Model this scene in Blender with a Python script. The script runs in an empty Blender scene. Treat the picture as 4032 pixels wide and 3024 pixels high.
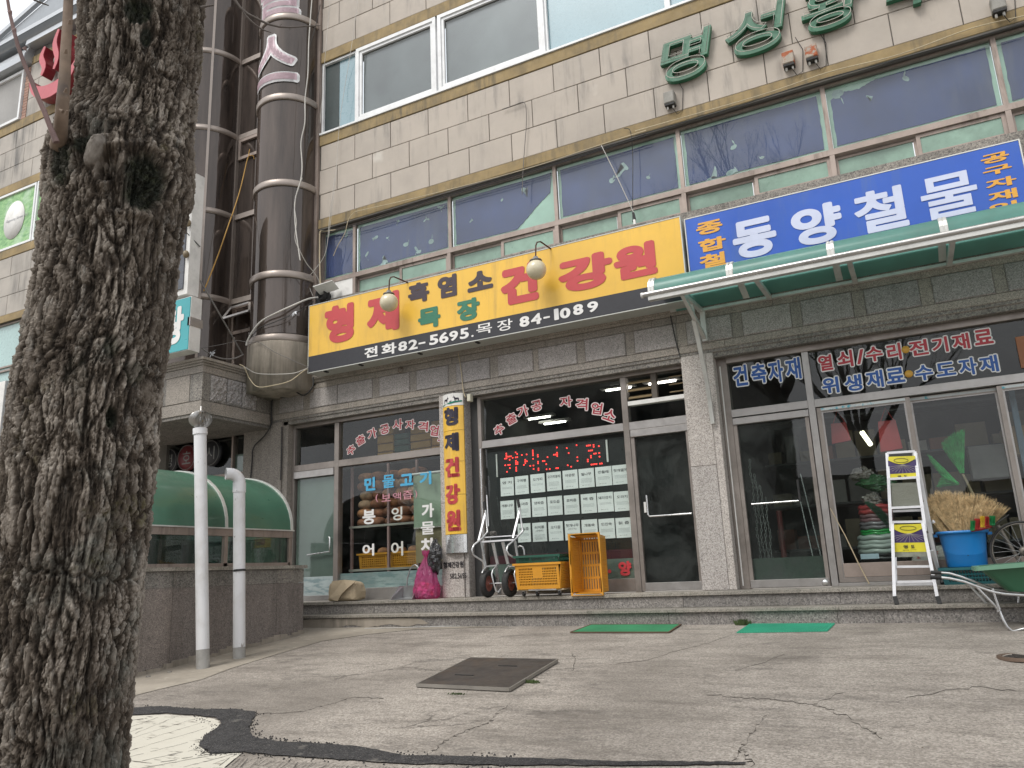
import bpy, bmesh, math, random
import numpy as np
from mathutils import Vector, Matrix, geometry as mgeo
random.seed(7); rng = np.random.default_rng(7)
SC = bpy.context.scene
COL = SC.collection
PI = math.pi; R_ = math.radians

# ------------------------------------------------------------------ camera
YAW, PIT, ROL, FPX = R_(-26.88), R_(13.537), R_(-2.436), 3086.4
FW = Vector((math.sin(YAW)*math.cos(PIT), math.cos(YAW)*math.cos(PIT), math.sin(PIT)))
r0 = Vector((math.cos(YAW), -math.sin(YAW), 0)); u0 = r0.cross(FW)
RT = r0*math.cos(ROL) + u0*math.sin(ROL); UP = -r0*math.sin(ROL) + u0*math.cos(ROL)
EYE = Vector((0, -10.0, 0.674))
cam_d = bpy.data.cameras.new('camera'); cam = bpy.data.objects.new('camera', cam_d); COL.objects.link(cam)
cam_d.sensor_width = 36; cam_d.lens = 36*FPX/4032; cam_d.clip_start = .05; cam_d.clip_end = 900
m = Matrix((RT, UP, -FW)).transposed().to_4x4(); m.translation = EYE; cam.matrix_world = m
SC.camera = cam

# ------------------------------------------------------------------ world, sun, exposure
w = bpy.data.worlds.new('World'); SC.world = w; w.use_nodes = True
nt = w.node_tree; nt.nodes.clear()
sky = nt.nodes.new('ShaderNodeTexSky'); sky.sky_type = 'NISHITA'; sky.sun_disc = False
sky.sun_elevation = R_(52); sky.sun_rotation = R_(200); sky.air_density = 1.0; sky.dust_density = 3.0
hs = nt.nodes.new('ShaderNodeHueSaturation'); hs.inputs['Saturation'].default_value = .25
mx = nt.nodes.new('ShaderNodeMix'); mx.data_type = 'RGBA'; mx.inputs['Factor'].default_value = .72
mx.inputs['B'].default_value = (8.2, 8.35, 8.6, 1)
bg = nt.nodes.new('ShaderNodeBackground'); bg.inputs['Strength'].default_value = .105
wo = nt.nodes.new('ShaderNodeOutputWorld')
nt.links.new(sky.outputs[0], hs.inputs['Color']); nt.links.new(hs.outputs[0], mx.inputs['A'])
nt.links.new(mx.outputs['Result'], bg.inputs['Color']); nt.links.new(bg.outputs[0], wo.inputs[0])
sl = bpy.data.lights.new('sun', 'SUN'); sl.energy = 1.3; sl.angle = R_(22); sl.color = (1, .97, .92)
so = bpy.data.objects.new('sun', sl); COL.objects.link(so)
so.rotation_euler = (R_(38), 0, R_(-20))
SC.view_settings.view_transform = 'Standard'; SC.view_settings.look = 'None'
SC.view_settings.gamma = 1; SC.view_settings.use_curve_mapping = False
SC.view_settings.exposure = .70
SC.cycles.max_bounces = 8; SC.cycles.transparent_max_bounces = 24

# ------------------------------------------------------------------ measuring the photo (pixels of the 4032 x 3024 photograph)
def ray(px, py): return FW + RT*((px-2016)/FPX) - UP*((py-1512)/FPX)
def at(px, py, y=0.0):
    d = ray(px, py); return EYE + d*((y-EYE.y)/d.y)
CR = dict(a=(1200,0,.6076), b=(2500,0,.6926), c=(0,1000,.6076), d=(1100,1400,.6329), e=(2400,1200,.7835), f=(0,2000,.9042),
          g=(2000,2100,.9186), h=(1100,2200,.3617), i=(3232,2100,.3617), j=(1100,1000,.3617), k=(2300,1000,.3617), l=(1100,1500,.3617),
          m=(2500,2000,.3617), n=(500,1100,.4822), o=(700,0,.603), p=(500,1700,.4822), q=(1900,1500,.4219), r=(1600,1950,.4069),
          s=(2800,1550,.5124), t=(3350,1650,.5124), u=(3300,500,.4521), v=(0,0,.4219), w=(0,700,.723), x=(900,700,.3014),
          y=(1600,850,.3165), z=(2500,700,.4069), A=(0,0,.6076))
def q(c, a, b, y=0.0):
    x0, y0, s = CR[c]; return at(x0+a*s, y0+b*s, y)
SLOPE = .089
def gz(y): return SLOPE*(min(max(y, -9.3), -.6)+.75)
def gpt(px, py, dz=0.0):
    d = ray(px, py); t = (SLOPE*(EYE.y+.75)-EYE.z)/(d.z-SLOPE*d.y); p = EYE+d*t; p.z += dz; return p
def gq(c, a, b, dz=0.0):
    x0, y0, s = CR[c]; return gpt(x0+a*s, y0+b*s, dz)

# ------------------------------------------------------------------ object helpers
def tag(o, label=None, cat=None, group=None, kind=None):
    if label: o['label'] = label
    if cat: o['category'] = cat
    if group: o['group'] = group
    if kind: o['kind'] = kind
    return o
def thing(name, label, cat, loc=(0,0,0), group=None, rz=0):
    o = bpy.data.objects.new(name, None); COL.objects.link(o); o.location = loc; o.rotation_euler.z = rz
    o.empty_display_size = .1
    return tag(o, label, cat, group)
def link(name, me, parent=None, world=True):
    o = bpy.data.objects.new(name, me); COL.objects.link(o)
    if parent is not None:
        o.parent = parent
        if world:
            o.matrix_parent_inverse = wmat(parent).inverted()
    return o
def wmat(o):
    M_ = o.matrix_basis.copy()
    if o.parent is not None: M_ = wmat(o.parent) @ o.matrix_parent_inverse @ M_
    return M_
class MB:
    """collects shapes in world coordinates into one mesh"""
    def __init__(s): s.v = []; s.f = []; s.sm = []
    def add(s, vs, fs, smooth=False):
        n = len(s.v); s.v += [tuple(v) for v in vs]; s.f += [tuple(i+n for i in f) for f in fs]; s.sm += [smooth]*len(fs); return s
    def box(s, x0, x1, y0, y1, z0, z1):
        if x0 > x1: x0, x1 = x1, x0
        if y0 > y1: y0, y1 = y1, y0
        if z0 > z1: z0, z1 = z1, z0
        return s.add([(x,y,z) for z in (z0,z1) for y in (y0,y1) for x in (x0,x1)],
                     [(0,2,3,1),(4,5,7,6),(0,1,5,4),(2,6,7,3),(0,4,6,2),(1,3,7,5)])
    def bbox(s, x0, x1, y0, y1, z0, z1, b=.006):
        """box with chamfered front edges (front = -y)"""
        return s.add([(x0,y1,z0),(x1,y1,z0),(x1,y1,z1),(x0,y1,z1),(x0,y0+b,z0),(x1,y0+b,z0),(x1,y0+b,z1),(x0,y0+b,z1),
                      (x0+b,y0,z0+b),(x1-b,y0,z0+b),(x1-b,y0,z1-b),(x0+b,y0,z1-b)],
                     [(3,2,1,0),(0,1,5,4),(1,2,6,5),(2,3,7,6),(3,0,4,7),(4,5,9,8),(5,6,10,9),(6,7,11,10),(7,4,8,11),(8,9,10,11)])
    def prism(s, pts, y0, y1):
        """polygon (x,z) extruded along y"""
        n = len(pts)
        ar = sum(pts[i][0]*pts[(i+1)%n][1]-pts[(i+1)%n][0]*pts[i][1] for i in range(n))
        if ar < 0: pts = pts[::-1]
        vs = [(x,y0,z) for x,z in pts]+[(x,y1,z) for x,z in pts]
        return s.add(vs, [tuple(range(n)), tuple(range(2*n-1,n-1,-1))]+[((i+1)%n, i, i+n, (i+1)%n+n) for i in range(n)])
    def xprism(s, pts, x0, x1):
        """polygon (y,z) extruded along x"""
        n = len(pts)
        ar = sum(pts[i][0]*pts[(i+1)%n][1]-pts[(i+1)%n][0]*pts[i][1] for i in range(n))
        if ar < 0: pts = pts[::-1]
        vs = [(x1,y,z) for y,z in pts]+[(x0,y,z) for y,z in pts]
        return s.add(vs, [tuple(range(n)), tuple(range(2*n-1,n-1,-1))]+[((i+1)%n, i, i+n, (i+1)%n+n) for i in range(n)])
    def tube(s, pts, r, n=8, cap=True, smooth=True):
        pts = [Vector(p) for p in pts]; rr = r if isinstance(r, (list, tuple)) else [r]*len(pts)
        T = []
        for i in range(len(pts)):
            a = pts[max(i-1,0)]; b = pts[min(i+1,len(pts)-1)]; T.append((b-a).normalized())
        ref = Vector((0,0,1)) if abs(T[0].z) < .9 else Vector((0,1,0))
        U = T[0].cross(ref).normalized(); vs = []; fs = []
        for i, p in enumerate(pts):
            U = (U - T[i]*U.dot(T[i]));
            if U.length < 1e-6: U = T[i].orthogonal()
            U.normalize(); V = T[i].cross(U)
            for k in range(n):
                a = 2*PI*k/n; vs.append(p + (U*math.cos(a)+V*math.sin(a))*rr[i])
        for i in range(len(pts)-1):
            for k in range(n):
                k2 = (k+1)%n; fs.append((i*n+k, i*n+k2, (i+1)*n+k2, (i+1)*n+k))
        s.add(vs, fs, smooth)
        if cap:
            m_ = len(pts)-1
            s.add(vs[:n], [tuple(range(n-1,-1,-1))]); s.add(vs[m_*n:], [tuple(range(n))])
        return s
    def bar(s, a, b, w_, h, up=(0,0,1)):
        """rectangular bar from a to b"""
        a = Vector(a); b = Vector(b); t = (b-a).normalized(); u = Vector(up)
        sd = t.cross(u)
        if sd.length < 1e-4: sd = t.orthogonal()
        sd.normalize(); u = sd.cross(t).normalized()
        vs = []
        for p in (a, b):
            for i, j in ((-1,-1),(1,-1),(1,1),(-1,1)): vs.append(p+sd*(i*w_/2)+u*(j*h/2))
        return s.add(vs, [(0,1,2,3),(7,6,5,4),(0,4,5,1),(1,5,6,2),(2,6,7,3),(3,7,4,0)])
    def lathe(s, prof, c, n=24, axis='z', smooth=True, a0=0, a1=2*PI):
        """prof: (r, h) list around axis through c"""
        cx, cy, cz = c; full = abs(a1-a0-2*PI) < 1e-6; m_ = n if full else n+1; vs = []
        for r, h in prof:
            for k in range(m_):
                a = a0+(a1-a0)*k/n; x, y = r*math.cos(a), r*math.sin(a)
                vs.append((cx+x, cy+y, cz+h) if axis == 'z' else ((cx+x, cy+h, cz-y) if axis == 'y' else (cx+h, cy+x, cz+y)))
        fs = []
        for i in range(len(prof)-1):
            for k in range(n):
                k2 = (k+1)%m_; fs.append((i*m_+k, i*m_+k2, (i+1)*m_+k2, (i+1)*m_+k))
        return s.add(vs, fs, smooth)
    def sphere(s, c, r, n=16, sz=1.0):
        prof = [(max(1e-4, r*math.sin(PI*i/n)), -r*sz*math.cos(PI*i/n)) for i in range(n+1)]
        return s.lathe(prof, c, n*2)
    def sheet(s, poly, t=.004):
        """flat outline (3D points), a thin slab hanging t below it"""
        n = len(poly); ar = sum(poly[i][0]*poly[(i+1)%n][1]-poly[(i+1)%n][0]*poly[i][1] for i in range(n))
        if ar < 0: poly = poly[::-1]
        vs = [tuple(p) for p in poly]+[(p[0],p[1],p[2]-t) for p in poly]
        return s.add(vs, [tuple(range(n))]+[((i+1)%n, i, i+n, (i+1)%n+n) for i in range(n)])
    def mesh(s, name='mesh'):
        me = bpy.data.meshes.new(name); me.from_pydata(s.v, [], s.f)
        me.polygons.foreach_set('use_smooth', s.sm); me.update(); return me
    def build(s, name, mat, parent=None):
        me = s.mesh(name)
        for mm in (mat if isinstance(mat, (list, tuple)) else [mat]): me.materials.append(mm)
        return link(name, me, parent)
def struct(name, mb, mat): return tag(mb.build(name, mat), kind='structure')

# ------------------------------------------------------------------ materials
def nodes(name):
    mt = bpy.data.materials.new(name); mt.use_nodes = True; t = mt.node_tree
    return mt, t, t.nodes['Principled BSDF'], t.nodes['Material Output']
def L(t, a, b): t.links.new(a, b)
def coord(t, sc=(1,1,1), kind='pos'):
    if kind == 'pos':
        g = t.nodes.new('ShaderNodeNewGeometry'); o = g.outputs['Position']
    else:
        g = t.nodes.new('ShaderNodeTexCoord'); o = g.outputs['Object']
    mp = t.nodes.new('ShaderNodeMapping'); mp.inputs['Scale'].default_value = sc; L(t, o, mp.inputs[0]); return mp.outputs[0]
def noise(t, sc, det=4, rough=.55, v=None, st=(1,1,1), dist=0):
    n = t.nodes.new('ShaderNodeTexNoise'); n.inputs['Scale'].default_value = sc; n.inputs['Detail'].default_value = det
    n.inputs['Roughness'].default_value = rough; n.inputs['Distortion'].default_value = dist
    L(t, v or coord(t, st), n.inputs['Vector']); return n.outputs['Fac']
def ramp(t, f, lo, hi, a=0., b=1.):
    m_ = t.nodes.new('ShaderNodeMapRange'); m_.inputs[1].default_value = lo; m_.inputs[2].default_value = hi
    m_.inputs[3].default_value = a; m_.inputs[4].default_value = b; L(t, f, m_.inputs[0]); return m_.outputs[0]
def mixc(t, f, a, b, mode='MIX'):
    m_ = t.nodes.new('ShaderNodeMix'); m_.data_type = 'RGBA'; m_.blend_type = mode
    for inp, v in (('Factor', f), ('A', a), ('B', b)):
        if isinstance(v, (int, float)): m_.inputs[inp].default_value = v
        elif isinstance(v, tuple): m_.inputs[inp].default_value = v if len(v) == 4 else (*v, 1)
        else: L(t, v, m_.inputs[inp])
    return m_.outputs['Result']
def mathn(t, op, a, b=0.0):
    m_ = t.nodes.new('ShaderNodeMath'); m_.operation = op
    for i, v in enumerate((a, b)):
        if isinstance(v, (int, float)): m_.inputs[i].default_value = v
        else: L(t, v, m_.inputs[i])
    return m_.outputs[0]
def bump(t, h, strength, dist, bs):
    b = t.nodes.new('ShaderNodeBump'); b.inputs['Strength'].default_value = strength; b.inputs['Distance'].default_value = dist
    L(t, h, b.inputs['Height']); L(t, b.outputs[0], bs.inputs['Normal'])
def objrand(t):
    o = t.nodes.new('ShaderNodeObjectInfo'); return o.outputs['Random']
MATS = {}
def M(name, col, rough=.6, metal=0., var=(3., .12), dirt=None, bmp=None, spots=None, spec=.5, rnd=0., kind='pos', streak=None, coat=0.):
    """plain procedural surface: base colour + large variation + dirt + relief"""
    if name in MATS: return MATS[name]
    mt, t, bs, out = nodes(name)
    c = None
    f = noise(t, var[0], 5)
    dark = tuple(max(0, x*(1-var[1]*1.6)) for x in col); lite = tuple(min(1, x*(1+var[1])) for x in col)
    c = mixc(t, ramp(t, f, .3, .7), dark, lite)
    if rnd:
        c = mixc(t, 1.0, c, mixc(t, objrand(t), (1-rnd,)*3, (1+rnd*.4, 1+rnd*.35, 1+rnd*.3)), 'MULTIPLY')
    if spots:
        for sc, lo, hi, cc, st in spots:
            c = mixc(t, ramp(t, noise(t, sc, 3, .6, st=st), lo, hi), c, cc)
    if streak:
        sc, lo, hi, cc = streak
        a = noise(t, 1.0, 5, .65, st=(sc, sc, sc*.12)); b = noise(t, .9, 3, .5)
        c = mixc(t, mathn(t, 'MULTIPLY', ramp(t, a, lo, hi), ramp(t, b, .4, .62)), c, cc)
    if dirt:
        c = mixc(t, mathn(t, 'MULTIPLY', ramp(t, noise(t, dirt[0], 8, .7), .45, .75), dirt[1]), c, dirt[2] if len(dirt) > 2 else (.06,.055,.045))
    L(t, c, bs.inputs['Base Color']); bs.inputs['Metallic'].default_value = metal
    L(t, ramp(t, noise(t, 14, 4), .3, .7, max(.02, rough-.08), min(1, rough+.08)), bs.inputs['Roughness'])
    bs.inputs['Specular IOR Level'].default_value = spec
    if coat: bs.inputs['Coat Weight'].default_value = coat; bs.inputs['Coat Roughness'].default_value = .08
    if bmp: bump(t, noise(t, bmp[0], 6, .6), bmp[1], bmp[2], bs)
    MATS[name] = mt; return mt
def granite(name, base, dark, lite, sc=75, stain=.35, tint=(.07,.065,.05)):
    mt, t, bs, out = nodes(name)
    v = t.nodes.new('ShaderNodeTexVoronoi'); v.inputs['Scale'].default_value = sc; L(t, coord(t), v.inputs['Vector'])
    sep = t.nodes.new('ShaderNodeSeparateColor'); L(t, v.outputs['Color'], sep.inputs[0])
    c = mixc(t, ramp(t, sep.outputs[0], .05, .6), dark, base); c = mixc(t, ramp(t, sep.outputs[1], .55, .95), c, lite)
    c = mixc(t, ramp(t, noise(t, 28, 4), .56, .75, 0, .7), c, dark)
    c = mixc(t, 1.0, c, mixc(t, objrand(t), (.86,.86,.87), (1.08,1.06,1.04)), 'MULTIPLY')
    s1 = ramp(t, noise(t, 1.3, 8, .7), .45, .8, 0, stain); c = mixc(t, s1, c, tint)
    s2 = mathn(t, 'MULTIPLY', ramp(t, noise(t, 1, 6, .7, st=(7,7,.7)), .5, .75), stain*.9); c = mixc(t, s2, c, tint)
    L(t, c, bs.inputs['Base Color']); bs.inputs['Roughness'].default_value = .75
    bump(t, noise(t, 160, 3), .35, .002, bs)
    MATS[name] = mt; return mt
def glass(name, tint=(.8,.85,.84), rough=.01, ior=1.55, dirt=.12, dcol=(.25,.26,.25), opac=0.):
    mt, t, bs, out = nodes(name); t.nodes.remove(bs)
    tr = t.nodes.new('ShaderNodeBsdfTransparent'); tr.inputs[0].default_value = (*tint, 1)
    gl = t.nodes.new('ShaderNodeBsdfGlossy'); gl.inputs['Roughness'].default_value = rough
    fr = t.nodes.new('ShaderNodeFresnel'); fr.inputs[0].default_value = ior
    df = t.nodes.new('ShaderNodeBsdfDiffuse'); df.inputs[0].default_value = (*dcol, 1)
    a = t.nodes.new('ShaderNodeMixShader'); b = t.nodes.new('ShaderNodeMixShader')
    d1 = ramp(t, noise(t, 1.6, 8, .72, dist=.6), .42, .8, opac, opac+dirt)
    L(t, d1, a.inputs[0]); L(t, tr.outputs[0], a.inputs[1]); L(t, df.outputs[0], a.inputs[2])
    # old float glass is slightly wavy
    bp = t.nodes.new('ShaderNodeBump'); bp.inputs['Strength'].default_value = .25; bp.inputs['Distance'].default_value = .004
    L(t, noise(t, 1.3, 2), bp.inputs['Height']); L(t, bp.outputs[0], gl.inputs['Normal'])
    ge = t.nodes.new('ShaderNodeNewGeometry'); L(t, mathn(t, 'MULTIPLY', fr.outputs[0], mathn(t, 'SUBTRACT', 1.0, ge.outputs['Backfacing'])), b.inputs[0]); L(t, a.outputs[0], b.inputs[1]); L(t, gl.outputs[0], b.inputs[2])
    L(t, b.outputs[0], out.inputs[0]); MATS[name] = mt; return mt
def emit(name, col, st):
    mt, t, bs, out = nodes(name); bs.inputs['Base Color'].default_value = (*[min(1, x) for x in col], 1)
    bs.inputs['Emission Color'].default_value = (*col, 1); bs.inputs['Emission Strength'].default_value = st; MATS[name] = mt; return mt
def poly_sheet(name, col, trans=.55, rough=.25):
    mt, t, bs, out = nodes(name)
    bs.inputs['Base Color'].default_value = (*col, 1); bs.inputs['Roughness'].default_value = rough
    tl = t.nodes.new('ShaderNodeBsdfTranslucent'); tl.inputs[0].default_value = (*[min(1, x*1.25) for x in col], 1)
    mxs = t.nodes.new('ShaderNodeMixShader'); mxs.inputs[0].default_value = trans
    c = mixc(t, ramp(t, noise(t, 2.2, 7, .7), .4, .75, 0, .45), (*col, 1), (.12, .13, .11, 1)); L(t, c, bs.inputs['Base Color'])
    L(t, bs.outputs[0], mxs.inputs[1]); L(t, tl.outputs[0], mxs.inputs[2]); L(t, mxs.outputs[0], out.inputs[0]); MATS[name] = mt; return mt

gr_mid = granite('granite_beam', (.285,.255,.22), (.15,.135,.12), (.38,.345,.30), 120, .35)
gr_pil = granite('granite_pillar', (.42,.385,.355), (.20,.18,.17), (.56,.53,.50), 110, .14)
gr_blk = granite('granite_block', (.30,.28,.265), (.16,.15,.145), (.42,.395,.38), 120, .25)
gr_old = granite('granite_weathered', (.235,.215,.19), (.09,.085,.08), (.33,.31,.27), 80, .6, (.045,.042,.036))
gr_wal = granite('granite_stair_wall', (.215,.185,.165), (.10,.09,.085), (.31,.27,.24), 130, .5, (.05,.042,.036))
gr_step = granite('granite_step', (.215,.20,.185), (.11,.105,.10), (.33,.31,.29), 75, .4)
gr_nose = granite('granite_nosing', (.30,.275,.235), (.15,.14,.12), (.40,.37,.32), 130, .5, (.06,.055,.04))
tile_m = M('tile_limestone', (.44,.39,.335), .75, var=(1.4,.05), rnd=.07, streak=(5,.5,.75,(.13,.125,.12)), bmp=(60,.3,.003),
           spots=[(1.1,.66,.74,(.56,.52,.46),(1,1,1))], dirt=(1.2,.22,(.16,.15,.14)))
tile_l = M('tile_limestone_stained', (.43,.395,.35), .75, var=(1.1,.08), rnd=.1, streak=(4,.42,.66,(.09,.088,.085)), bmp=(60,.3,.003), dirt=(1.0,.4,(.16,.15,.14)))
gold_m = M('ochre_band', (.30,.22,.105), .8, var=(2.5,.14), streak=(9,.45,.7,(.10,.085,.06)), bmp=(40,.4,.004), dirt=(3,.5,(.09,.08,.06)))
back_m = M('joint_mortar', (.13,.12,.105), .9)
alu = M('bronze_aluminium', (.30,.265,.24), .42, .55, var=(2,.12), dirt=(3,.4))
alu2 = M('grey_aluminium', (.42,.40,.385), .38, .7, var=(2,.08), dirt=(4,.35))
alupink = M('brown_anodised_frame', (.33,.27,.235), .5, .35, var=(2,.12), streak=(14,.5,.7,(.13,.10,.08)), dirt=(3,.35))
ringm = M('tower_ring_metal', (.36,.31,.275), .42, .5, var=(2,.1), dirt=(2,.45))
chrome = M('polished_aluminium', (.78,.78,.78), .28, .85, var=(3,.06), dirt=(6,.25))
whiteal = M('white_ladder_aluminium', (.78,.78,.80), .4, .35, var=(3,.05), dirt=(5,.2))
pvc = M('white_upvc', (.74,.75,.75), .5, var=(2,.04), dirt=(5,.22))
white_p = M('white_paint', (.72,.71,.68), .55, var=(2,.05), dirt=(4,.35))
black_m = M('black_rubber', (.018,.018,.018), .7, var=(6,.2), dirt=(9,.3,(.09,.085,.08)))
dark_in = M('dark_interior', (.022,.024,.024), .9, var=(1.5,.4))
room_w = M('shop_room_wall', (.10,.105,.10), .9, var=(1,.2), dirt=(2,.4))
conc_m = M('old_concrete', (.33,.29,.24), .9, var=(1.5,.12), streak=(6,.42,.7,(.13,.115,.09)), bmp=(45,.5,.006), dirt=(2.2,.5,(.12,.105,.08)))
# ------------------------------------------------------------------ lettering
_gc = {}
def glyph_mesh(s, bold):
    k = (s, bold)
    if k in _gc: return _gc[k]
    bold = min(bold, .014) if ('물' in s or '철' in s) and bold < .035 and bold != .03 else (min(bold, .02) if '물' in s else bold); base_off = min(bold, .012)
    cu = bpy.data.curves.new('lettering', 'FONT'); cu.body = s; cu.size = 1; cu.offset = base_off; cu.resolution_u = 6
    ob = bpy.data.objects.new('lettering_source', cu); COL.objects.link(ob)
    bpy.context.view_layer.update()
    me = bpy.data.meshes.new_from_object(ob.evaluated_get(bpy.context.evaluated_depsgraph_get()))
    v = np.array([x.co[:2] for x in me.vertices]) if len(me.vertices) else np.zeros((0,3)); f = [tuple(p.vertices) for p in me.polygons]
    bpy.data.objects.remove(ob); bpy.data.curves.remove(cu); bpy.data.meshes.remove(me)
    if len(v):
        ex = (bold-base_off)*1.15; lay = [(v, 0.)]
        if ex > .004:   # thicken by overprinting in a ring, each print a hair in front of the last
            nn = 10; lay += [(v+np.array([ex*math.cos(2*PI*i/nn), ex*math.sin(2*PI*i/nn)]), (i+1)*.00012) for i in range(nn)]
        n0 = len(v); f = [tuple(j+n0*i for j in p) for i in range(len(lay)) for p in f]; dz = np.concatenate([np.full(n0, d) for _, d in lay]); v = np.concatenate([a for a, _ in lay])
        lo, hi = v.min(0), v.max(0); v = (v-(lo+hi)/2)/np.maximum(hi-lo, 1e-6); v = np.concatenate([v, dz[:,None]], 1)
    _gc[k] = (v, f); return _gc[k]
def put(mb, s, cx, cz, w_, h, y, bold=.02, rot=0, shear=0, grow=0):
    v, f = glyph_mesh(s, bold); w2, h2 = w_+grow, h+grow; c, sn = math.cos(rot), math.sin(rot); out = []
    for a, b, dz in v:
        x, z = a*w2+b*h2*shear, b*h2; out.append((cx+x*c-z*sn, y-dz, cz+x*sn+z*c))
    mb.add(out, f); return mb
def gb(c, a0, b0, a1, b1, y):
    x0, y0, s = CR[c]; p0 = (x0+a0*s, y0+b0*s); p1 = (x0+a1*s, y0+b1*s)
    cx, cy = (p0[0]+p1[0])/2, (p0[1]+p1[1])/2; sl_ = (2520-cy)/(4210+cx); wp = abs(p1[0]-p0[0]); hp = abs(p1[1]-p0[1])-sl_*wp*.75
    C = at(cx, cy, y); w_ = (at(cx+wp/2, cy-sl_*wp/2, y)-at(cx-wp/2, cy+sl_*wp/2, y)).x; h = abs((at(cx, cy-hp/2, y)-at(cx, cy+hp/2, y)).z)
    return C.x, C.z, w_, h
def warp(mb, fn, step, x0, x1):
    """cut a flat text mesh into narrow strips and bend it: fn((x,y,z))->(x,y,z)"""
    bm = bmesh.new(); me = mb.mesh(); bm.from_mesh(me); n = int((x1-x0)/step)
    for i in range(1, n):
        bmesh.ops.bisect_plane(bm, geom=bm.verts[:]+bm.edges[:]+bm.faces[:], plane_co=(x0+i*step, 0, 0), plane_no=(1,0,0))
    for v in bm.verts: v.co = fn(v.co)
    bm.to_mesh(me); bm.free(); return me
def link_mesh(name, me, mat, parent):
    me.materials.append(mat); return link(name, me, parent)
ink = lambda n, c, r=.45: M('ink_'+n, c, r, var=(2,.04), dirt=(3,.12))
i_red, i_blk, i_grn, i_wht = ink('red', (.50,.045,.055)), ink('black', (.022,.02,.025)), ink('green', (.02,.17,.10)), ink('white', (.74,.73,.71))

# ------------------------------------------------------------------ ground
mtg, t, bs, out = nodes('worn_pavement')
vv = t.nodes.new('ShaderNodeTexVoronoi'); vv.inputs['Scale'].default_value = 75; L(t, coord(t), vv.inputs['Vector'])
sp = t.nodes.new('ShaderNodeSeparateColor'); L(t, vv.outputs['Color'], sp.inputs[0])
c = mixc(t, ramp(t, sp.outputs[0], 0, 1), (.235,.207,.176), (.44,.395,.345))
c = mixc(t, ramp(t, noise(t, 70, 4, .7), .54, .68, 0, .8), c, (.10,.09,.08))
c = mixc(t, ramp(t, noise(t, 48, 3, .7), .60, .70, 0, .7), c, (.50,.46,.41))
c = mixc(t, ramp(t, noise(t, .55, 7, .62), .44, .66, 0, .6), c, (.125,.108,.09))
c = mixc(t, ramp(t, noise(t, 1.9, 9, .8, st=(.5,1.8,1)), .48, .66, 0, .6), c, (.105,.09,.074))
c = mixc(t, mathn(t, 'MULTIPLY', ramp(t, noise(t, .9, 3), .45, .6), ramp(t, noise(t, 4.2, 9, .78, st=(.7,1.6,1)), .50, .66, 0, .72)), c, (.075,.066,.058))
c = mixc(t, ramp(t, noise(t, 2.1, 3, .4), .70, .76, 0, .55), c, (.11,.095,.075))
def cracks(t, sc, seedsh, wdt):
    nz = t.nodes.new('ShaderNodeTexNoise'); nz.inputs['Scale'].default_value = 2.6; nz.inputs['Detail'].default_value = 7; nz.inputs['Roughness'].default_value = .65
    L(t, coord(t), nz.inputs['Vector']); vm = t.nodes.new('ShaderNodeVectorMath'); vm.operation = 'MULTIPLY_ADD'
    L(t, nz.outputs['Color'], vm.inputs[0]); vm.inputs[1].default_value = (.55,.55,0); mp = coord(t, (1,1,0)); L(t, mp, vm.inputs[2])
    v2 = t.nodes.new('ShaderNodeTexVoronoi'); v2.feature = 'DISTANCE_TO_EDGE'; v2.inputs['Scale'].default_value = sc; L(t, vm.outputs[0], v2.inputs['Vector'])
    e = ramp(t, v2.outputs['Distance'], 0, wdt, 1, 0); msk = ramp(t, noise(t, .8, 2, st=(1,1,1), v=coord(t, (1,1,1))), .54+seedsh, .64+seedsh, 0, .7)
    return mathn(t, 'MULTIPLY', e, msk)
cr1 = cracks(t, .62, 0, .008); cr2 = cracks(t, 1.7, .08, .012); crk = mathn(t, 'MAXIMUM', cr1, cr2)
c = mixc(t, crk, c, (.045,.038,.03)); L(t, c, bs.inputs['Base Color']); bs.inputs['Roughness'].default_value = .9
hgt = mathn(t, 'SUBTRACT', mathn(t, 'ADD', mathn(t, 'MULTIPLY', vv.outputs['Distance'], -.5), noise(t, 35, 5)), mathn(t, 'MULTIPLY', crk, 2.0))
bump(t, hgt, .7, .006, bs)
ys = [-120, -60, -30, -16, -11, -9.8, -9.3, -9, -8, -7, -6, -5, -4, -3.5, -3, -2.5, -2, -1.5, -1, -.6, 4, 30, 120]; xs = [-150,-60,-30]+[-20+i for i in range(41)]+[30,60,150]
mb = MB(); vs = [(x, y, gz(y)) for y in ys for x in xs]; nx = len(xs)
mb.add(vs, [(j*nx+i, j*nx+i+1, (j+1)*nx+i+1, (j+1)*nx+i) for j in range(len(ys)-1) for i in range(nx-1)], True)
struct('ground', mb, mtg)
def gwave(p, dz): return (p[0], p[1], gz(p[1])+dz)
def ragged(pts, amp, n):
    out_ = []
    for i in range(len(pts)):
        a, b = Vector(pts[i]), Vector(pts[(i+1)%len(pts)])
        m_ = max(1, min(40, int((b-a).length/.05))) if n < 0 else n
        for k in range(m_):
            p = a.lerp(b, k/m_); p.x += random.uniform(-amp, amp); p.y += random.uniform(-amp, amp); out_.append(p)
    return out_
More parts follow.
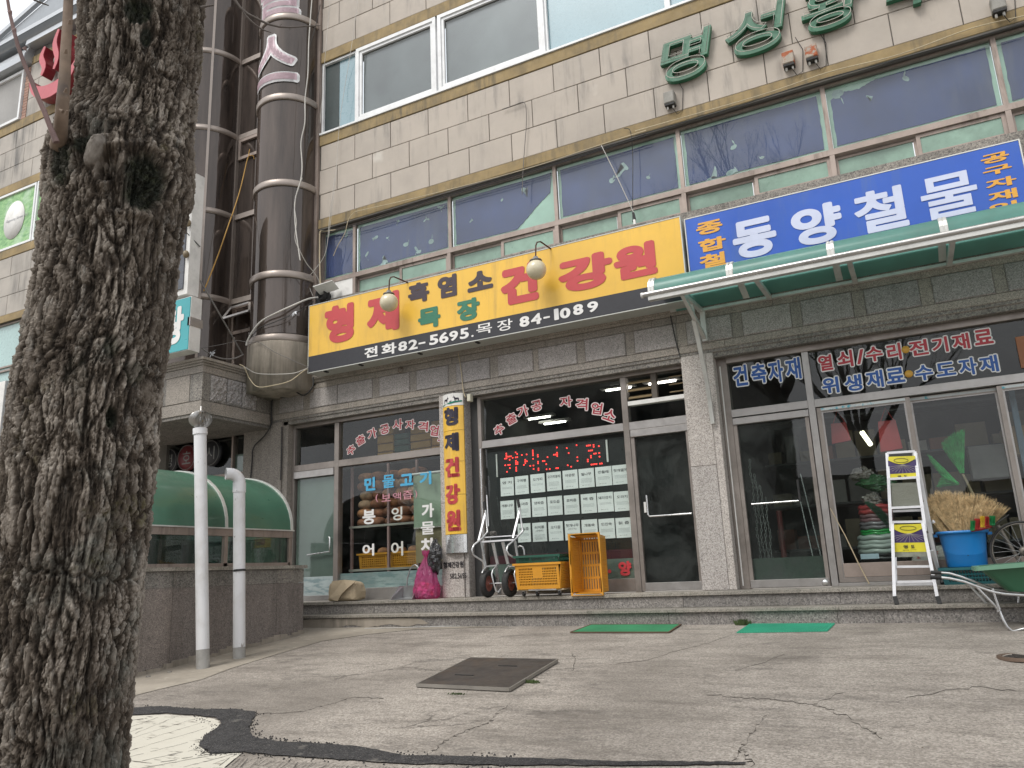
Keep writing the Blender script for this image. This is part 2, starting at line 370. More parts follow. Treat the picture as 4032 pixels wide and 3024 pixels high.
def ground_patch(name, crop, pts, mat, dz, amp=.012, n=4, t_=.012):
    P3 = ragged([gq(crop, a, b) for a, b in pts], amp, n)
    bm = bmesh.new(); vs_ = [bm.verts.new((p.x, p.y, 0)) for p in P3]
    for tri in mgeo.tessellate_polygon([[Vector((p.x, p.y, 0)) for p in P3]]):
        try: bm.faces.new([vs_[i] for i in tri])
        except ValueError: pass
    bmesh.ops.recalc_face_normals(bm, faces=bm.faces[:])
    for i in range(14):   # cut so the sheet can follow the ground
        bmesh.ops.bisect_plane(bm, geom=bm.verts[:]+bm.edges[:]+bm.faces[:], plane_co=(0, -7+.5*i, 0), plane_no=(0,1,0))
        bmesh.ops.bisect_plane(bm, geom=bm.verts[:]+bm.edges[:]+bm.faces[:], plane_co=(-9+.7*i, 0, 0), plane_no=(1,0,0))
    for v in bm.verts: v.co = gwave(v.co, dz)
    bmesh.ops.recalc_face_normals(bm, faces=bm.faces[:])
    me = bpy.data.meshes.new(name); bm.to_mesh(me); bm.free()
    if sum(p.normal.z for p in me.polygons) < 0: me.flip_normals()
    me.materials.append(mat); o = link(name, me); return tag(o, kind='structure')
tar = M('black_tar', (.032,.030,.030), .9, var=(14,.4), spots=[(60,.56,.66,(.085,.08,.075),(1,1,1)), (110,.62,.68,(.19,.18,.165),(1,1,1)), (5,.62,.72,(.13,.12,.105),(1,1,1))], bmp=(55,1.0,.014))
whp = M('white_painted_concrete', (.56,.53,.45), .85, var=(2,.06), spots=[(24,.62,.66,(.12,.105,.085),(.16,1,1)), (9,.66,.72,(.30,.27,.22),(.5,1,1))], dirt=(2,.3,(.2,.18,.14)), bmp=(40,.4,.004))
apron = M('concrete_apron', (.31,.275,.225), .9, var=(1.2,.12), dirt=(1.6,.6,(.10,.085,.065)), spots=[(9,.62,.7,(.40,.36,.30),(1,1,1))], bmp=(50,.4,.004))
ground_patch('white_painted_pavement', 'f', [(300,905),(560,908),(720,902),(850,910),(935,920),(958,935),(945,965),(895,990),(865,1040),(915,1075),(1055,1070),(980,1133),(940,1250),(300,1250)], whp, .004, .006)
ground_patch('tar_seam', 'f', [(440,868),(560,874),(700,866),(880,880),(1020,879),(1110,890),(1104,920),(1080,960),(1098,1000),(1200,1020),(1400,1030),(1600,1048),(1750,1082),(1900,1084),(2212,1092),
    (2700,1108),(3250,1112),(3250,1124),(2700,1126),(2212,1126),(2000,1121),(1800,1121),(1500,1101),(1250,1086),(1060,1067),(920,1071),(866,1040),(896,990),(946,962),(962,935),(938,916),(850,906),(720,897),(560,906),(440,906)], tar, .009, .010, -1)
ground_patch('concrete_apron', 'f', [(520,836),(560,825),(700,790),(880,748),(1000,702),(1200,640),(1400,582),(1600,552),(1800,531),(2212,519),(2212,507),(1320,507),(1318,524),(1300,560),(560,735),(430,770),(400,860)], apron, .005, .001, 1)
# tar drips and joints over the white paint, loose crumbs along the seam, ribbed strip at the bottom edge
mb = MB(); rs = random.Random(31)
LN = [((560,932),(640,918)),((590,985),(760,915)),((560,1010),(850,922)),((640,1012),(905,930)),((560,1062),(900,962)),((560,1090),(880,1010)),((620,1105),(870,1052)),((700,1112),(930,1072)),((640,1133),(960,1075)),((800,1133),(1010,1078)),((560,960),(700,912)),((880,1140),(1040,1074)),((480,1010),(620,960)),((480,1090),(600,1050))]
for (a, b), (a2, b2) in LN:
    n = 10; prev = None
    for i in range(n+1):
        u = i/n; p = gq('f', a+(a2-a)*u, b+(b2-b)*u+rs.uniform(-1.5,1.5)); w0 = rs.uniform(.0015,.0045)*(1.4 if u > .7 else 1)
        if prev and rs.random() > .12: mb.sheet([gwave((prev[0],prev[1]-prev[2]),.0075), gwave((p.x,p.y-w0),.0075), gwave((p.x,p.y+w0),.0075), gwave((prev[0],prev[1]+prev[2]),.0075)], .001)
        prev = (p.x, p.y, w0)
for i in range(60):
    a = 1000+i*20+rs.uniform(-6,6); b = 1078+min(i,30)*1.3; p = gq('f', a, b+14); p2 = gq('f', a-rs.uniform(30,60), b+rs.uniform(34,60)); w0 = rs.uniform(.002,.006)
    mb.sheet([gwave((p.x,p.y-w0),.006), gwave((p2.x,p2.y-w0),.006), gwave((p2.x,p2.y+w0),.006), gwave((p.x,p.y+w0),.006)], .001)
tag(mb.build('tar_drips', tar), kind='structure')
mb = MB(); SEAM = [(580,868),(880,880),(1105,892),(1085,955),(1110,1005),(1400,1030),(1750,1084),(2212,1094),(2212,1124),(1500,1100),(1060,1068),(920,1072),(870,1040),(950,962),(850,906)]
for i in range(900):
    k = rs.randrange(len(SEAM)-1); u = rs.random(); p = gq('f', SEAM[k][0]*(1-u)+SEAM[k+1][0]*u, SEAM[k][1]*(1-u)+SEAM[k+1][1]*u); x, y = p.x+rs.gauss(0,.025), p.y+rs.gauss(0,.035); s_ = rs.uniform(.003,.012); z = gz(y)+.009; a = rs.uniform(0,6)
    vv_ = [(x+s_*math.cos(a+j*2.1), y+s_*math.sin(a+j*2.1), z-.008) for j in range(3)]+[(x,y,z+s_*.22)]; mb.add(vv_, [(0,1,3),(1,2,3),(2,0,3)])
tag(mb.build('tar_crumbs', tar), 'loose black tar crumbs along the edges of the tar seam', 'tar crumbs', kind='stuff')
mb = MB()
for a, b, a2, b2 in ((930,765,1230,760),(1230,760,1500,752),(1500,752,1900,741),(1900,741,2300,733),(2300,733,2700,724)):
    p, p2 = gq('h', a, b), gq('h', a2, b2); mb.sheet([gwave((p.x,p.y-.012),.011), gwave((p2.x,p2.y-.01),.011), gwave((p2.x,p2.y+.012),.011), gwave((p.x,p.y+.012),.011)], .002)
struct('white_paint_line', mb, white_p)
# large branching cracks, each a sunken dark seam
mb = MB()
CK = [('f',[(1890,1060),(1930,1020),(2000,985),(2060,960),(2130,935),(2180,880),(2230,850)]), ('f',[(1120,900),(1300,890),(1420,860),(1540,825),(1700,830)]),
      ('g',[(965,970),(1000,925),(1030,880),(1070,830),(1105,770)]), ('g',[(860,690),(1000,705),(1150,715),(1300,735),(1450,680)]), ('g',[(1300,735),(1440,780),(1560,850),(1600,880)]),
      ('g',[(470,560),(600,545),(720,505),(830,480),(960,435)]), ('g',[(980,590),(1090,555),(1200,515)]), ('g',[(1700,710),(1850,680),(2000,660),(2212,680)]), ('g',[(1000,930),(1030,960),(1050,1000)]), ('g',[(280,590),(290,540),(270,515)])]
for cr_, pts in CK:
    P3 = []
    for i in range(len(pts)-1):
        for k in range(8):
            f_ = k/8; p = gq(cr_, pts[i][0]*(1-f_)+pts[i+1][0]*f_, pts[i][1]*(1-f_)+pts[i+1][1]*f_)
            P3.append((p.x+random.uniform(-.018,.018), p.y+random.uniform(-.03,.03)))
    for i in range(len(P3)-1):
        a, b = P3[i], P3[i+1]; w0 = random.uniform(.002,.006); w1 = random.uniform(.002,.006)
        mb.sheet([gwave((a[0],a[1]-w0),.003), gwave((b[0],b[1]-w1),.003), gwave((b[0],b[1]+w1),.003), gwave((a[0],a[1]+w0),.003)], .001)
tag(mb.build('pavement_crack', M('crack_dirt', (.05,.043,.034), .95)), kind='structure')

# ------------------------------------------------------------------ entrance steps
root = thing('entrance_steps', 'two long speckled granite steps running under the three shopfronts', 'steps', (-3, -.5, 0))
x0s, x1s = -9.9, 6.5
xb = [-9.9,-8.05,-6.9,-5.1,-4.62,-3.2,-2.38,-1.35,-.9,.75,2.3,4.2,6.5]; xc = [-9.9,-7.3,-5.6,-3.8,-2.7,-.93,.9,2.7,4.6,6.5]
for i in range(len(xb)-1):
    MB().bbox(xb[i]+.001, xb[i+1]-.001, -.385, .16, .318, .36, .004).build('nosing_slab', gr_nose, root)
for i in range(len(xc)-1):
    MB().bbox(xc[i]+.001, xc[i+1]-.001, -.71, -.30, .145, .183, .004).build('nosing_slab', gr_nose, root)
    MB().bbox(xc[i]+.0015, xc[i+1]-.0015, -.355, .1, .184, .317, .003).build('riser_slab', gr_step, root)
    MB().bbox(xb[i]+.4, xb[i+1]+.397, -.675, -.2, -.08, .144, .003).build('riser_slab', gr_step, root)
# whitewashed plaster skim at the left end of the lowest riser
mb = MB(); 
pts = ragged([Vector((x, z, 0)) for x, z in ((-8.45,.0),(-8.4,.125),(-7.6,.135),(-6.75,.13),(-6.3,.125),(-6.15,.06),(-6.5,.02),(-6.9,.05),(-7.1,.01),(-7.5,.04),(-7.8,.0))], .01, 4)
mb.prism([(p.x, p.y) for p in pts], -.682, -.674); mb.build('plaster_skim', conc_m, root)

# ------------------------------------------------------------------ the building
B = thing('shop_building', 'three storey building of pale stone tiles with ochre bands above granite shopfronts', 'building', (-5, .3, 0))
def core(x0, x1, z0, z1, y0=.014, y1=.35, mat=back_m): return MB().box(x0, x1, y0, y1, z0, z1).build('wall', mat, B)
XR = 6.5; XL = -8.8
core(XL, XR, 6.76, 8.6); core(XL, XR, 10.13, 14.2); core(-25, -12.4, 6.76, 8.6); core(-25, -18.35, 10.12, 12.05); core(-18.35, -12.4, 10.12, 13.95)
core(-25, -12.4, -1, 5.28); core(XL, XR, 3.5, 5.40, .014, .35, gr_old)
# tiles
def tile_row(z0, z1, xs_, xa, xb_, mat, skip=()):
    e = sorted(x for x in xs_ if xa < x < xb_); e = [xa]+e+[xb_]
    for a, b in zip(e[:-1], e[1:]):
        if b-a > .03:
            d = random.uniform(-.002, .002)
            MB().bbox(a+.006, b-.006, d, .03, z0+.005, z1-.005, .004).build('wall_tile', mat, B)
P1 = [-8.0+.776*k for k in range(-20, 22)]; P2 = [-8.39+.776*k for k in range(-20, 22)]
for xa, xb_, mt_ in ((XL, 4.2, tile_m), (-19.6, -13.2, tile_l)):
    tile_row(7.90, 8.39, P1, xa, xb_, mt_); tile_row(7.42, 7.90, P2, xa, xb_, mt_); tile_row(6.94, 7.42, P1, xa, xb_, mt_)
for r_ in range(4): tile_row(10.35+.49*r_, 10.35+.49*(r_+1), P2 if r_%2 else P1, XL, -2.8, tile_m)
for r_ in range(3): tile_row(10.35+.49*r_, 10.35+.49*(r_+1), P1 if r_%2 else P2, -19.6, -13.4, tile_l)
for r_ in range(3): tile_row(12.09+.49*r_, 12.09+.49*(r_+1), [-17.82,-17.05,-16.3,-15.5,-14.7] if r_%2 else [-17.4,-16.6,-15.9,-15.1,-14.3], -18.2, -13.4, tile_l)
for r_ in range(3): tile_row(5.30-.49*(r_+1)+.0, 5.30-.49*r_, P1 if r_%2 else P2, -19.6, -16.4, tile_l)
def band(x0, x1, z0, z1): MB().bbox(x0, x1, -.012, .03, z0, z1, .006).build('ochre_band', gold_m, B)
for x0, x1 in ((XL, XR), (-25, -12.4)): band(x0, x1, 6.76, 6.935); band(x0, x1, 8.395, 8.60)
band(XL, XR, 10.13, 10.345); band(-25, -12.4, 10.13, 10.345); band(-25, -12.4, 11.84, 12.085); band(-18.2, -12.4, 13.57, 13.78)
# slim dark drip joint under the ochre band over the windows
MB().box(XL, XR, -.004, .05, 6.735, 6.757).build('drip_joint', back_m, B)

# granite beam over the shopfronts
def gblk(x0, x1, z0, z1, y0=-.0, m_=gr_mid, nm='granite_block', y1=.25, b=.005): return MB().bbox(x0, x1, y0, y1, z0, z1, b).build(nm, m_, B)
XBm = -9.79
mb = MB().box(XBm, XR, .012, .3, 3.37, 4.06); mb.build('beam', gr_old, B)
e = [XBm, -8.1, -6.6, -5.2, -3.6, -2.555, -1.95, -.35, 1.6, 3.2, 4.9, XR]
for a, b in zip(e[:-1], e[1:]): gblk(a+.0015, b-.0015, 3.41, 3.507, .0, gr_mid); gblk(a+.0015, b-.0015, 3.365, 3.408, .014, gr_mid)
e = [XBm, -7.9, -6.1, -4.5, -2.9, -2.55, -1.3, .4, 2.1, 3.9, XR]
for a, b in zip(e[:-1], e[1:]):
    gblk(a+.0015, b-.0015, 3.845, 3.945, .0, gr_mid)
    MB().xprism([(.02,3.947),(-.02,3.947),(-.035,3.975),(-.035,3.99),(-.06,4.0),(-.075,4.03),(-.075,4.06),(.02,4.06)], a+.001, b-.001).build('cornice', gr_mid, B)
BK = [(-9.6,-9.07),(-8.92,-8.335),(-8.325,-7.61),(-7.47,-6.88),(-6.75,-6.16),(-6.02,-5.43),(-5.29,-4.71),(-4.62,-4.02),(-3.89,-3.29),(-3.16,-2.57),(-2.43,-1.84),(-1.70,-1.10),(-.97,-.38),(-.24,.35),(.49,1.10),(1.23,1.83),(1.97,2.57),(2.7,3.3)]
pv = XBm
for a, b in BK:
    if a-pv > .02: gblk(pv+.0015, a-.0015, 3.51, 3.842, .004, gr_mid)
    gblk(a, b, 3.512, 3.84, -.012, gr_blk, b=.012); pv = b
gblk(pv, XR, 3.51, 3.842, .004, gr_mid)
# soffit and head of shopfronts
MB().box(XBm, XR, .03, .5, 3.30, 3.364).build('soffit', gr_old, B)
# pillars: two leaves each so that the joint reads
def pillar(x0, x1, y0=0.0, y1=.34, z0=.36, z1=3.365, mat=gr_pil, joints=()):
    z = [z0]+list(joints)+[z1]
    for a, b in zip(z[:-1], z[1:]): MB().bbox(x0, x1, y0, y1, a+.001, b-.001, .006).build('pillar', mat, B)
pillar(-6.345, -5.975, .0, .34, joints=(1.72,)); pillar(-5.972, -5.905, .028, .34)
pillar(-2.545, -2.215, .0, .34, joints=(1.9,)); pillar(-2.212, -2.12, .0, .34)
pillar(1.95, 2.4)
pillar(-9.79, -9.53, .0, .34, -.2, joints=(1.7,), mat=gr_mid); pillar(-9.527, -9.42, .03, .34, -.2, mat=gr_mid); pillar(-10.45, -9.795, .03, .34, -.4, mat=gr_mid, joints=(1.7,))
# projecting granite bay over the side entrance
bx, by = -9.8, -1.5
MB().box(-14.2, bx-.012, by+.012, .3, 3.42, 4.1).build('beam', gr_old, B)
for a, b in ((-14.2,-12.6),(-12.6,-11.0),(-11.0,-9.8)):
    gblk(a+.0015, b-.0015, 3.33, 3.52, by, gr_mid, y1=by+.2); gblk(a+.0015, b-.0015, 3.98, 4.1, by, gr_mid, y1=by+.2)
for a, b in ((-13.4,-12.7),(-12.6,-11.9),(-11.8,-10.75),(-10.62,-10.08)): gblk(a, b, 3.53, 3.97, by-.006, gr_mid, y1=by+.2)
for a, b in ((-11.9,-11.8),(-10.75,-10.62),(-10.08,-9.8)): gblk(a+.002, b-.002, 3.53, 3.97, by+.003, gr_old, y1=by+.2)
def side(y0, y1, z0, z1, pr=0.0, m_=gr_mid, nm='granite_block'):
    return MB().box(bx-.2, bx+pr, y0+.0015, y1-.0015, z0+.001, z1-.001).build(nm, m_, B)
side(by, by+.2, 3.33, 3.52); side(by+.2, .0, 3.33, 3.52); side(by, -.6, 3.98, 4.1); side(-.6, 0, 3.98, 4.1)
side(by, -1.34, 3.53, 3.97, .0, gr_old); side(-.34, 0, 3.53, 3.97, -.003, gr_old)
def rough_block(y0, y1, z0, z1):
    n_, m2 = 14, 14; vs = []; rr_ = np.random.default_rng(int(abs(y0)*100)).normal(0, 1, (m2+1, n_+1))
    for j in range(m2+1):
        for i in range(n_+1):
            e_ = min(i, n_-i, j, m2-j); pr = 0.002 if e_ == 0 else .022+.011*rr_[j][i]+.012*math.sin(i*1.1+y0*9)*math.cos(j*.9)
            vs.append((bx+max(.002, pr), y0+.003+(y1-y0-.006)*i/n_, z0+.003+(z1-z0-.006)*j/m2))
    b0 = len(vs); vs += [(bx-.15,y0+.003,z0+.003),(bx-.15,y1-.003,z0+.003),(bx-.15,y1-.003,z1-.003),(bx-.15,y0+.003,z1-.003)]
    fs = [(j*(n_+1)+i, j*(n_+1)+i+1, (j+1)*(n_+1)+i+1, (j+1)*(n_+1)+i) for j in range(m2) for i in range(n_)]
    fs += [tuple(range(n_, -1, -1))[::1]+(b0, b0+1), (b0+3, b0+2)+tuple((m2*(n_+1)+i) for i in range(n_, -1, -1))]
    MB().add(vs, fs).build('rough_stone', gr_blk, B)
rough_block(-1.335, -1.0, 3.535, 3.965); rough_block(-.995, -.67, 3.535, 3.965); rough_block(-.665, -.345, 3.535, 3.965)
for z0, z1, pr in ((4.1,4.135,.02),(4.136,4.17,.045),(4.171,4.215,.07)):
    MB().box(-14.2, bx+pr, by-pr, .2, z0, z1).build('cornice', gr_mid, B)
MB().box(-14.2, bx-.02, by+.02, .4, 3.28, 3.329).build('soffit', gr_old, B)

# ---- window helpers
def frame(parent, x0, x1, z0, z1, w_, y0, y1, mat, name='frame'):
    mb = MB(); mb.box(x0, x0+w_, y0, y1, z0, z1); mb.box(x1-w_, x1, y0, y1, z0, z1); mb.box(x0+w_, x1-w_, y0+.001, y1, z0, z0+w_); mb.box(x0+w_, x1-w_, y0+.001, y1, z1-w_, z1)
    return mb.build(name, mat, parent)
def win(name='window', parent=None):
    o = bpy.data.objects.new(name, None); COL.objects.link(o); o.parent = parent or B; o.matrix_parent_inverse = wmat(o.parent).inverted(); return o
g_blue = glass('film_glass', (.93,.95,.96), .015, 1.75, .03)
film = M('blue_window_film', (.032,.055,.155), .35, var=(1.2,.25), streak=(3,.5,.7,(.075,.09,.13)))
teal_b = M('pale_green_board', (.40,.60,.46), .6, var=(2,.08), dirt=(3,.35,(.14,.22,.16)))
teal_p = M('frosted_green_pane', (.22,.345,.27), .35, var=(1.4,.22), dirt=(3,.45,(.06,.09,.07)), coat=.5)
MX = [-8.79,-8.07,-6.125,-4.24,-2.305,-.36,1.58,3.5,5.4]
for i in range(len(MX)-1):
    x0, x1 = MX[i], MX[i+1]; wn = win(); frame(wn, x0, x1, 5.78, 6.735, .028, .085, .14, alupink)
    MB().box(x0+.03, x1-.03, .16, .17, 5.81, 6.705).build('backing_board', teal_b, wn)
    ins = .05 if i else .02; a, b, c_, d_ = x0+.03+ins, x1-.03-ins, 5.81+.055, 6.705-.055
    pts = [(a,c_),(b,c_),(b,d_),(a,d_)]
    if i == 2: pts = [(a,c_),(b-.62,c_),(b-.42,c_+.16),(b-.22,c_+.33),(b-.03,c_+.46),(b,d_),(a,d_)]
    if i == 5: pts = [(a,c_),(b,c_),(b,d_),(a+.55,d_),(a+.35,d_-.07),(a+.15,d_-.05),(a,d_-.12)]
    P_ = ragged([Vector((x, z, 0)) for x, z in pts], .006, 8); MB().prism([(p.x, p.y) for p in P_], .15, .158).build('blue_film', film, wn)
    # torn scraps where the film has peeled
    sc_ = {1:[(.2,.62,.08),(.35,.55,.06),(.12,.3,.1),(.55,.35,.09),(.8,.3,.1),(.75,.72,.07),(.3,.1,.16),(.65,.14,.1),(.9,.85,.08),(.45,.82,.07)], 2:[(.72,.72,.12),(.5,.7,.05),(.2,.45,.06)],
           3:[(.55,.62,.17),(.47,.5,.1),(.75,.38,.06)], 4:[(.38,.52,.08),(.22,.06,.2),(.36,.1,.12),(.55,.2,.05)], 5:[(.1,.8,.14),(.28,.66,.08),(.5,.84,.09)], 0:[(.7,.85,.06)]}.get(i, [])
    if sc_:
        mb = MB()
        for u, v_, s_ in sc_:
            cx, cz = x0+(x1-x0)*u, 5.8+.92*v_; k = 18; a0_ = random.uniform(0, 6); sx = random.uniform(.35,.9); kk = random.choice((2,3)); ph_ = random.uniform(0,6)
            pp = [(cx+s_*sx*(.55+.4*math.sin(kk*2*PI*j/k+ph_)+random.uniform(-.08,.08))*math.cos(a0_+2*PI*j/k)+s_*.3*math.sin(4*PI*j/k), cz+s_*1.1*(.5+.35*math.sin(kk*2*PI*j/k+ph_)+random.uniform(-.06,.06))*math.sin(a0_+2*PI*j/k)) for j in range(k)]
            mb.prism(pp, .146, .1495)
        mb.build('peeled_film', M('torn_film', (.30,.42,.38), .5, var=(8,.25)), wn)
    MB().box(x0+.03, x1-.03, .118, .124, 5.81, 6.705).build('pane', g_blue, wn)
# small sliding lights below
MB().box(-8.79, XR, .06, .2, 5.715, 5.778).build('window_rail', alupink, B); MB().box(-8.05, XR, .05, .22, 5.36, 5.405).build('window_rail', alupink, B)
SX = [-8.05,-7.12,-6.14,-5.2,-4.24,-3.28,-2.3,-1.345,-.36,.6,1.58,2.55,3.5]
for i in range(len(SX)-1):
    x0, x1 = SX[i], SX[i+1]; wn = win(); yo = .09 if i%2 else .13
    if i%2: frame(wn, x0, x1-.03, 5.405, 5.71, .045, yo, yo+.04, alupink)
    else: frame(wn, x0+.03, x1, 5.40, 5.69, .03, yo, yo+.04, alupink)
    MB().box(x0+.04, x1-.04, yo+.015, yo+.022, 5.42, 5.69).build('pane', teal_p, wn)
for x in SX[::2]: MB().box(x-.03, x+.03, .062, .2, 5.41, 5.713).build('mullion', alupink, B)
MB().box(-8.79, -8.08, .07, .09, 5.2, 5.715).build('infill_panel', white_p, B)
# white framed windows of the upper floor
scr = M('insect_screen', (.105,.12,.112), .35, var=(.7,.35), coat=.6); blp = M('pale_blue_reflection', (.20,.33,.37), .3, var=(1,.06), coat=.8)  # pale blue: the reflection in the blue panes put into colour
dkt = M('dark_teal_room', (.02,.035,.035), .5)
MB().box(-8.79, 4, -.035, .12, 8.605, 8.64).build('sill', pvc, B)
WX = [(-8.79,-7.98,'n'),(-7.98,-6.26,'s'),(-6.22,-4.22,'s'),(-4.22,-2.25,'b'),(-2.25,.2,'b')]
for x0, x1, kd in WX:
    wn = win()
    if kd == 's':
        frame(wn, x0, x1, 8.64, 10.125, .065, -.012, .06, pvc); frame(wn, x0+.067, x1-.067, 8.707, 10.058, .05, .012, .05, pvc, 'sash'); a_ = .12
    else: frame(wn, x0, x1, 8.64, 10.125, .04, .02, .09, pvc); a_ = .04
    MB().box(x0+a_, x1-a_, .05 if kd == 's' else .07, .056 if kd == 's' else .076, 8.64+a_, 10.125-a_).build('pane', g_blue, wn)
    MB().box(x0+a_, x1-a_, .075, .08, 8.64+a_, 10.125-a_).build('screen' if kd == 's' else 'blind', scr if kd == 's' else blp, wn)  # blue panes: sheet coloured as their reflection, no cloth blind
MB().box(-8.75, -8.42, .068, .0745, 8.68, 10.08).build('dark_gap', dkt, B)
# left wing windows
wn = win(); frame(wn, -19.9, -17.42, 8.62, 10.12, .055, -.01, .06, pvc); frame(wn, -17.38, -15.6, 8.62, 10.12, .055, -.01, .06, pvc)
mtb, t, bs, out = nodes('grass_banner')
f1 = noise(t, 3.2, 8, .75, st=(1,1,2), dist=1.4); c = mixc(t, ramp(t, f1, .35, .65), (.10,.27,.10), (.36,.58,.26)); c = mixc(t, ramp(t, noise(t, 1.2, 3), .55, .75), c, (.55,.66,.55)); L(t, c, bs.inputs['Base Color'])
MB().box(-19.84, -17.48, .03, .04, 8.68, 10.06).build('banner', mtb, wn); MB().box(-17.32, -15.66, .03, .04, 8.68, 10.06).build('banner', mtb, wn)
mb = MB(); mb.lathe([(.0001,0),(.49,0),(.49,.004),(.0001,.004)], (0,0,0), 40, 'y'); 
mb.v = [(x*.82-18.22, .018+y, z*1.0+9.36) for x, y, z in mb.v]; mb.build('white_disc', white_p, wn)
mb = MB(); put(mb, 'Gapyeong Screen Golf', -18.1, 9.37, .86, .085, .012, .0, shear=.3); tag(mb.build('lettering', ink('grey', (.25,.25,.27)), wn), kind='stuff')
wn = win(); MB().box(-20, -12.4, .1, .12, 5.3, 6.75).build('pane', M('pale_teal_pane', (.33,.48,.46), .3, var=(1,.08), coat=.6, dirt=(2,.25)), wn)
frame(wn, -20, -17.28, 5.68, 6.75, .035, .06, .1, alupink); frame(wn, -17.25, -15.2, 5.68, 6.75, .035, .06, .1, alupink); frame(wn, -18.9, -17.27, 5.3, 5.62, .04, .05, .09, alupink); frame(wn, -17.2, -15.4, 5.3, 5.62, .04, .05, .09, alupink)
MB().box(-20, -12.4, .0, .12, 5.24, 5.3).build('sill', alupink, B)
wn = win(); frame(wn, -20.4, -18.42, 12.1, 13.5, .07, -.05, .05, pvc); MB().box(-20.3, -18.5, .0, .01, 12.17, 13.43).build('screen', M('grey_screen', (.28,.27,.255), .5, var=(1,.12)), wn)
brk = M('pink_brick', (.36,.22,.17), .85, var=(8,.1), rnd=.15)
for k in range(18): MB().box(-18.40+(.02 if k%2 else 0), -18.22, .0, .08, 12.1+k*.08, 12.17+k*.08).build('brick', brk, B)
core(-25, -18.2, 12.05, 13.6, .05, .3)
# metal mansard over the left wing
R1 = thing('metal_roof', 'grey corrugated metal roof edge with pale trim above the red bath symbol', 'roof', (-17, 0, 14))
gm = M('grey_metal_sheet', (.33,.35,.37), .45, .6, var=(1,.06), dirt=(2,.25)); gd = M('pale_metal_trim', (.48,.50,.52), .4, .5, var=(1,.05))
def rp(a, b, y): return q('v', a, b, y)
mb = MB(); mb.xprism([(.3,13.58),(-.22,13.58),(-.22,13.75),(-.1,14.02),(.3,14.02)], -24, -18.17); mb.xprism([(.3,13.98),(-.22,13.98),(-.2,14.14),(.3,14.14)], -18.17, -12.4); mb.build('lower_trim', gd, R1)
mb = MB()
for k in range(7): mb.xprism([(-.2+k*.028,14.145+k*.07),(-.235+k*.028,14.165+k*.07),(-.2+k*.028,14.205+k*.07),(.4,14.205+k*.07),(.4,14.145+k*.07)], -24, -12.4)
mb.build('corrugated_sheet', gm, R1)
MB().xprism([(.0,14.64),(-.05,14.64),(-.02,14.8),(.4,14.8)], -24, -12.4).build('middle_trim', gd, R1)
mb = MB(); mb.prism([(-25.0,14.1),(-19.9,14.85),(-17.3,15.45),(-14.5,16.1),(-12.4,16.1),(-12.4,14.8),(-25,14.1)], .0, .4); mb.build('gable_sheet', gm, R1)
mb = MB()
for a, b in (((-25,13.55),(-19.9,14.95)),((-19.9,14.95),(-17.3,15.6)),((-17.3,15.6),(-12.4,16.8))): mb.bar((a[0],-.03,a[1]), (b[0],-.03,b[1]), .1, .12)
mb.build('ridge_trim', gd, R1)

# ------------------------------------------------------------------ glazed stair tower (part of the building)
mt, t, bs, out = nodes('bronze_reflective_glass'); t.nodes.remove(bs)
df = t.nodes.new('ShaderNodeBsdfDiffuse'); gl = t.nodes.new('ShaderNodeBsdfGlossy'); gl.inputs['Roughness'].default_value = .03; gl.inputs['Color'].default_value = (.55,.50,.47,1)
L(t, mixc(t, ramp(t, noise(t, 1.0, 5, st=(4,4,.5)), .35, .7), (.024,.020,.018), (.085,.066,.056)), df.inputs[0]); lw = t.nodes.new('ShaderNodeFresnel'); lw.inputs[0].default_value = 1.62  # vertical brown streaks in the diffuse stand in for blurred reflections
mxs = t.nodes.new('ShaderNodeMixShader'); L(t, mathn(t, 'ADD', lw.outputs[0], .07), mxs.inputs[0]); L(t, df.outputs[0], mxs.inputs[1]); L(t, gl.outputs[0], mxs.inputs[2]); L(t, mxs.outputs[0], out.inputs[0]); bronze = mt
T0 = win('stair_tower'); cyx, cyy, cyr = -9.45, -.08, .6
RZ = [10.92, 9.23, 7.52, 5.81]
zz = [4.70]+RZ[::-1]+[12.7]
for a, b in zip(zz[:-1], zz[1:]):
    MB().lathe([(cyr-.012, a+.05), (cyr-.012, b-.05)], (cyx, cyy, 0), 40, a0=PI*.98, a1=2*PI+.12).build('curved_pane', bronze, T0)
for z in RZ+[4.68, 12.7]:
    MB().lathe([(cyr-.03,z-.07),(cyr+.012,z-.07),(cyr+.022,z-.055),(cyr+.022,z+.035),(cyr+.006,z+.055),(cyr-.03,z+.055)], (cyx, cyy, 0), 40, a0=PI*.97, a1=2*PI+.13).build('ring', ringm, T0)
MB().lathe([(cyr-.02,0),(cyr+.012,0),(cyr+.02,-.03),(cyr+.02,-.83),(.05,-.86)], (cyx, cyy, 4.62), 40, a0=PI*.8, a1=2*PI+.55).build('concrete_drum', conc_m, T0)
MB().box(-8.90, -8.80, -.05, .2, 4.1, 14).build('corner_post', alupink, T0); MB().box(-9.0,-8.8,.0,.3,3.9,4.7).build('plinth', conc_m, T0)
for a in (PI*1.03,): MB().bar((cyx+cyr*math.cos(a), cyy+cyr*math.sin(a), 4.7), (cyx+cyr*math.cos(a), cyy+cyr*math.sin(a), 12.7), .03, .03, (1,0,0)).build('glazing_bead', ringm, T0)
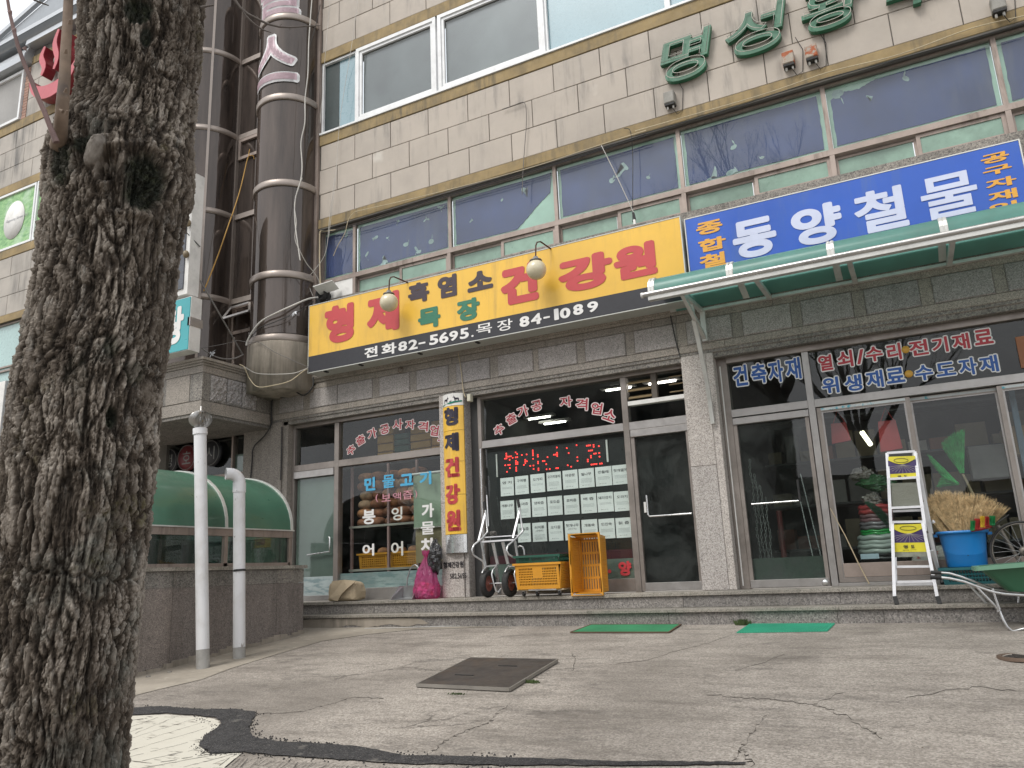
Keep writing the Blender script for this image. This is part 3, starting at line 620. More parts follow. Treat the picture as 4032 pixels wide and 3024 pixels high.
# flat strip
T1 = win('stair_glazing'); fx0, fx1 = -10.9, -9.95
zf = [4.2, 5.81, 7.52, 9.23, 10.92, 12.7]
for a, b in zip(zf[:-1], zf[1:]): MB().box(fx0+.02, fx1, .03, .05, a+.05, b-.05).build('pane', bronze, T1)
for z in zf[1:]: MB().box(fx0, fx1, -.01, .06, z-.055, z+.045).build('transom', ringm, T1)
MB().box(fx0-.05, fx0+.03, -.04, .08, 4.2, 12.7).build('mullion', ringm, T1)
frame(T1, fx0+.05, fx1-.1, 8.72, 9.16, .06, -.02, .04, alupink, 'vent_frame'); frame(T1, fx0+.04, fx1-.06, 5.16, 5.72, .06, .0, .04, alupink, 'vent_frame'); MB().box(fx0+.1, fx0+.16, -.0, .05, 4.22, 5.1).build('mullion', alupink, T1)
mb = MB(); p0 = q('n', 785, 320, -.32); p1 = q('n', 1000, 255, -.32); p2 = q('n', 850, 235, -.03); p3 = q('n', 1000, 190, -.03)
for a, b in ((p0,p1),(p1,p3),(p3,p2),(p2,p0)): mb.bar(a, b, .045, .035)
mb.build('open_vent_sash', alu2, T1)
mb = MB(); mb.add([p0, p1, p3, p2, p0+Vector((0,0,.01)), p1+Vector((0,0,.01)), p3+Vector((0,0,.01)), p2+Vector((0,0,.01))], [(0,1,2,3),(7,6,5,4),(0,4,5,1),(1,5,6,2),(2,6,7,3),(3,7,4,0)]); mb.build('vent_pane', bronze, T1)
# second, larger curved bay
T2 = win('curved_bay'); bcx, bcy, bcr = -11.62, -.08, .72
for a, b in zip(zf[:-1], zf[1:]):
    MB().lathe([(bcr, a+.05), (bcr, b-.05)], (bcx, bcy, 0), 40, a0=PI, a1=2*PI+.1).build('curved_pane', bronze, T2)
for z in zf: MB().lathe([(bcr-.03,z-.06),(bcr+.015,z-.06),(bcr+.015,z+.05),(bcr-.03,z+.05)], (bcx, bcy, 0), 40, a0=PI, a1=2*PI+.1).build('ring', ringm, T2)
for a in (-.72, -1.6, -2.4): MB().bar((bcx+(bcr+.01)*math.cos(a), bcy+(bcr+.01)*math.sin(a), 4.2), (bcx+(bcr+.01)*math.cos(a), bcy+(bcr+.01)*math.sin(a), 12.7), .045, .03, (math.cos(a),math.sin(a),0)).build('glazing_bar', ringm, T2)
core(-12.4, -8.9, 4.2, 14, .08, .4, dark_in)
# gym lettering bent round the tower
def cyl_letters(ch, cz, h, a_mid, w_, nm):
    for j, (col, off, grow, bold) in enumerate(((ink('white2', (.80,.80,.80)), .004, .10, .045), (ink('pink', (.66,.50,.55)), .010, .0, .018))):
        mb = MB(); put(mb, ch, 0, cz, w_, h, 0, bold, grow=grow)
        fn = lambda v, off=off: Vector((cyx+(cyr+.005+off)*math.cos(a_mid+v.x/cyr), cyy+(cyr+.005+off)*math.sin(a_mid+v.x/cyr), v.z))
        me = warp(mb, fn, .03, -w_, w_); link_mesh(nm+('_outline' if j == 0 else ''), me, col, T0)
cyl_letters('스', 10.03, .92, R_(275), .98, 'letter'); cyl_letters('헬', 11.45, .95, R_(275), .98, 'letter')
# ------------------------------------------------------------------ shopfronts
g_shop = glass('shop_glass', (.90,.93,.92), .01, 1.6, .06, (.2,.2,.19))
g_door = glass('grimy_door_glass', (.72,.76,.74), .02, 1.6, .35, (.12,.13,.125), .03)
frost = M('frosted_film', (.16,.20,.175), .35, var=(1.2,.12), coat=.5)
fblue = M('scraped_white_film', (.36,.42,.42), .4, var=(1.6,.2), spots=[(7,.48,.6,(.22,.30,.31),(.6,1,3))], coat=.4)
YG = .2
def rail(S, x0, x1, z0, z1, mat=alu, y0=.14, y1=.26, nm='rail'): return MB().bbox(x0, x1, y0, y1, z0, z1, .004).build(nm, mat, S)
def pane(S, x0, x1, z0, z1, mat=None, y=YG): return MB().box(x0, x1, y-.003, y+.003, z0, z1).build('pane', mat or g_shop, S)
def handle(S, pts, y=.09, r=.012, mat=chrome):
    return MB().tube([Vector((x, y, z)) for x, z in pts], r, 8).build('handle', mat, S)
# left shop
S = win('left_shopfront')
rail(S, -9.42, -9.362, .36, 3.30, nm='jamb'); rail(S, -8.50, -8.41, .36, 3.237, nm='mullion'); rail(S, -9.36, -8.50, 2.49, 2.60); rail(S, -8.41, -6.30, 2.49, 2.60); rail(S, -9.36, -6.30, 3.24, 3.30)
rail(S, -8.41, -6.30, .36, .54, alu2, .15, .25); rail(S, -9.36, -8.50, .365, .45, alu2, .15, .25, 'door_rail'); rail(S, -9.36, -8.50, 2.37, 2.485, alu2, .12, .2, 'door_rail')
pane(S, -9.36, -8.50, 2.6, 3.24); pane(S, -8.41, -6.3, 2.6, 3.24); pane(S, -8.41, -6.3, .54, 2.49)
D = win('door', S); MB().box(-9.34, -8.52, .205, .215, .45, 2.38).build('frosted_pane', frost, D); pane(D, -9.34, -8.52, .45, 2.38); handle(D, [(-8.6,1.36),(-8.58,1.36),(-8.58,1.13),(-9.05,1.1)], .15)
MB().box(-9.36, -8.5, .19, .196, .45, .745).build('film', fblue, D); MB().box(-8.41, -6.3, .206, .212, .54, .775).build('film', fblue, S)
# middle shop
S = win('middle_shopfront')
rail(S, -5.905, -5.75, .36, 3.30, M('dark_reveal', (.05,.05,.05), .6), .2, .34, 'jamb'); rail(S, -5.75, -5.692, .36, 3.30, nm='jamb'); rail(S, -3.46, -3.375, .36, 3.247, nm='mullion')
rail(S, -5.69, -3.46, 2.50, 2.61, alu2); rail(S, -3.375, -2.545, 2.50, 2.61, alu2); rail(S, -5.69, -2.545, 3.25, 3.30); rail(S, -5.69, -3.46, .37, .54, alu, .15, .25)
rail(S, -3.375, -2.545, 2.84, 2.90, white_p, .15, .25); rail(S, -5.72, -5.705, .36, 2.5, chrome, .12, .15, 'trim')
pane(S, -5.69, -3.46, 2.61, 3.25); pane(S, -5.69, -3.46, .54, 2.50); pane(S, -3.375, -2.545, 2.61, 2.84)
tan = M('tan_louvre', (.23,.17,.09), .6, var=(3,.1))
for k in range(3):
    MB().bar((-3.36,.2,2.96+k*.105), (-3.03,.2,2.96+k*.105), .10, .012, (0,-.5,.9)).build('louvre_blade', tan, S); MB().bar((-2.78,.2,2.96+k*.105), (-2.56,.2,2.96+k*.105), .05, .012, (0,-.3,.95)).build('louvre_blade', tan, S)
rail(S, -3.03, -2.95, 2.90, 3.25, M('dark_frame', (.09,.075,.06), .6), .17, .24)
MB().box(-5.69, -3.46, .207, .213, .54, .80).build('film', frost, S)
D = win('door', S); frame(D, -3.37, -2.56, .372, 2.49, .05, .15, .23, alu); rail(D, -3.32, -2.56, .372, .475, alu2, .13, .22, 'door_rail'); rail(D, -3.365, -2.56, 2.40, 2.495, alu2, .13, .22, 'door_rail')
pane(D, -3.34, -2.58, .475, 2.4, g_door); handle(D, [(-3.20,1.60),(-3.20,1.35),(-3.18,1.32),(-2.62,1.32)], .11)
MB().box(-3.27,-3.24,.186,.194,1.38,1.52).build('door_sticker', white_p, D)
mb = MB(); put(mb, '흑', -4.98, .68, .16, .17, .19, .05); o = mb.build('lettering', i_blk, S)
mb = MB(); put(mb, '소', -4.75, .66, .16, .16, .19, .05); mb.build('lettering', i_blk, S)
mb = MB(); put(mb, '양', -3.60, .67, .18, .19, .19, .05); put(mb, '.', -3.82, .64, .05, .05, .19, .05); tag(mb.build('lettering', i_red, S), kind='stuff')
# right shop
S = win('right_shopfront')
rail(S, -2.118, -1.99, .36, 3.30, alu, .17, .32, 'jamb'); MB().box(-2.085,-2.07,.165,.171,.4,3.2).build('sealant', white_p, S); rail(S, -1.055, -.975, .36, 3.217, nm='mullion', mat=alu2)
rail(S, -1.99, -1.055, 2.50, 2.60, alu2); rail(S, -.975, 1.95, 2.50, 2.60, alu2); rail(S, -1.99, 1.95, 3.22, 3.30); rail(S, 1.88, 1.95, .36, 3.3, nm='jamb')
rail(S, -.975, 1.88, .36, .40, alu2, .12, .3)
pane(S, -1.99, -1.055, 2.6, 3.22); pane(S, -.975, 1.88, 2.6, 3.22)
D = win('door', S); frame(D, -1.985, -1.065, .368, 2.485, .045, .15, .24, alu); rail(D, -1.98, -1.075, .372, .465, alu2, .13, .22, 'door_rail'); rail(D, -1.985, -1.06, 2.40, 2.485, alu2, .13, .22, 'door_rail')
pane(D, -1.94, -1.11, .465, 2.4, g_door); handle(D, [(-1.86,1.38),(-1.28,1.38)], .11); handle(D, [(-1.28,1.37),(-1.28,1.63)], .09, .016, black_m); MB().box(-1.94,-1.11,.205,.211,.465,.72).build('film', frost, D)
MB().lathe([(.001,0),(.035,0),(.035,.01),(.02,.014),(.001,.014)], (-1.12,.115,.415), 16, 'y').build('floor_lock', chrome, D)
for x0, x1, yy in ((-.965,.07,.16),(.02,1.0,.22),(.95,1.88,.16)):
    D = win('sliding_window', S); frame(D, x0, x1, .405, 2.49, .05, yy, yy+.05, alu); frame(D, x0+.045, x1-.045, .45, 2.45, .025, yy+.01, yy+.04, alu2); rail(D, x0+.06, x1-.05, .46, .62, alupink, yy+.005, yy+.045, 'kick_panel')
    pane(D, x0+.05, x1-.05, .62, 2.43, g_shop, yy+.025); MB().box(x0+.05, x1-.05, yy-.004, yy, 2.452, 2.482).build('tape', M('masking_tape', (.50,.54,.54), .6, spots=[(14,.6,.66,(.1,.35,.42),(1,1,1))]), D)
# rooms behind the glass
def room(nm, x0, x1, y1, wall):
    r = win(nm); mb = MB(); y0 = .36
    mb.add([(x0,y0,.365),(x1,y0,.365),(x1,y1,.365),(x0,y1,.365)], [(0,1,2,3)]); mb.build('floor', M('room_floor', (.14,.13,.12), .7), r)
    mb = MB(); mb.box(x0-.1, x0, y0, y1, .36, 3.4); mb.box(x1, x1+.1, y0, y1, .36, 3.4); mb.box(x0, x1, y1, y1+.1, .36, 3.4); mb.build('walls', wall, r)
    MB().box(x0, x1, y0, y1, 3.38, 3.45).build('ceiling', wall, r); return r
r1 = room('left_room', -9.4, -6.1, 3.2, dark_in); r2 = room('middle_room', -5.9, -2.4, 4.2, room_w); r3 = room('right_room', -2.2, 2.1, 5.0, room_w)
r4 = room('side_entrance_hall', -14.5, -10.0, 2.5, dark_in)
MB().box(-25,-20,.3,.4,-1,5.2).build('wall', back_m, B)
# side entrance glazing behind the pipes
gbn = M('dim_neon_glass', (.20,.20,.19), .4)
S = win('side_shopfront'); rail(S, -10.86, -10.82, .3, 3.3, alupink, nm='mullion'); rail(S, -10.5, -10.44, .3, 3.3, alupink, nm='mullion'); rail(S, -12.98, -12.92, .3, 3.3, alupink, nm='mullion'); rail(S, -14.4, -10.45, 3.28, 3.36, alupink)
rail(S, -12.92, -10.5, 2.50, 2.62, alupink); pane(S, -12.92, -10.86, 2.62, 3.28); pane(S, -10.82, -10.5, 2.62, 3.28); pane(S, -12.92, -10.5, .3, 2.5); pane(S, -14.4, -12.98, .3, 3.28); MB().box(-10.82,-10.5,.206,.212,2.6,2.95).build('film', frost, S)
for ch, x, z, dk in (('생', -12.42, 2.98, 0), ('호', -11.93, 3.0, 1), ('시', -11.32, 3.02, 0)):
    Sg = thing('round_neon_sign', {'생':'leftmost round dark neon sign in the side entrance window','호':'round dark red neon sign half hidden by the tall white pipe','시':'round dark neon sign right of the tall white pipe'}[ch], 'neon sign', (x,.1,z), 'round neon signs in the side window')
    MB().lathe([(.001,0),(.24,0),(.24,.07),(.001,.07)], (x,.08,z), 28, 'y').build('disc', ink('darkred', (.16,.02,.025)) if dk else M('sign_black', (.035,.035,.04), .5), Sg)
    MB().tube([(x+.225*math.cos(a*PI/14), .07, z+.225*math.sin(a*PI/14)) for a in range(29)], .005, 6, False).build('neon_ring', gbn, Sg)
    mb = MB(); put(mb, ch, x, z, .22, .24, .074, .0); mb.build('letter', ink('offwhite', (.22,.22,.21)), Sg)

# ------------------------------------------------------------------ window lettering
def letters(parent, crop, items, y, mat, bold=.025, outline=None, nm='letter', shear=0, rots=None):
    for i, (ch, a0, b0, a1, b1) in enumerate(items):
        cx, cz, w_, h = gb(crop, a0, b0, a1, b1, y); rt = rots[i] if rots else 0
        if outline: mb = MB(); put(mb, ch, cx, cz, w_, h, y+.002, bold+.05, rt, shear, .028); mb.build(nm+'_outline', outline, parent)
        mb = MB(); put(mb, ch, cx, cz, w_, h, y, bold, rt, shear); mb.build(nm, mat, parent)
T = thing('window_lettering', 'arc of small red Korean letters with white edges across the left shop transom', 'lettering', (-7.4,.18,3))
pale = ink('pale_edge', (.62,.55,.53)); wred = ink('window_red', (.30,.02,.035))
letters(T, 'l', [('추',735,700,825,805),('출',835,588,930,698),('가',960,515,1055,635),('공',1097,470,1195,580),('사',1235,412,1340,535),('자',1373,420,1475,530),('격',1512,438,1618,555),('업',1640,478,1732,600),('소',1735,560,1790,660)], .19, wred, .02, pale, rots=[.45,.38,.25,.12,0,-.02,-.12,-.2,-.3])
T = thing('window_lettering', 'arc of small red Korean letters with white edges above the LED panel', 'lettering', (-4.6,.18,3))
letters(T, 'q', [('추',108,405,200,505),('출',220,300,315,405),('가',325,228,425,340),('공',458,178,552,282),('자',722,140,832,248),('격',872,160,980,278),('업',1015,200,1115,315),('소',1130,260,1245,378)], .19, wred, .02, pale, rots=[.45,.35,.22,.12,0,-.12,-.25,-.45])
T = thing('window_lettering', 'light blue painted letters on the left shop window', 'lettering', (-7.1,.18,2.1))
letters(T, 'l', [('민',925,1045,1045,1200),('물',1122,1015,1257,1168),('고',1315,1005,1457,1145),('기',1525,980,1655,1135)], .186, ink('sky', (.07,.36,.58)), .045)
T = thing('window_lettering', 'small pink painted letters in brackets under the light blue ones', 'lettering', (-7.1,.18,1.9))
letters(T, 'l', [('(',1048,1230,1075,1320),('보',1112,1225,1212,1315),('액',1235,1212,1325,1300),('즙',1345,1190,1447,1290),(')',1475,1190,1500,1278)], .186, ink('pinkpaint', (.52,.24,.28)), .01)
T = thing('window_lettering', 'two white painted letters one above the other at the left of the left window', 'lettering', (-7.6,.18,1.3))
letters(T, 'd', [('붕',517,955,597,1052),('어',517,1170,590,1248)], .186, i_wht, .03)
T = thing('window_lettering', 'two pale painted letters one above the other in the middle of the left window', 'lettering', (-7.1,.18,1.3))
letters(T, 'd', [('잉',698,940,765,1027),('어',695,1155,770,1248)], .186, ink('paper', (.55,.55,.50)), .02)
T = thing('window_lettering', 'three white painted letters in a column beside the yellow pillar sign', 'lettering', (-6.6,.18,1.5))
letters(T, 'd', [('가',885,917,962,1010),('물',880,1030,965,1115),('치',880,1133,955,1228)], .186, i_wht, .04)
T = thing('window_lettering', 'outlined blue letters on the transom over the hardware shop door', 'lettering', (-1.5,.18,3))
wb = ink('royal', (.02,.09,.33)); rd2 = ink('crimson', (.42,.03,.045))
letters(T, 'e', [('건',622,300,692,412),('축',712,290,788,400),('자',798,275,872,395),('재',885,262,960,380)], .19, wb, .03, i_wht)
T = thing('window_lettering', 'outlined red letters in the upper line over the hardware shop window', 'lettering', (.1,.18,3.05))
letters(T, 'e', [('열',1050,248,1120,335),('쇠',1145,225,1222,318),('/',1240,222,1280,300),('수',1287,205,1372,290),('리',1395,190,1465,282),('전',1505,172,1600,260),('기',1620,158,1700,245),('재',1722,140,1808,230),('료',1832,118,1925,205)], .19, rd2, .03, i_wht)
T = thing('window_lettering', 'outlined blue letters in the lower line over the hardware shop window', 'lettering', (.1,.18,2.8))
letters(T, 'e', [('위',1068,360,1152,450),('생',1180,348,1268,438),('재',1290,325,1375,422),('료',1390,312,1482,398),('수',1535,298,1625,385),('도',1640,285,1738,362),('자',1755,262,1845,358),('재',1860,250,1952,345)], .19, wb, .03, i_wht)
for nm_, (a, b) in (('upper', (1488,225)), ('lower', (1504,347))):
    p = q('e', a, b, .185); o = MB().lathe([(.001,0),(.045,0),(.045,.004),(.001,.004)], p, 20, 'y').build('yellow_dot', ink('amber', (.60,.33,.05)))
    tag(o, 'round yellow dot in the %s line of window letters' % nm_, 'sticker', 'yellow dots between the window letters')

# ------------------------------------------------------------------ big signs
def lightbox(nm, label, x0, x1, z0, z1, yf, yb, face, case, loc=None, cat='sign'):
    T = thing(nm, label, cat, loc or ((x0+x1)/2, yf, z0)); MB().box(x0, x1, yf+.012, yb, z0, z1).build('case', case, T)
    MB().box(x0+.012, x1-.012, yf, yf+.011, z0+.012, z1-.012).build('face', face, T); return T
yel = M('sign_yellow', (.78,.47,.055), .4, var=(1.2,.06), dirt=(1.6,.3,(.55,.31,.05)), coat=.2, streak=(8,.5,.74,(.50,.30,.06))); case_m = M('sign_case', (.55,.56,.52), .45, .3, dirt=(3,.4))
navy = M('sign_charcoal', (.024,.024,.030), .5, var=(1.5,.12))
YS = -.4
T = lightbox('yellow_shop_sign', 'long yellow sign box with red letters over a charcoal strip of phone numbers', -8.62, -2.27, 4.0, 5.17, YS, -.1, yel, case_m)
MB().box(-8.608, -2.282, YS-.004, YS-.001, 4.012, 4.28).build('charcoal_strip', navy, T)
frame(T, -8.622, -2.268, 3.998, 5.172, .012, YS-.006, YS+.02, case_m, 'edge_trim')
sr = ink('sign_red', (.50,.055,.06)); sk = ink('sign_black', (.045,.03,.04)); sg = ink('sign_green', (.03,.17,.10))
mb_ = [('형',490,525,810,990,sr),('제',950,395,1302,880,sr),('흑',1400,290,1630,548,sk),('염',1722,212,1930,490,sk),('목',1508,565,1752,825,sg),('장',1930,465,2180,742,sg)]
for ch, a0, b0, a1, b1, mm in mb_: letters(T, 'j', [(ch,a0,b0,a1,b1)], YS-.006, mm, .055)
letters(T, 'y', [('소',757,655,1075,953)], YS-.006, sk, .055); letters(T, 'y', [('건',1168,560,1635,1125)], YS-.006, sr, .06)
letters(T, 'y', [('강',1880,430,2560,975)], YS-.006, sr, .06)
letters(T, 'k', [('원',318,-150,785,298)], YS-.006, sr, .06)
letters(T, 'j', [('전',925,1000,1070,1135),('화',1112,960,1275,1105),('8',1295,945,1390,1062),('2',1405,925,1505,1048),('-',1515,955,1590,985),('5',1632,870,1730,995),('6',1740,845,1840,975),('9',1850,830,1945,950),('5',1965,800,2062,930),('.',2090,880,2115,905)], YS-.008, i_wht, .03)
letters(T, 'y', [('목',870,1325,1065,1482),('장',1130,1275,1320,1440)], YS-.008, i_wht, .01)
letters(T, 'y', [('8',1408,1240,1530,1388),('4',1550,1205,1680,1360),('-',1705,1245,1785,1280),('1',1838,1150,1895,1300),('0',1910,1135,2040,1283),('8',2075,1090,2200,1240)], YS-.008, i_wht, .04)
letters(T, 'k', [('9',35,508,152,640)], YS-.008, i_wht, .03)
for a, b in ((485,1283),(865,1222),(1510,1090),(2140,975)):
    p = q('j', a, b, -.38); MB().box(p.x-.02, p.x+.02, -.37, -.28, 3.985, 4.0).build('drain_slot', black_m, T)
blue = M('sign_blue', (.012,.09,.47), .4, var=(1,.09), coat=.2, dirt=(1.5,.25,(.04,.12,.36)), streak=(7,.52,.76,(.05,.12,.36))); lil = ink('lilac_white', (.58,.62,.78), .35); amb = ink('amber2', (.72,.36,.045))
T = lightbox('blue_shop_sign', 'bright blue sign with large white letters behind the green awning', -2.23, 1.56, 4.1, 5.13, -.35, -.05, blue, white_p)
frame(T, -2.234, 1.564, 4.096, 5.134, .012, -.355, -.33, white_p, 'edge_trim')
letters(T, 'z', [('동',945,358,1365,800),('양',1515,220,2000,680)], -.356, lil, .042)
letters(T, 'u', [('철',140,500,592,945),('물',722,365,1210,822)], -.356, lil, .03)
letters(T, 'z', [('종',592,395,845,562),('합',615,558,880,725),('철',625,710,880,890)], -.356, amb, .035)
letters(T, 'u', [('공',1242,205,1488,330),('구',1260,315,1512,430),('자',1285,420,1552,545),('재',1308,530,1560,655),('일',1320,635,1570,760)], -.356, amb, .035)
# wall mounted green letters with neon outline
gsm = M('green_enamel', (.018,.13,.065), .4, var=(2,.15), dirt=(3,.3)); neon = M('neon_tube', (.55,.52,.46), .3)
T = thing('wall_letters', 'green brush style letters standing off the upper wall with thin neon outlines', 'sign', (-.6,-.05,7.7))
def big_letter(ch, crop, a0, b0, a1, b1, grp):
    cx, cz, w_, h = gb(crop, a0, b0, a1, b1, -.09)
    mb = MB(); put(mb, ch, cx, cz, w_, h, -.10, .012, 0, .22)
    n = len(mb.v); bm = bmesh.new(); me = mb.mesh(); bm.from_mesh(me); r = bmesh.ops.extrude_face_region(bm, geom=bm.faces[:])
    for e_ in r['geom']:
        if isinstance(e_, bmesh.types.BMVert): e_.co.y += .08
    bmesh.ops.recalc_face_normals(bm, faces=bm.faces[:]); bm.to_mesh(me); bm.free()
    o = link_mesh('letter', me, gsm, T)
    # outline edges of the flat glyph as a tube
    bm = bmesh.new(); me2 = mb.mesh(); bm.from_mesh(me2); bmesh.ops.remove_doubles(bm, verts=bm.verts[:], dist=1e-4); tb = MB(); bd = [e_ for e_ in bm.edges if e_.is_boundary]; seen = set()
    for e_ in bd:
        if e_ in seen: continue
        ch_ = [e_.verts[0], e_.verts[1]]; seen.add(e_)
        while True:
            nx_ = [k for k in ch_[-1].link_edges if k.is_boundary and k not in seen]
            if not nx_: break
            seen.add(nx_[0]); ch_.append(nx_[0].other_vert(ch_[-1]))
        if len(ch_) > 3:
            tb.tube([Vector((cx+(p.co.x-cx)*.94+.01, -.14, cz+(p.co.z-cz)*.95+.012)) for p in ch_], .0045, 5, False)
    bm.free(); lo = tb.build('neon_outline', neon, o)
big_letter('명', 'b', 145, 160, 415, 485, 0); big_letter('성', 'b', 510, 8, 838, 345, 0); big_letter('황', 'b', 945, -150, 1290, 202, 0); big_letter('후', 'b', 1430, -260, 1800, 62, 0)
rust = M('rusty_box', (.38,.33,.27), .7, spots=[(9,.5,.56,(.36,.09,.025),(1,1,1))], dirt=(5,.5)); gbx = M('grey_box', (.30,.29,.26), .7, dirt=(5,.6))
for (a, b), mm, lb in (((198,560), gbx, 'grey transformer box below the first green wall letter'), ((872,335), rust, 'rusty transformer box, left one of the pair under the green letters'), ((1003,300), rust, 'rusty transformer box, right one of the pair under the green letters'), ((2063,25), gbx, 'dark grey transformer box at the top right of the upper wall')):
    p = q('b', a, b, -.06); T = thing('transformer_box', lb, 'transformer', (p.x,-.06,p.z), 'neon transformer boxes on the wall')
    MB().bbox(p.x-.075, p.x+.075, -.13, .0, p.z-.10, p.z+.08, .012).build('case', mm, T); MB().box(p.x-.07, p.x+.07, -.12, -.01, p.z-.13, p.z-.101).build('base', black_m, T)
    mb = MB()
    for s_ in (-1, 1): mb.lathe([(.001,-.045),(.014,-.045),(.014,0)], (p.x+s_*.04,-.065,p.z-.13), 8)
    tag(mb.build('insulators', white_p, T), kind='stuff')
    tag(MB().tube([(p.x+.03,-.08,p.z-.17),(p.x+.08,-.05,p.z-.27),(p.x+.15,-.02,p.z-.22),(p.x+.19,-.02,p.z+.1),(p.x+.12,-.04,p.z+.3)], .005, 5).build('thin_cable', black_m), 'thin black wire looping from the %s' % {0:'grey box',1:'left rusty box',2:'right rusty box',3:'top right box'}[[198,872,1003,2063].index(a)], 'cable')
# teal column sign by the granite bay and the dark one above it
tealm = M('sign_teal', (.035,.33,.36), .35, var=(1,.06), coat=.3)
T = lightbox('teal_column_sign', 'teal sign box with a white letter hanging in front of the stone bay', -10.9, -9.81, 4.28, 5.17, -1.8, -1.58, tealm, white_p)
mb = MB(); put(mb, '탕', -10.16, 4.73, .44, .62, -1.806, .05); mb.build('letter', i_wht, T); MB().box(-9.86,-9.80,-1.8,-1.55,4.68,4.82).build('bracket', alu2, T)
T = thing('tall_white_sign', 'tall narrow white sign case with a dark face above the teal sign', 'sign', (-10.3,-1.8,5.2))
MB().box(-11.2, -9.93, -1.78, -1.56, 5.24, 7.38).build('case', white_p, T); MB().box(-11.1, -10.02, -1.8, -1.781, 5.34, 7.3).build('face', M('smoked_face', (.05,.055,.07), .3, coat=.5), T)
for z in (5.9, 6.45):
    MB().sphere((-9.95,-1.83,z), .05, 8, 1.3).build('small_lamp', M('lamp_brown', (.22,.17,.10), .5), T)
MB().tube([(-9.9,-1.6,6.1),(-9.98,-1.84,6.3),(-9.96,-1.84,7.2)], .008, 6).build('wire', black_m, T)
# orange lettered sign of the left wing
T = lightbox('white_orange_sign', 'white sign box with an orange letter left of the tree', -19.5, -17.25, 3.98, 5.2, -.3, -.02, white_p, gd, None)
mb = MB(); put(mb, '5', -17.95, 4.62, .75, .9, -.32, .07); mb.build('letter', ink('orange', (.72,.17,.06)), T)
MB().box(-20, -16.2, -.05, .1, 3.75, 3.95).build('ledge', gr_old, B)
# red bath symbol
T = thing('bath_symbol_sign', 'red steaming bowl symbol on the upper wall left of the tree', 'sign', (-17,-.2,12.1))
rdk = M('red_side', (.20,.012,.022), .4); rpk = M('faded_red_face', (.50,.11,.13), .45, var=(2,.08))
def ribbon(pts, wd, name):
    n = len(pts); fr_, bk = [], []; V_ = [Vector((x, 0, z)) for x, z in pts]; Lf, Rt = [], []
    for i in range(n):
        tng = (V_[min(i+1,n-1)]-V_[max(i-1,0)]).normalized(); nn = Vector((-tng.z,0,tng.x)); ww = wd*(.35+.65*math.sin(PI*(i+.5)/n)) if name == 'flame' else wd[i]
        Lf.append(V_[i]+nn*ww); Rt.append(V_[i]-nn*ww)
    pl = [(p.x, p.z) for p in Lf]+[(p.x, p.z) for p in Rt[::-1]]
    mb = MB(); 
    for i in range(n-1): mb.prism([(Lf[i].x,Lf[i].z),(Lf[i+1].x,Lf[i+1].z),(Rt[i+1].x,Rt[i+1].z),(Rt[i].x,Rt[i].z)], -.30, -.06)
    mb.build(name, rdk, T); mb = MB()
    for i in range(n-1): mb.prism([(Lf[i].x,Lf[i].z),(Lf[i+1].x,Lf[i+1].z),(Rt[i+1].x,Rt[i+1].z),(Rt[i].x,Rt[i].z)], -.315, -.301)
    mb.build(name+'_face', rpk, T)
n_ = 17; ribbon([(-16.75+.88*math.cos(PI*(1.06+.88*i/(n_-1))), 12.83+.66*math.sin(PI*(1.06+.88*i/(n_-1)))) for i in range(n_)], [.03+.15*math.sin(PI*i/(n_-1)) for i in range(n_)], 'bowl')
for fx_, top in ((-17.2, 13.5), (-16.72, 13.8), (-16.25, 13.5)): ribbon([(fx_+.075*math.sin(i*.75), 12.72+(top-12.72)*i/9) for i in range(10)], .085, 'flame')

# ------------------------------------------------------------------ globe lamps on the yellow sign
rstm = M('rusty_pipe', (.09,.045,.035), .6, .4); glb = M('ivory_globe', (.62,.56,.40), .3, var=(2,.03), coat=.4)
for (x, z, bxp, lb) in ((-6.78, 4.78, -6.58, 'ivory globe lamp hanging over the left half of the yellow sign'), (-4.27, 4.76, -4.14, 'ivory globe lamp hanging over the right half of the yellow sign')):
    y = -.68; T = thing('globe_lamp', lb, 'lamp', (x, y, z), 'globe lamps on the yellow sign')
    MB().sphere((x,y,z), .142, 16).build('globe', glb, T)
    MB().lathe([(.001,.05),(.03,.05),(.045,.02),(.085,.0),(.09,-.012),(.001,-.012)], (x,y,z+.145), 18).build('cap', M('cast_grey', (.25,.25,.25), .5, .5), T)
    MB().tube([(x,y,z+.17),(x+.012,y,z+.36),(x+.03,y+.01,z+.41),(x+.07,y+.04,z+.42),(bxp,-.3,5.14)], .011, 8).build('arm', rstm, T)

# ------------------------------------------------------------------ pillar sign
T = thing('pillar_sign', 'tall yellow bowed sign on the pillar with five letters and a goat picture on top', 'sign', (-6.1,-.06,1))
bow = lambda v: Vector((v.x, v.y-.075*(1-((v.x+6.09)/.185)**2), v.z))
def bowed(x0, x1, z0, z1, mat, nm, th=.02, off=0):
    mb = MB(); N = 10; xs_ = [x0+(x1-x0)*i/N for i in range(N+1)]
    P_ = [(x, bow(Vector((x,off,0))).y) for x in xs_]; poly = P_+[(x, y+th) for x, y in P_[::-1]]; n = len(poly)
    vs = [(x,y,z0) for x,y in poly]+[(x,y,z1) for x,y in poly]
    fs = [(i, (i+1)%n, (i+1)%n+n, i+n) for i in range(n)]+[(i, i+1, n-2-i, n-1-i)[::-1] for i in range(N)]+[(n+i, n+i+1, 2*n-2-i, 2*n-1-i) for i in range(N)]
    return mb.add(vs, fs).build(nm, mat, T)
zz = [1.255, 1.83, 2.32, 2.79, 3.17]
for a, b in zip(zz[:-1], zz[1:]): bowed(-6.27, -5.91, a+.003, b-.003, yel, 'face_section')
bowed(-6.27, -5.91, 3.173, 3.36, white_p, 'picture_panel'); bowed(-6.272, -5.908, .99, 1.25, chrome, 'metal_foot', .03, -.004)
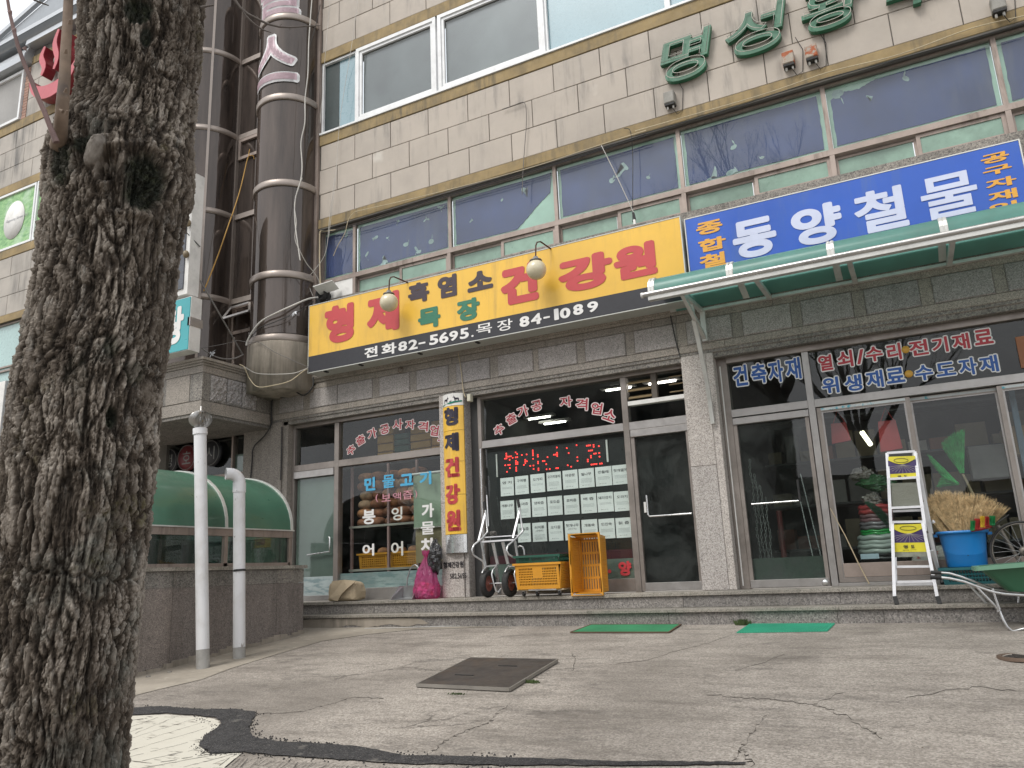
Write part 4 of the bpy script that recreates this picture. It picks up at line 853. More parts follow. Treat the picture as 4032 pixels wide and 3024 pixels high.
def bent(mb, mat, nm):
    me = warp(mb, lambda v: bow(Vector((v.x, -.006, v.z))), .02, -6.28, -5.9); return link_mesh(nm, me, mat, T)
dk = ink('sign_ink', (.03,.025,.045))
for ch, b0, b1, mm in (('형',315,440,dk),('제',475,600,dk),('건',628,760,sr),('강',795,930,sr),('원',958,1095,sr)):
    cx, cz, w_, h = gb('d', 1010, b0, 1105, b1, -.1); mb = MB(); put(mb, ch, -6.10, cz, .255, h, 0, .05); bent(mb, mm, 'letter')
mb = MB(); mb.prism([(-6.262,3.195),(-6.2,3.21),(-6.1,3.20),(-6.0,3.215),(-5.918,3.225),(-5.918,3.245),(-6.05,3.235),(-6.15,3.215),(-6.262,3.18)], 0, .002); bent(mb, ink('picture_green', (.02,.30,.20)), 'painted_grass')
def goat(x, z, s, fl):
    mb = MB(); pts = [(-.5,0),(-.42,0),(-.38,.35),(.1,.35),(.14,0),(.22,0),(.28,.45),(.38,.75),(.55,.70),(.52,.85),(.38,.98),(.45,1.2),(.36,1.15),(.30,.98),(.2,.8),(.0,.68),(-.42,.66),(-.52,.72),(-.5,.5)]
    for P_ in ([( -.5,0),(-.42,0),(-.36,.4),(-.5,.5)], [(.08,.38),(.12,0),(.2,0),(.27,.45)], [(-.5,.42),(.27,.38),(.3,.72),(-.45,.68)], [(.1,.6),(.27,.5),(.42,.92),(.28,1.0)], [(.28,1.0),(.3,.82),(.58,.72),(.56,.82)], [(.3,.95),(.36,.95),(.42,1.25),(.36,1.2)]):
        mb.prism([(x+fl*s*a, z+s*b) for a, b in P_], 0, .0015)
    bent(mb, dk, 'painted_goat')
goat(-6.17, 3.22, .085, 1); goat(-6.0, 3.228, .085, -1); goat(-6.09, 3.215, .04, 1)
T = thing('stencilled_letters', 'small black shop name and phone number stencilled low on the pillar', 'lettering', (-6.1,-.01,.75))
letters(T, 'r', [('형',358,645,395,710),('제',398,645,435,705),('건',438,642,473,702),('강',476,640,513,700),('원',516,635,554,698)], -.006, i_blk, .03)
mb = MB(); put(mb, '582.5695', -6.07, .665, .28, .075, -.006, .012); tag(mb.build('lettering', i_blk, T), kind='stuff')

# ------------------------------------------------------------------ awning
T = thing('green_awning', 'curved green plastic awning with white aluminium ribs over the hardware shop', 'awning', (-.5,-.5,3.9))
agr = poly_sheet('green_polycarbonate', (.20,.44,.385), .55); wal = M('awning_white_metal', (.60,.60,.57), .4, .3, var=(2,.06), dirt=(3,.35)); gut = M('awning_gutter', (.50,.49,.47), .32, .75, var=(2,.1), dirt=(5,.4,(.15,.14,.13)))
PR = [(-1.06,3.95),(-1.055,4.03),(-1.03,4.10),(-.98,4.15),(-.9,4.18),(-.75,4.185),(-.6,4.165),(-.48,4.125),(-.37,4.08),(-.2,4.03),(-.06,3.985)]
XAL, XAR = -2.6, 3.6; RX = [-2.56,-1.60,-.48,.64,1.76,2.88,3.56]
for a, b in zip(RX[:-1], RX[1:]):
    mb = MB(); n = len(PR); vs = [(x,y,z) for x in (a+.01,b-.01) for y,z in PR]
    fs = [(i, i+1, n+i+1, n+i) for i in range(n-1)]
    mb.add(vs, fs, True).build('roof_sheet', agr, T)
for x in RX:
    mb = MB()
    for dx in (-.02, .02):
        for (y0, z0), (y1, z1) in zip(PR[:-1], PR[1:]): mb.bar((x+dx,y0-.006,z0+.006), (x+dx,y1-.006,z1+.006), .026, .016, (0,0,1) if abs(y1-y0) > abs(z1-z0) else (0,-1,0))
    for (y0, z0), (y1, z1) in zip(PR[:-1], PR[1:]): mb.bar((x,y0-.003,z0+.003), (x,y1-.003,z1+.003), .08, .008, (0,0,1) if abs(y1-y0) > abs(z1-z0) else (0,-1,0))
    mb.build('rib', wal, T)
MB().tube([(XAL-.06,-1.07,3.935),(XAR,-1.07,3.935)], .034, 14).build('gutter_tube', gut, T); MB().box(XAL, XAR, -1.08, -1.0, 3.855, 3.91).build('fascia', wal, T)
MB().tube([(XAL-.085,-1.07,3.935),(XAL-.06,-1.07,3.935)], .036, 10).build('end_cap', white_p, T)
MB().box(-2.25, XAR, -.06, -.0, 3.93, 3.965).build('wall_rail', wal, T)
for x in (-2.2,-1.32,-.31,.70,1.72,2.74,3.55): MB().bar((x,-1.02,3.885), (x,-.02,3.945), .055, .05).build('joist', wal, T)
for x in (-2.2, 3.5):
    br = win('bracket', T); MB().box(x-.02, x+.045, -.055, -.0, 3.52, 3.93).build('wall_plate', wal, br); MB().bar((x+.01,-1.02,3.87), (x+.01,-.03,3.56), .045, .05).build('brace', wal, br); MB().bar((x,-.52,3.91), (x,-.52,3.72), .04, .04, (0,1,0)).build('strut', wal, br)
    pts = [(x-.01,-.47,3.70),(x-.01,-.36,3.52),(x-.005,-.25,3.25),(x,-.14,2.98),(x,-.07,2.72),(x,-.035,2.42)]
    mb = MB()
    for a, b in zip(pts[:-1], pts[1:]): mb.bar(a, b, .05, .04, (0,-1,.3))
    mb.build('curved_leg', wal, br)

# ------------------------------------------------------------------ basement stair enclosure
T = thing('stair_enclosure', 'low granite stair wall with glass lights and a green barrel roof', 'stair enclosure', (-9,-2.6,-.2))
WX_ = -7.95; y0, y1 = -4.15, -1.14
for a, b in ((y0,-3.37),(-3.37,-1.67),(-1.67,y1)): MB().box(WX_-.12, WX_, a+.002, b-.002, -.5, .665).build('granite_slab', gr_wal, T); MB().box(WX_-.11, WX_-.004, a+.003, b-.003, .668, .855).build('granite_slab', gr_old, T)
MB().box(-10.2, WX_, y0, y0+.12, -.5, .86).build('granite_slab', gr_wal, T); MB().box(-10.2, WX_-.1, y1-.12, y1, -.1, .86).build('granite_slab', gr_wal, T)
for a, b in ((y0-.03,-1.37),(-1.368,y1+.03)): MB().bbox(WX_-.2, WX_+.035, a, b, .86, .905, .003).build('coping', gr_nose, T)
MB().box(-10.3, WX_-.05, y1-.2, y1+.02, .861, .90).build('coping', gr_nose, T)
# rough mortar foot
mb = MB(); n = 26
for i in range(n):
    a = y0+(y1-y0)*i/n; mb.box(WX_-.01, WX_+.012+random.uniform(0,.02), a, a+(y1-y0)/n+.01, -.5, gz(a)+.045+random.uniform(0,.03)+.02*math.sin(i))
tag(mb.build('mortar_foot', conc_m, T), kind='stuff')
ye = -1.42
for y in (y0+.03,-2.585,ye): MB().box(WX_-.07, WX_-.01, y-.03, y+.03, .905, 1.30).build('post', alupink, T)
MB().box(WX_-.08, WX_, y0, ye+.03, 1.285, 1.375).build('eaves_rail', alupink, T); MB().box(WX_-.07, WX_-.01, y0, ye, .905, .945).build('bottom_rail', alupink, T); MB().box(WX_-.05, WX_+.02, y0, ye+.05, 1.376, 1.392).build('drip_strip', wal, T)
for a, b in ((y0,-2.6),(-2.57,ye)): MB().box(WX_-.045, WX_-.038, a+.03, b-.03, .945, 1.285).build('pane', glass('green_tinted_glass%d' % (a < -3), (.45,.62,.55), .02, 1.6, .2), T)
MB().box(-10.2, WX_-.05, ye, ye+.006, .905, 1.3).build('pane', g_door, T)
MB().box(-10.2, -10.12, y0, y1, -.5, 1.37).build('far_wall', gr_wal, T)
gfb = M('green_fibreglass', (.055,.145,.095), .35, var=(.9,.2), dirt=(1.4,.3,(.06,.09,.065)), coat=.25)
N = 22; el = [(-9.03+1.06*math.cos(PI*i/N), 1.385+.82*math.sin(PI*i/N)**.92 if 0 < i < N else 1.385) for i in range(N+1)]
for a, b in ((y0-.1,-2.60),(-2.57,ye+.02)):
    mb = MB(); vs = [(x,y,z) for y in (a,b) for x,z in el]+[(-9.03+(x+9.03)*.99,y,z-.012) for y in (a,b) for x,z in el]; n = N+1
    mb.add(vs, [(n+i, n+i+1, i+1, i) for i in range(N)]+[(2*n+i, 2*n+i+1, 3*n+i+1, 3*n+i) for i in range(N)], True).build('barrel_sheet', gfb, T)
for y in (y0-.1, -2.585, ye+.03):
    mb = MB()
    for (xa, za), (xb2, zb) in zip(el[:-1], el[1:]): mb.bar((xa,y,za+.006), (xb2,y,zb+.006), .045, .022, (xa+9.03,0,za-1.3))
    mb.build('arch_rib', wal, T)

# ------------------------------------------------------------------ vent pipes
pw = M('white_pipe', (.66,.66,.67), .4, var=(1.5,.04), spots=[(7,.64,.67,(.30,.28,.26),(1,1,.3)),(30,.70,.73,(.12,.11,.10),(1,1,.5))], dirt=(2.5,.45,(.34,.31,.26)))
pg = M('bare_grey_pipe', (.36,.35,.33), .6, dirt=(4,.5))
b0 = Vector((-7.44,-3.327,-.26)); tp = Vector((-7.685,-3.327,2.50))
T = thing('vent_pipe', 'tall white vent pipe with a spinning metal turbine cap beside the stair wall', 'pipe', b0, 'white vent pipes')
lp = lambda f: b0.lerp(tp, f)
MB().tube([lp(0), lp(.085)], .074, 20).build('base_sleeve', pg, T); MB().tube([lp(.0855), lp(1)], .073, 24).build('pipe', pw, T)
ax = (tp-b0).normalized(); MB().tube([lp(.99), lp(.99)+ax*.075], .085, 20).build('collar', pw, T)
hd = win('turbine', T); cc = tp+ax*.06; mb = MB()
tur = M('turbine_metal', (.42,.41,.39), .35, .8, var=(5,.1)); 
for k in range(20):
    a = 2*PI*k/20; vs = []; 
    for i in range(9):
        f_ = i/8; ph = f_*PI; rr_ = .055+.083*math.sin(ph)**.7; tw = a+f_*.55
        for d_ in (0, .22):
            r2 = rr_*(1-.22*(d_ > 0)); vs.append((cc.x+r2*math.cos(tw+d_), cc.y+r2*math.sin(tw+d_), cc.z+f_*.205))
    fs = [(2*i, 2*i+1, 2*i+3, 2*i+2) for i in range(8)]; me_ = MB().add(vs, fs, True); me_.build('vane', tur, hd)
MB().lathe([(.001,.215),(.03,.212),(.06,.2),(.06,.19),(.001,.19)], cc, 16).build('cap_plate', tur, hd); MB().lathe([(.012,0),(.012,.27),(.001,.275)], cc, 8).build('spindle', tur, hd)
b0 = Vector((-7.46,-2.776,-.2)); tp = Vector((-7.57,-2.776,1.86))
T = thing('vent_pipe', 'shorter white vent pipe with a bent elbow top, scuffed halfway up', 'pipe', b0, 'white vent pipes')
lp = lambda f: b0.lerp(tp, f)
MB().tube([lp(0), lp(.07)], .073, 20).build('base_sleeve', pg, T); MB().tube([lp(.071), lp(1)], .072, 24).build('pipe', pw, T); MB().tube([lp(.97), lp(1)+Vector((0,0,.06))], .08, 24).build('socket', pw, T)
e0 = lp(1)+Vector((0,0,.05)); dr = Vector((-.55,-.83,0)).normalized(); pts = [e0+Vector((0,0,-.01))]+[e0+dr*(.12*(1-math.cos(a)))+Vector((0,0,.12*math.sin(a))) for a in [PI/2*i/7 for i in range(8)]]+[e0+dr*.17+Vector((0,0,.12))]
me_ = MB().tube(pts, .074, 24, False); me_.tube([p for p in pts[::-1]], .064, 24, False); me_.build('elbow', pg if 0 else pw, T)
MB().tube([pts[-1]-dr*.06, pts[-1]-dr*.055], .064, 20).build('dark_opening', M('dark_hole', (.07,.065,.06), .9), T)
MB().tube([lp(.50)+Vector((.01,-.005,0)), lp(.512)+Vector((.01,-.005,0))], .0735, 20).build('black_scuff', black_m, T)
# ------------------------------------------------------------------ street tree in the foreground
def hash3(ix, iy, iz, k):
    h = (ix*73856093 ^ iy*19349663 ^ iz*83492791 ^ (k*2654435761)) & 0x7fffffff
    h = (h ^ (h >> 13))*1274126177 & 0x7fffffff; h = (h ^ (h >> 16))
    return (h & 0xffffff)/float(0xffffff)
def vnoise(P):
    I = np.floor(P).astype(np.int64); F = P-I; F = F*F*(3-2*F); r = 0
    for dx in (0,1):
        for dy in (0,1):
            for dz in (0,1):
                w_ = (F[:,0] if dx else 1-F[:,0])*(F[:,1] if dy else 1-F[:,1])*(F[:,2] if dz else 1-F[:,2]); r = r+w_*hash3(I[:,0]+dx, I[:,1]+dy, I[:,2]+dz, 1)
    return r*2-1
def fbm(P, o=4, g=.5):
    r = 0; a = 1; s = 0
    for i in range(o): r = r+a*vnoise(P*2**i+17*i); s += a; a *= g
    return r/s
def worley(P):
    I = np.floor(P).astype(np.int64); F = P-I; d1 = np.full(len(P), 9.); d2 = np.full(len(P), 9.); cid = np.zeros(len(P))
    for dx in (-1,0,1):
        for dy in (-1,0,1):
            for dz in (-1,0,1):
                X, Y, Z = I[:,0]+dx, I[:,1]+dy, I[:,2]+dz
                d = np.sqrt((dx+hash3(X,Y,Z,2)-F[:,0])**2+(dy+hash3(X,Y,Z,3)-F[:,1])**2+(dz+hash3(X,Y,Z,4)-F[:,2])**2)
                m_ = d < d1; d2 = np.where(m_, d1, np.minimum(d2, d)); cid = np.where(m_, hash3(X,Y,Z,5), cid); d1 = np.where(m_, d, d1)
    return d1, d2, cid
def trunk_mesh():
    rows = [(-900,395,905),(-500,350,850),(0,318,812),(250,312,795),(400,300,778),(500,262,768),(560,212,766),(640,182,768),(760,183,765),(850,178,742),(1000,165,712),(1250,128,688),(1500,62,642),(1750,22,625),(2000,-2,600),(2300,-22,562),(2500,-32,545),(2800,-44,520),(3024,-55,500),(3500,-120,505)]
    D0 = 3.15; zc, cx, cy, rr = [], [], [], []
    for py, l, r in rows:
        d = ray((l+r)/2, py); h = math.hypot(d.x, d.y); p = EYE+d*(D0/h); dep = (p-EYE).dot(FW)
        zc.append(p.z); cx.append(p.x); cy.append(p.y); rr.append((r-l)/2*dep/FPX*.94)
    zc, cx, cy, rr = map(np.array, (zc[::-1], cx[::-1], cy[::-1], rr[::-1]))
    NU, NV = 470, 1000; z = np.linspace(-.75, 4.2, NV); th = np.linspace(0, 2*PI, NU, endpoint=False)
    CX, CY, RR = np.interp(z, zc, cx), np.interp(z, zc, cy), np.interp(z, zc, rr)
    RR = RR+.12*np.exp(-(z+.75)/.22)
    TH, Z = np.meshgrid(th, z); R0 = RR[:,None]*np.ones_like(TH)
    P = np.stack([np.cos(TH)*.27, np.sin(TH)*.27, Z], -1).reshape(-1, 3)
    W = np.stack([fbm(P*[4,4,2.5]+5, 3), fbm(P*[4,4,2.5]+31, 3), fbm(P*[4,4,2.5]+77, 3)], 1)
    W2 = np.stack([fbm(P*[16,16,10]+5, 2), fbm(P*[16,16,10]+31, 2), fbm(P*[16,16,10]+77, 2)], 1)
    Q = P+W*[.035,.035,.10]+W2*[.010,.010,.02]
    a1, a2, ida = worley(Q*[34,34,11]); b1, b2, idb = worley(Q*[75,75,34]+9.3); e1, e2, ide = worley((Q+W2*.006)*[120,120,70]+3.1)
    sm = lambda x, l, h: np.clip((x-l)/(h-l), 0, 1)**2*(3-2*np.clip((x-l)/(h-l), 0, 1))
    rg = 1-np.abs(fbm(Q*[27,27,7]+11, 4, .6))*2.6; rg2 = 1-np.abs(fbm(Q*[58,58,20]+41, 3, .6))*2.4
    rg, rg2 = np.clip(rg, 0, 1), np.clip(rg2, 0, 1)
    plate = .45*sm(a2-a1, .0, .25)*(.4+.6*ida)+.55*rg; sub = .5*sm(b2-b1, .0, .3)*(.3+.7*idb)+.5*rg2; fine = sm(e2-e1, 0, .3)*(.2+.8*ide)
    low = fbm(P*[3.2,3.2,1.2]+50, 3)
    f1, f2, idf = worley((Q+W*[.02,.02,.05])*[15,15,3.4]+2.2); furrow = 1-sm(f2-f1, .0, .16)
    plate = plate*(1-.35*furrow)
    disp = .024*plate+.009*sub+.0045*fine+.014*low-.031-.006*furrow+.005*idf
    # projection to find the places of the wounds
    X = (CX[:,None]+np.cos(TH)*R0).ravel(); Y = (CY[:,None]+np.sin(TH)*R0).ravel(); Zf = Z.ravel()
    V = np.stack([X, Y, Zf], 1)-np.array(EYE); f_ = V@np.array(FW); px = 2016+FPX*(V@np.array(RT))/f_; py = 1512-FPX*(V@np.array(UP))/f_
    front = ((np.cos(TH).ravel()*(X-EYE.x)+np.sin(TH).ravel()*(Y-EYE.y)) < 0)
    def ell(cx_, cy_, rx, ry, rot=0):
        c_, s_ = math.cos(rot), math.sin(rot); u = ((px-cx_)*c_+(py-cy_)*s_)/rx; v = (-(px-cx_)*s_+(py-cy_)*c_)/ry
        return np.sqrt(u*u+v*v)+(~front)*9
    moss = np.zeros(len(X)); smooth = np.zeros(len(X))
    nz = fbm(P*[14,14,9]+3, 4)
    k = ell(420, 650, 42, 56, .5)
    disp += .018*np.exp(-((k-1.4)/.3)**2)-.045*sm(1.1-k, 0, .5)
    st = ell(372, 598, 26, 62, .62); smooth = np.maximum(smooth, sm(1.2-st, 0, .3)); disp = disp*(1-.8*smooth)+smooth*(.012+.02*(1-np.minimum(st,1)**2))
    for (a, b, c_, d_, amt, dp) in ((572,700,100,118,1,-.030),(330,560,60,40,.7,.01),(545,30,70,60,1,-.02),(578,128,34,44,.9,-.016),(445,1640,26,50,.9,-.025),(600,470,26,30,.3,0),(470,1790,30,30,.4,-.01),(440,1360,36,52,.5,-.012),(300,1470,70,90,.25,0),(535,1470,44,52,.4,-.01),(230,640,50,90,.7,.004)):
        e_ = ell(a, b, c_, d_)+.35*nz; m_ = sm(1.15-e_, 0, .5)*amt; moss = np.maximum(moss, m_); disp += dp*m_*(.6+.8*fine)
    # folds of bark pinched over the wounds
    for (a, b, c_, d_, rt) in ((505,562,150,26,-.12),(390,545,95,20,-.35),(690,600,40,60,.2),(500,840,150,22,.15)):
        e_ = ell(a, b, c_, d_, rt); disp += .026*np.exp(-(e_/.8)**2)
    # old horizontal crease lower on the trunk
    cr_ = np.exp(-(((py-(2235+.10*px+9*np.sin(px*.07)))/9)**2))*(px > 60)*(px < 545)*front; disp -= .016*cr_
    Rf = R0.ravel()+disp; X = np.repeat(CX, NU)+np.cos(TH.ravel())*Rf; Y = np.repeat(CY, NU)+np.sin(TH.ravel())*Rf
    co = np.stack([X, Y, Zf], 1).astype(np.float32)
    i = np.arange(NV-1)[:,None]*NU; j = np.arange(NU)[None,:]; j2 = (j+1)%NU
    F = np.stack([i+j, i+j2, i+NU+j2, i+NU+j], -1).reshape(-1, 4).astype(np.int32)
    me = bpy.data.meshes.new('trunk'); me.vertices.add(len(co)); me.vertices.foreach_set('co', co.ravel()); me.loops.add(F.size); me.loops.foreach_set('vertex_index', F.ravel())
    me.polygons.add(len(F)); me.polygons.foreach_set('loop_start', np.arange(0, F.size, 4, dtype=np.int32)); me.polygons.foreach_set('use_smooth', np.zeros(len(F), bool)); me.update(calc_edges=True)
    ht = np.clip((.50*plate+.33*sub+.2*fine)*(1-.25*furrow)*(.88+.24*idf), 0, 1)
    for nm, arr in (('plate', ht), ('moss', moss), ('smoothwood', smooth), ('cell', .6*ida+.4*idb)):
        at_ = me.attributes.new(nm, 'FLOAT', 'POINT'); at_.data.foreach_set('value', arr.astype(np.float32))
    top = (CX[-1], CY[-1], z[-1], RR[-1]); return me, top
mtt, t, bs, out = nodes('bark')
def attr(t, nm): a = t.nodes.new('ShaderNodeAttribute'); a.attribute_name = nm; return a.outputs['Fac']
c = mixc(t, ramp(t, noise(t, 3.2, 7, .7), .35, .65), (.082,.065,.050), (.135,.110,.087))
c = mixc(t, mathn(t, 'MULTIPLY', ramp(t, attr(t, 'plate'), .42, .68), ramp(t, noise(t, 5, 6, .7, st=(1,1,.5)), .42, .60, .2, 1)), c, (.35,.31,.265))
c = mixc(t, ramp(t, noise(t, 30, 5, .7, st=(1,1,.45)), .56, .66, 0, .7), c, (.38,.35,.31))
c = mixc(t, ramp(t, noise(t, 2.3, 6, .7), .58, .70, 0, .6), c, (.17,.185,.165))
c = mixc(t, mathn(t, 'MULTIPLY', ramp(t, noise(t, 3.4, 6, .7, v=coord(t, (1,1,.8))), .57, .70, 0, .85), ramp(t, noise(t, 40, 4), .4, .6)), c, (.10,.092,.03))
c = mixc(t, ramp(t, attr(t, 'plate'), .20, .50, .94, 0), c, (.022,.017,.013))  # crevice shade put into the bark colour: near black where plates sink
c = mixc(t, ramp(t, attr(t, 'moss'), 0, .8, 0, .9), c, mixc(t, ramp(t, noise(t, 30, 4), .5, .66), (.018,.022,.016), (.045,.052,.032)))
c = mixc(t, attr(t, 'smoothwood'), c, mixc(t, ramp(t, noise(t, 18, 5, st=(1,1,.3)), .4, .6), (.28,.255,.225), (.14,.12,.105)))
L(t, c, bs.inputs['Base Color']); bs.inputs['Roughness'].default_value = .92; bs.inputs['Specular IOR Level'].default_value = .2; bump(t, noise(t, 95, 6, .75, st=(1,1,.5)), 1.0, .007, bs)
bark = mtt
tree = thing('street_tree', 'large street tree with deeply cracked grey bark and dark mossy scars at the left', 'tree', (-2.6, -8.2, gz(-8.2)))
tme, (ttx, tty, ttz, ttr) = trunk_mesh(); link_mesh('trunk', tme, bark, tree)
twigm = M('twig_bark', (.20,.145,.105), .8, var=(12,.25), kind='pos', spots=[(9,.55,.7,(.11,.085,.07),(1,1,1))]); twig2 = M('dark_twig', (.10,.085,.075), .85)
def tp(px, py, d=2.95):
    r_ = ray(px, py); return EYE+r_*(d/math.hypot(r_.x, r_.y))
mb = MB(); pts = [(232,575),(240,500),(248,400),(256,300),(259,200),(264,100),(268,0),(275,-150),(300,-400)]
P3 = [tp(a, b, 3.02 if i == 0 else (2.92 if i == 1 else 2.88))+Vector((random.uniform(-.002,.002),0,0)) for i, (a, b) in enumerate(pts)]; mb.tube(P3, [.030,.022,.021,.0185,.0175,.0165,.0155,.014,.01], 12)
for a, b in ((258,365),(247,440),(273,95),(262,452),(258,210)): 
    p = tp(a, b, 2.84); mb.tube([p, p+Vector((.012*random.choice((-1,1)),-.006,.010))], [.007,.003], 6)
mb.build('sprout', twigm, tree)
mb = MB(); pts = [(222,560),(200,505),(175,440),(150,385),(125,320),(95,250),(70,180),(52,110),(38,50),(30,0),(18,-120),(-20,-400)]
mb.tube([tp(a, b, 2.88) for a, b in pts], [.011,.009,.0085,.008,.0075,.007,.0065,.006,.0055,.005,.004,.002], 8)
for a, b in ((175,440),(95,195),(55,122),(38,52)): p = tp(a, b, 2.88); mb.tube([p, p+Vector((.008,0,.008))], [.009,.003], 6)
mb.build('sprout', M('purple_twig', (.20,.13,.12), .7, var=(10,.2)), tree)
mb = MB(); mb.tube([tp(a, b, 2.9) for a, b in [(905,-40),(925,0),(945,30),(975,55),(1020,78),(1055,95),(1100,106),(1143,108),(1200,104),(1262,101)]], [.007,.0062,.006,.0055,.005,.0045,.004,.0035,.003,.0015], 7)
mb.tube([tp(a, b, 2.9) for a, b in [(950,32),(968,62),(990,85),(1008,100),(1035,118),(1068,128)]], [.0045,.004,.0038,.0035,.003,.0015], 6); mb.tube([tp(a, b, 2.9) for a, b in [(120,-15),(135,0),(160,10),(192,22)]], [.004,.0035,.003,.002], 6)
mb.tube([tp(a, b, 2.9) for a, b in [(790,30),(815,24),(842,20)]], [.006,.004,.003], 6)
for a, b, u, v_ in ((1010,62,1020,78),(1140,118,1142,108),(1055,82,1055,95),(1110,92,1100,106)): mb.tube([tp(u, v_, 2.9), tp(a, b, 2.9)], [.003,.001], 5)
tag(mb.build('twigs', twig2, tree), kind='stuff')
def branches(root_, p0, r0_, nlimb, reach, lvl, mat_, seed, lean=(0,0)):
    rs = random.Random(seed); mb = MB()
    def grow(p, d, r, ln, lv):
        n = 4; pts = [p]; q_ = p.copy(); dd = d.copy()
        for i in range(n):
            dd = (dd+Vector((rs.uniform(-.16,.16), rs.uniform(-.16,.16), rs.uniform(-.02,.16)))).normalized(); q_ = q_+dd*ln/n; pts.append(q_.copy())
        mb.tube(pts, [r*(1-.5*i/n) for i in range(n+1)], 7 if lv > 3 else (5 if lv > 1 else 3), False)
        if lv <= 0: return
        for k in range(3 if lv > 1 else 4):
            b = pts[rs.choice((2,3,4) if k else (4,))]; a = rs.uniform(0, 2*PI); sp_ = rs.uniform(.35,.75) if k else .2
            o = dd.orthogonal().normalized(); o.rotate(Matrix.Rotation(a, 3, dd)); nd = (dd+o*sp_+Vector((0,0,.12))).normalized()
            grow(b, nd, r*rs.uniform(.42,.58) if k else r*.5, ln*rs.uniform(.62,.8), lv-1)
    for i in range(nlimb):
        a = 2*PI*i/nlimb+rs.uniform(-.4,.4); d = Vector((math.cos(a)*.5+lean[0], math.sin(a)*.5+lean[1], 1)).normalized(); grow(Vector(p0), d, r0_*rs.uniform(.45,.6), reach*rs.uniform(.8,1.1), lvl)
    return tag(mb.build('crown', mat_, root_), kind='stuff')
branches(tree, (ttx, tty, ttz-.1), ttr, 4, 2.3, 5, twig2, 4, (.10, -.05))
t2 = thing('street_tree', 'bare street tree standing behind the photographer, seen only reflected in the shop windows', 'tree', (-1.2,-14.8,-.8))
MB().tube([(-1.2,-14.8,-.85),(-1.22,-14.8,.5),(-1.15,-14.75,2.0),(-1.2,-14.8,3.6)], [.30,.24,.22,.19], 14).build('trunk', twig2, t2); branches(t2, (-1.2,-14.8,3.5), .21, 5, 2.4, 5, twig2, 9)

# ------------------------------------------------------------------ the other side of the street (seen only in reflections)
def far_building(lb, x0, x1, y0, y1, h, mat_, nx_, nz_):
    T = thing('street_building', lb, 'building', ((x0+x1)/2, (y0+y1)/2, -.8)); MB().box(x0, x1, y0, y1, -.9, h).build('wall', mat_, T); MB().box(x0-.2, x1+.2, y0-.2, y1+.2, h, h+.25).build('parapet', gr_old, T)
    gw = M('far_window', (.03,.04,.045), .15)
    for i in range(nx_):
        for k in range(nz_):
            a = x0+(x1-x0)*(i+.2)/nx_; z0 = .2+k*3; MB().box(a, a+(x1-x0)/nx_*.6, y1, y1+.05, z0+.9, z0+2.3).build('window', gw, T)
far_building('grey rendered building across the street, only in reflections', -19, -6.6, -40, -24, 9.5, M('far_render', (.22,.21,.20), .9), 5, 3)
far_building('low brown building with dark roof across the street, only in reflections', -6, 0.5, -44, -33, 4.6, M('far_brown', (.12,.10,.09), .9), 3, 1)
far_building('pale low building across the street at the right, only in reflections', 2.5, 13, -46, -34, 3.8, M('far_pale', (.30,.29,.27), .9), 4, 1)
mb = MB(); n_ = 40; vs = []; 
for j in range(6):
    for i in range(n_+1): x = -60+150*i/n_; vs.append((x, -70-14*j, -1+(14*math.exp(-((x-32)/22)**2)+2*math.exp(-((x+45)/40)**2)+2)*math.sin(PI*min(j,3)/6)+random.uniform(-.4,.6)*(j > 0)))
mb.add(vs, [(j*(n_+1)+i, j*(n_+1)+i+1, (j+1)*(n_+1)+i+1, (j+1)*(n_+1)+i) for j in range(5) for i in range(n_)], True); struct('hills', mb, M('wooded_hill', (.035,.045,.03), .95, var=(.3,.4)))
# ------------------------------------------------------------------ notices and LED panel behind the middle window
MB_BACK = win('notice_backing'); p0 = q('q', 200, 600, .232); MB().box(-5.66, -3.48, .228, .24, .85, 2.44).build('black_board', M('black_board', (.016,.018,.018), .35, coat=.4), MB_BACK)
MB().box(-5.66, -3.48, .222, .236, .80, .92).build('maroon_cloth', M('maroon', (.07,.012,.02), .7), MB_BACK)
paper = M('notice_paper', (.86,.865,.85), .6, var=(1,.02)); pink_ = ink('notice_ink', (.05,.055,.06)); grey_ = ink('notice_small_print', (.30,.33,.33))
N1 = [('영 지',167,885,292,1090),('구찌뽕',302,867,430,1077),('오가피',447,848,582,1060),('오가피열매',598,828,735,1045),('야관문',748,812,890,1027),('벌나무',897,797,1043,1013),('민들레',1052,778,1207,1000),('헛개열매',1210,762,1366,985),
 ('개똥나무',167,1098,297,1307),('사과즙',318,1083,448,1297),('양파즙',460,1070,598,1285),('포도즙',606,1055,746,1272),('호박즙',760,1045,903,1263),('배 즙',918,1033,1065,1253),('돼지감자',1070,1020,1222,1240),('도라지',1227,1008,1385,1235),
 ('매실즙',328,1312,450,1522),('쇠비름|(오행초)',466,1303,600,1517),('오디즙',615,1297,752,1508),('헛개나무|(지구자)',768,1287,912,1500),('개똥쑥',925,1278,1075,1490),('인진쑥',1085,1268,1235,1487),('칡 즙',1243,1257,1398,1480)]
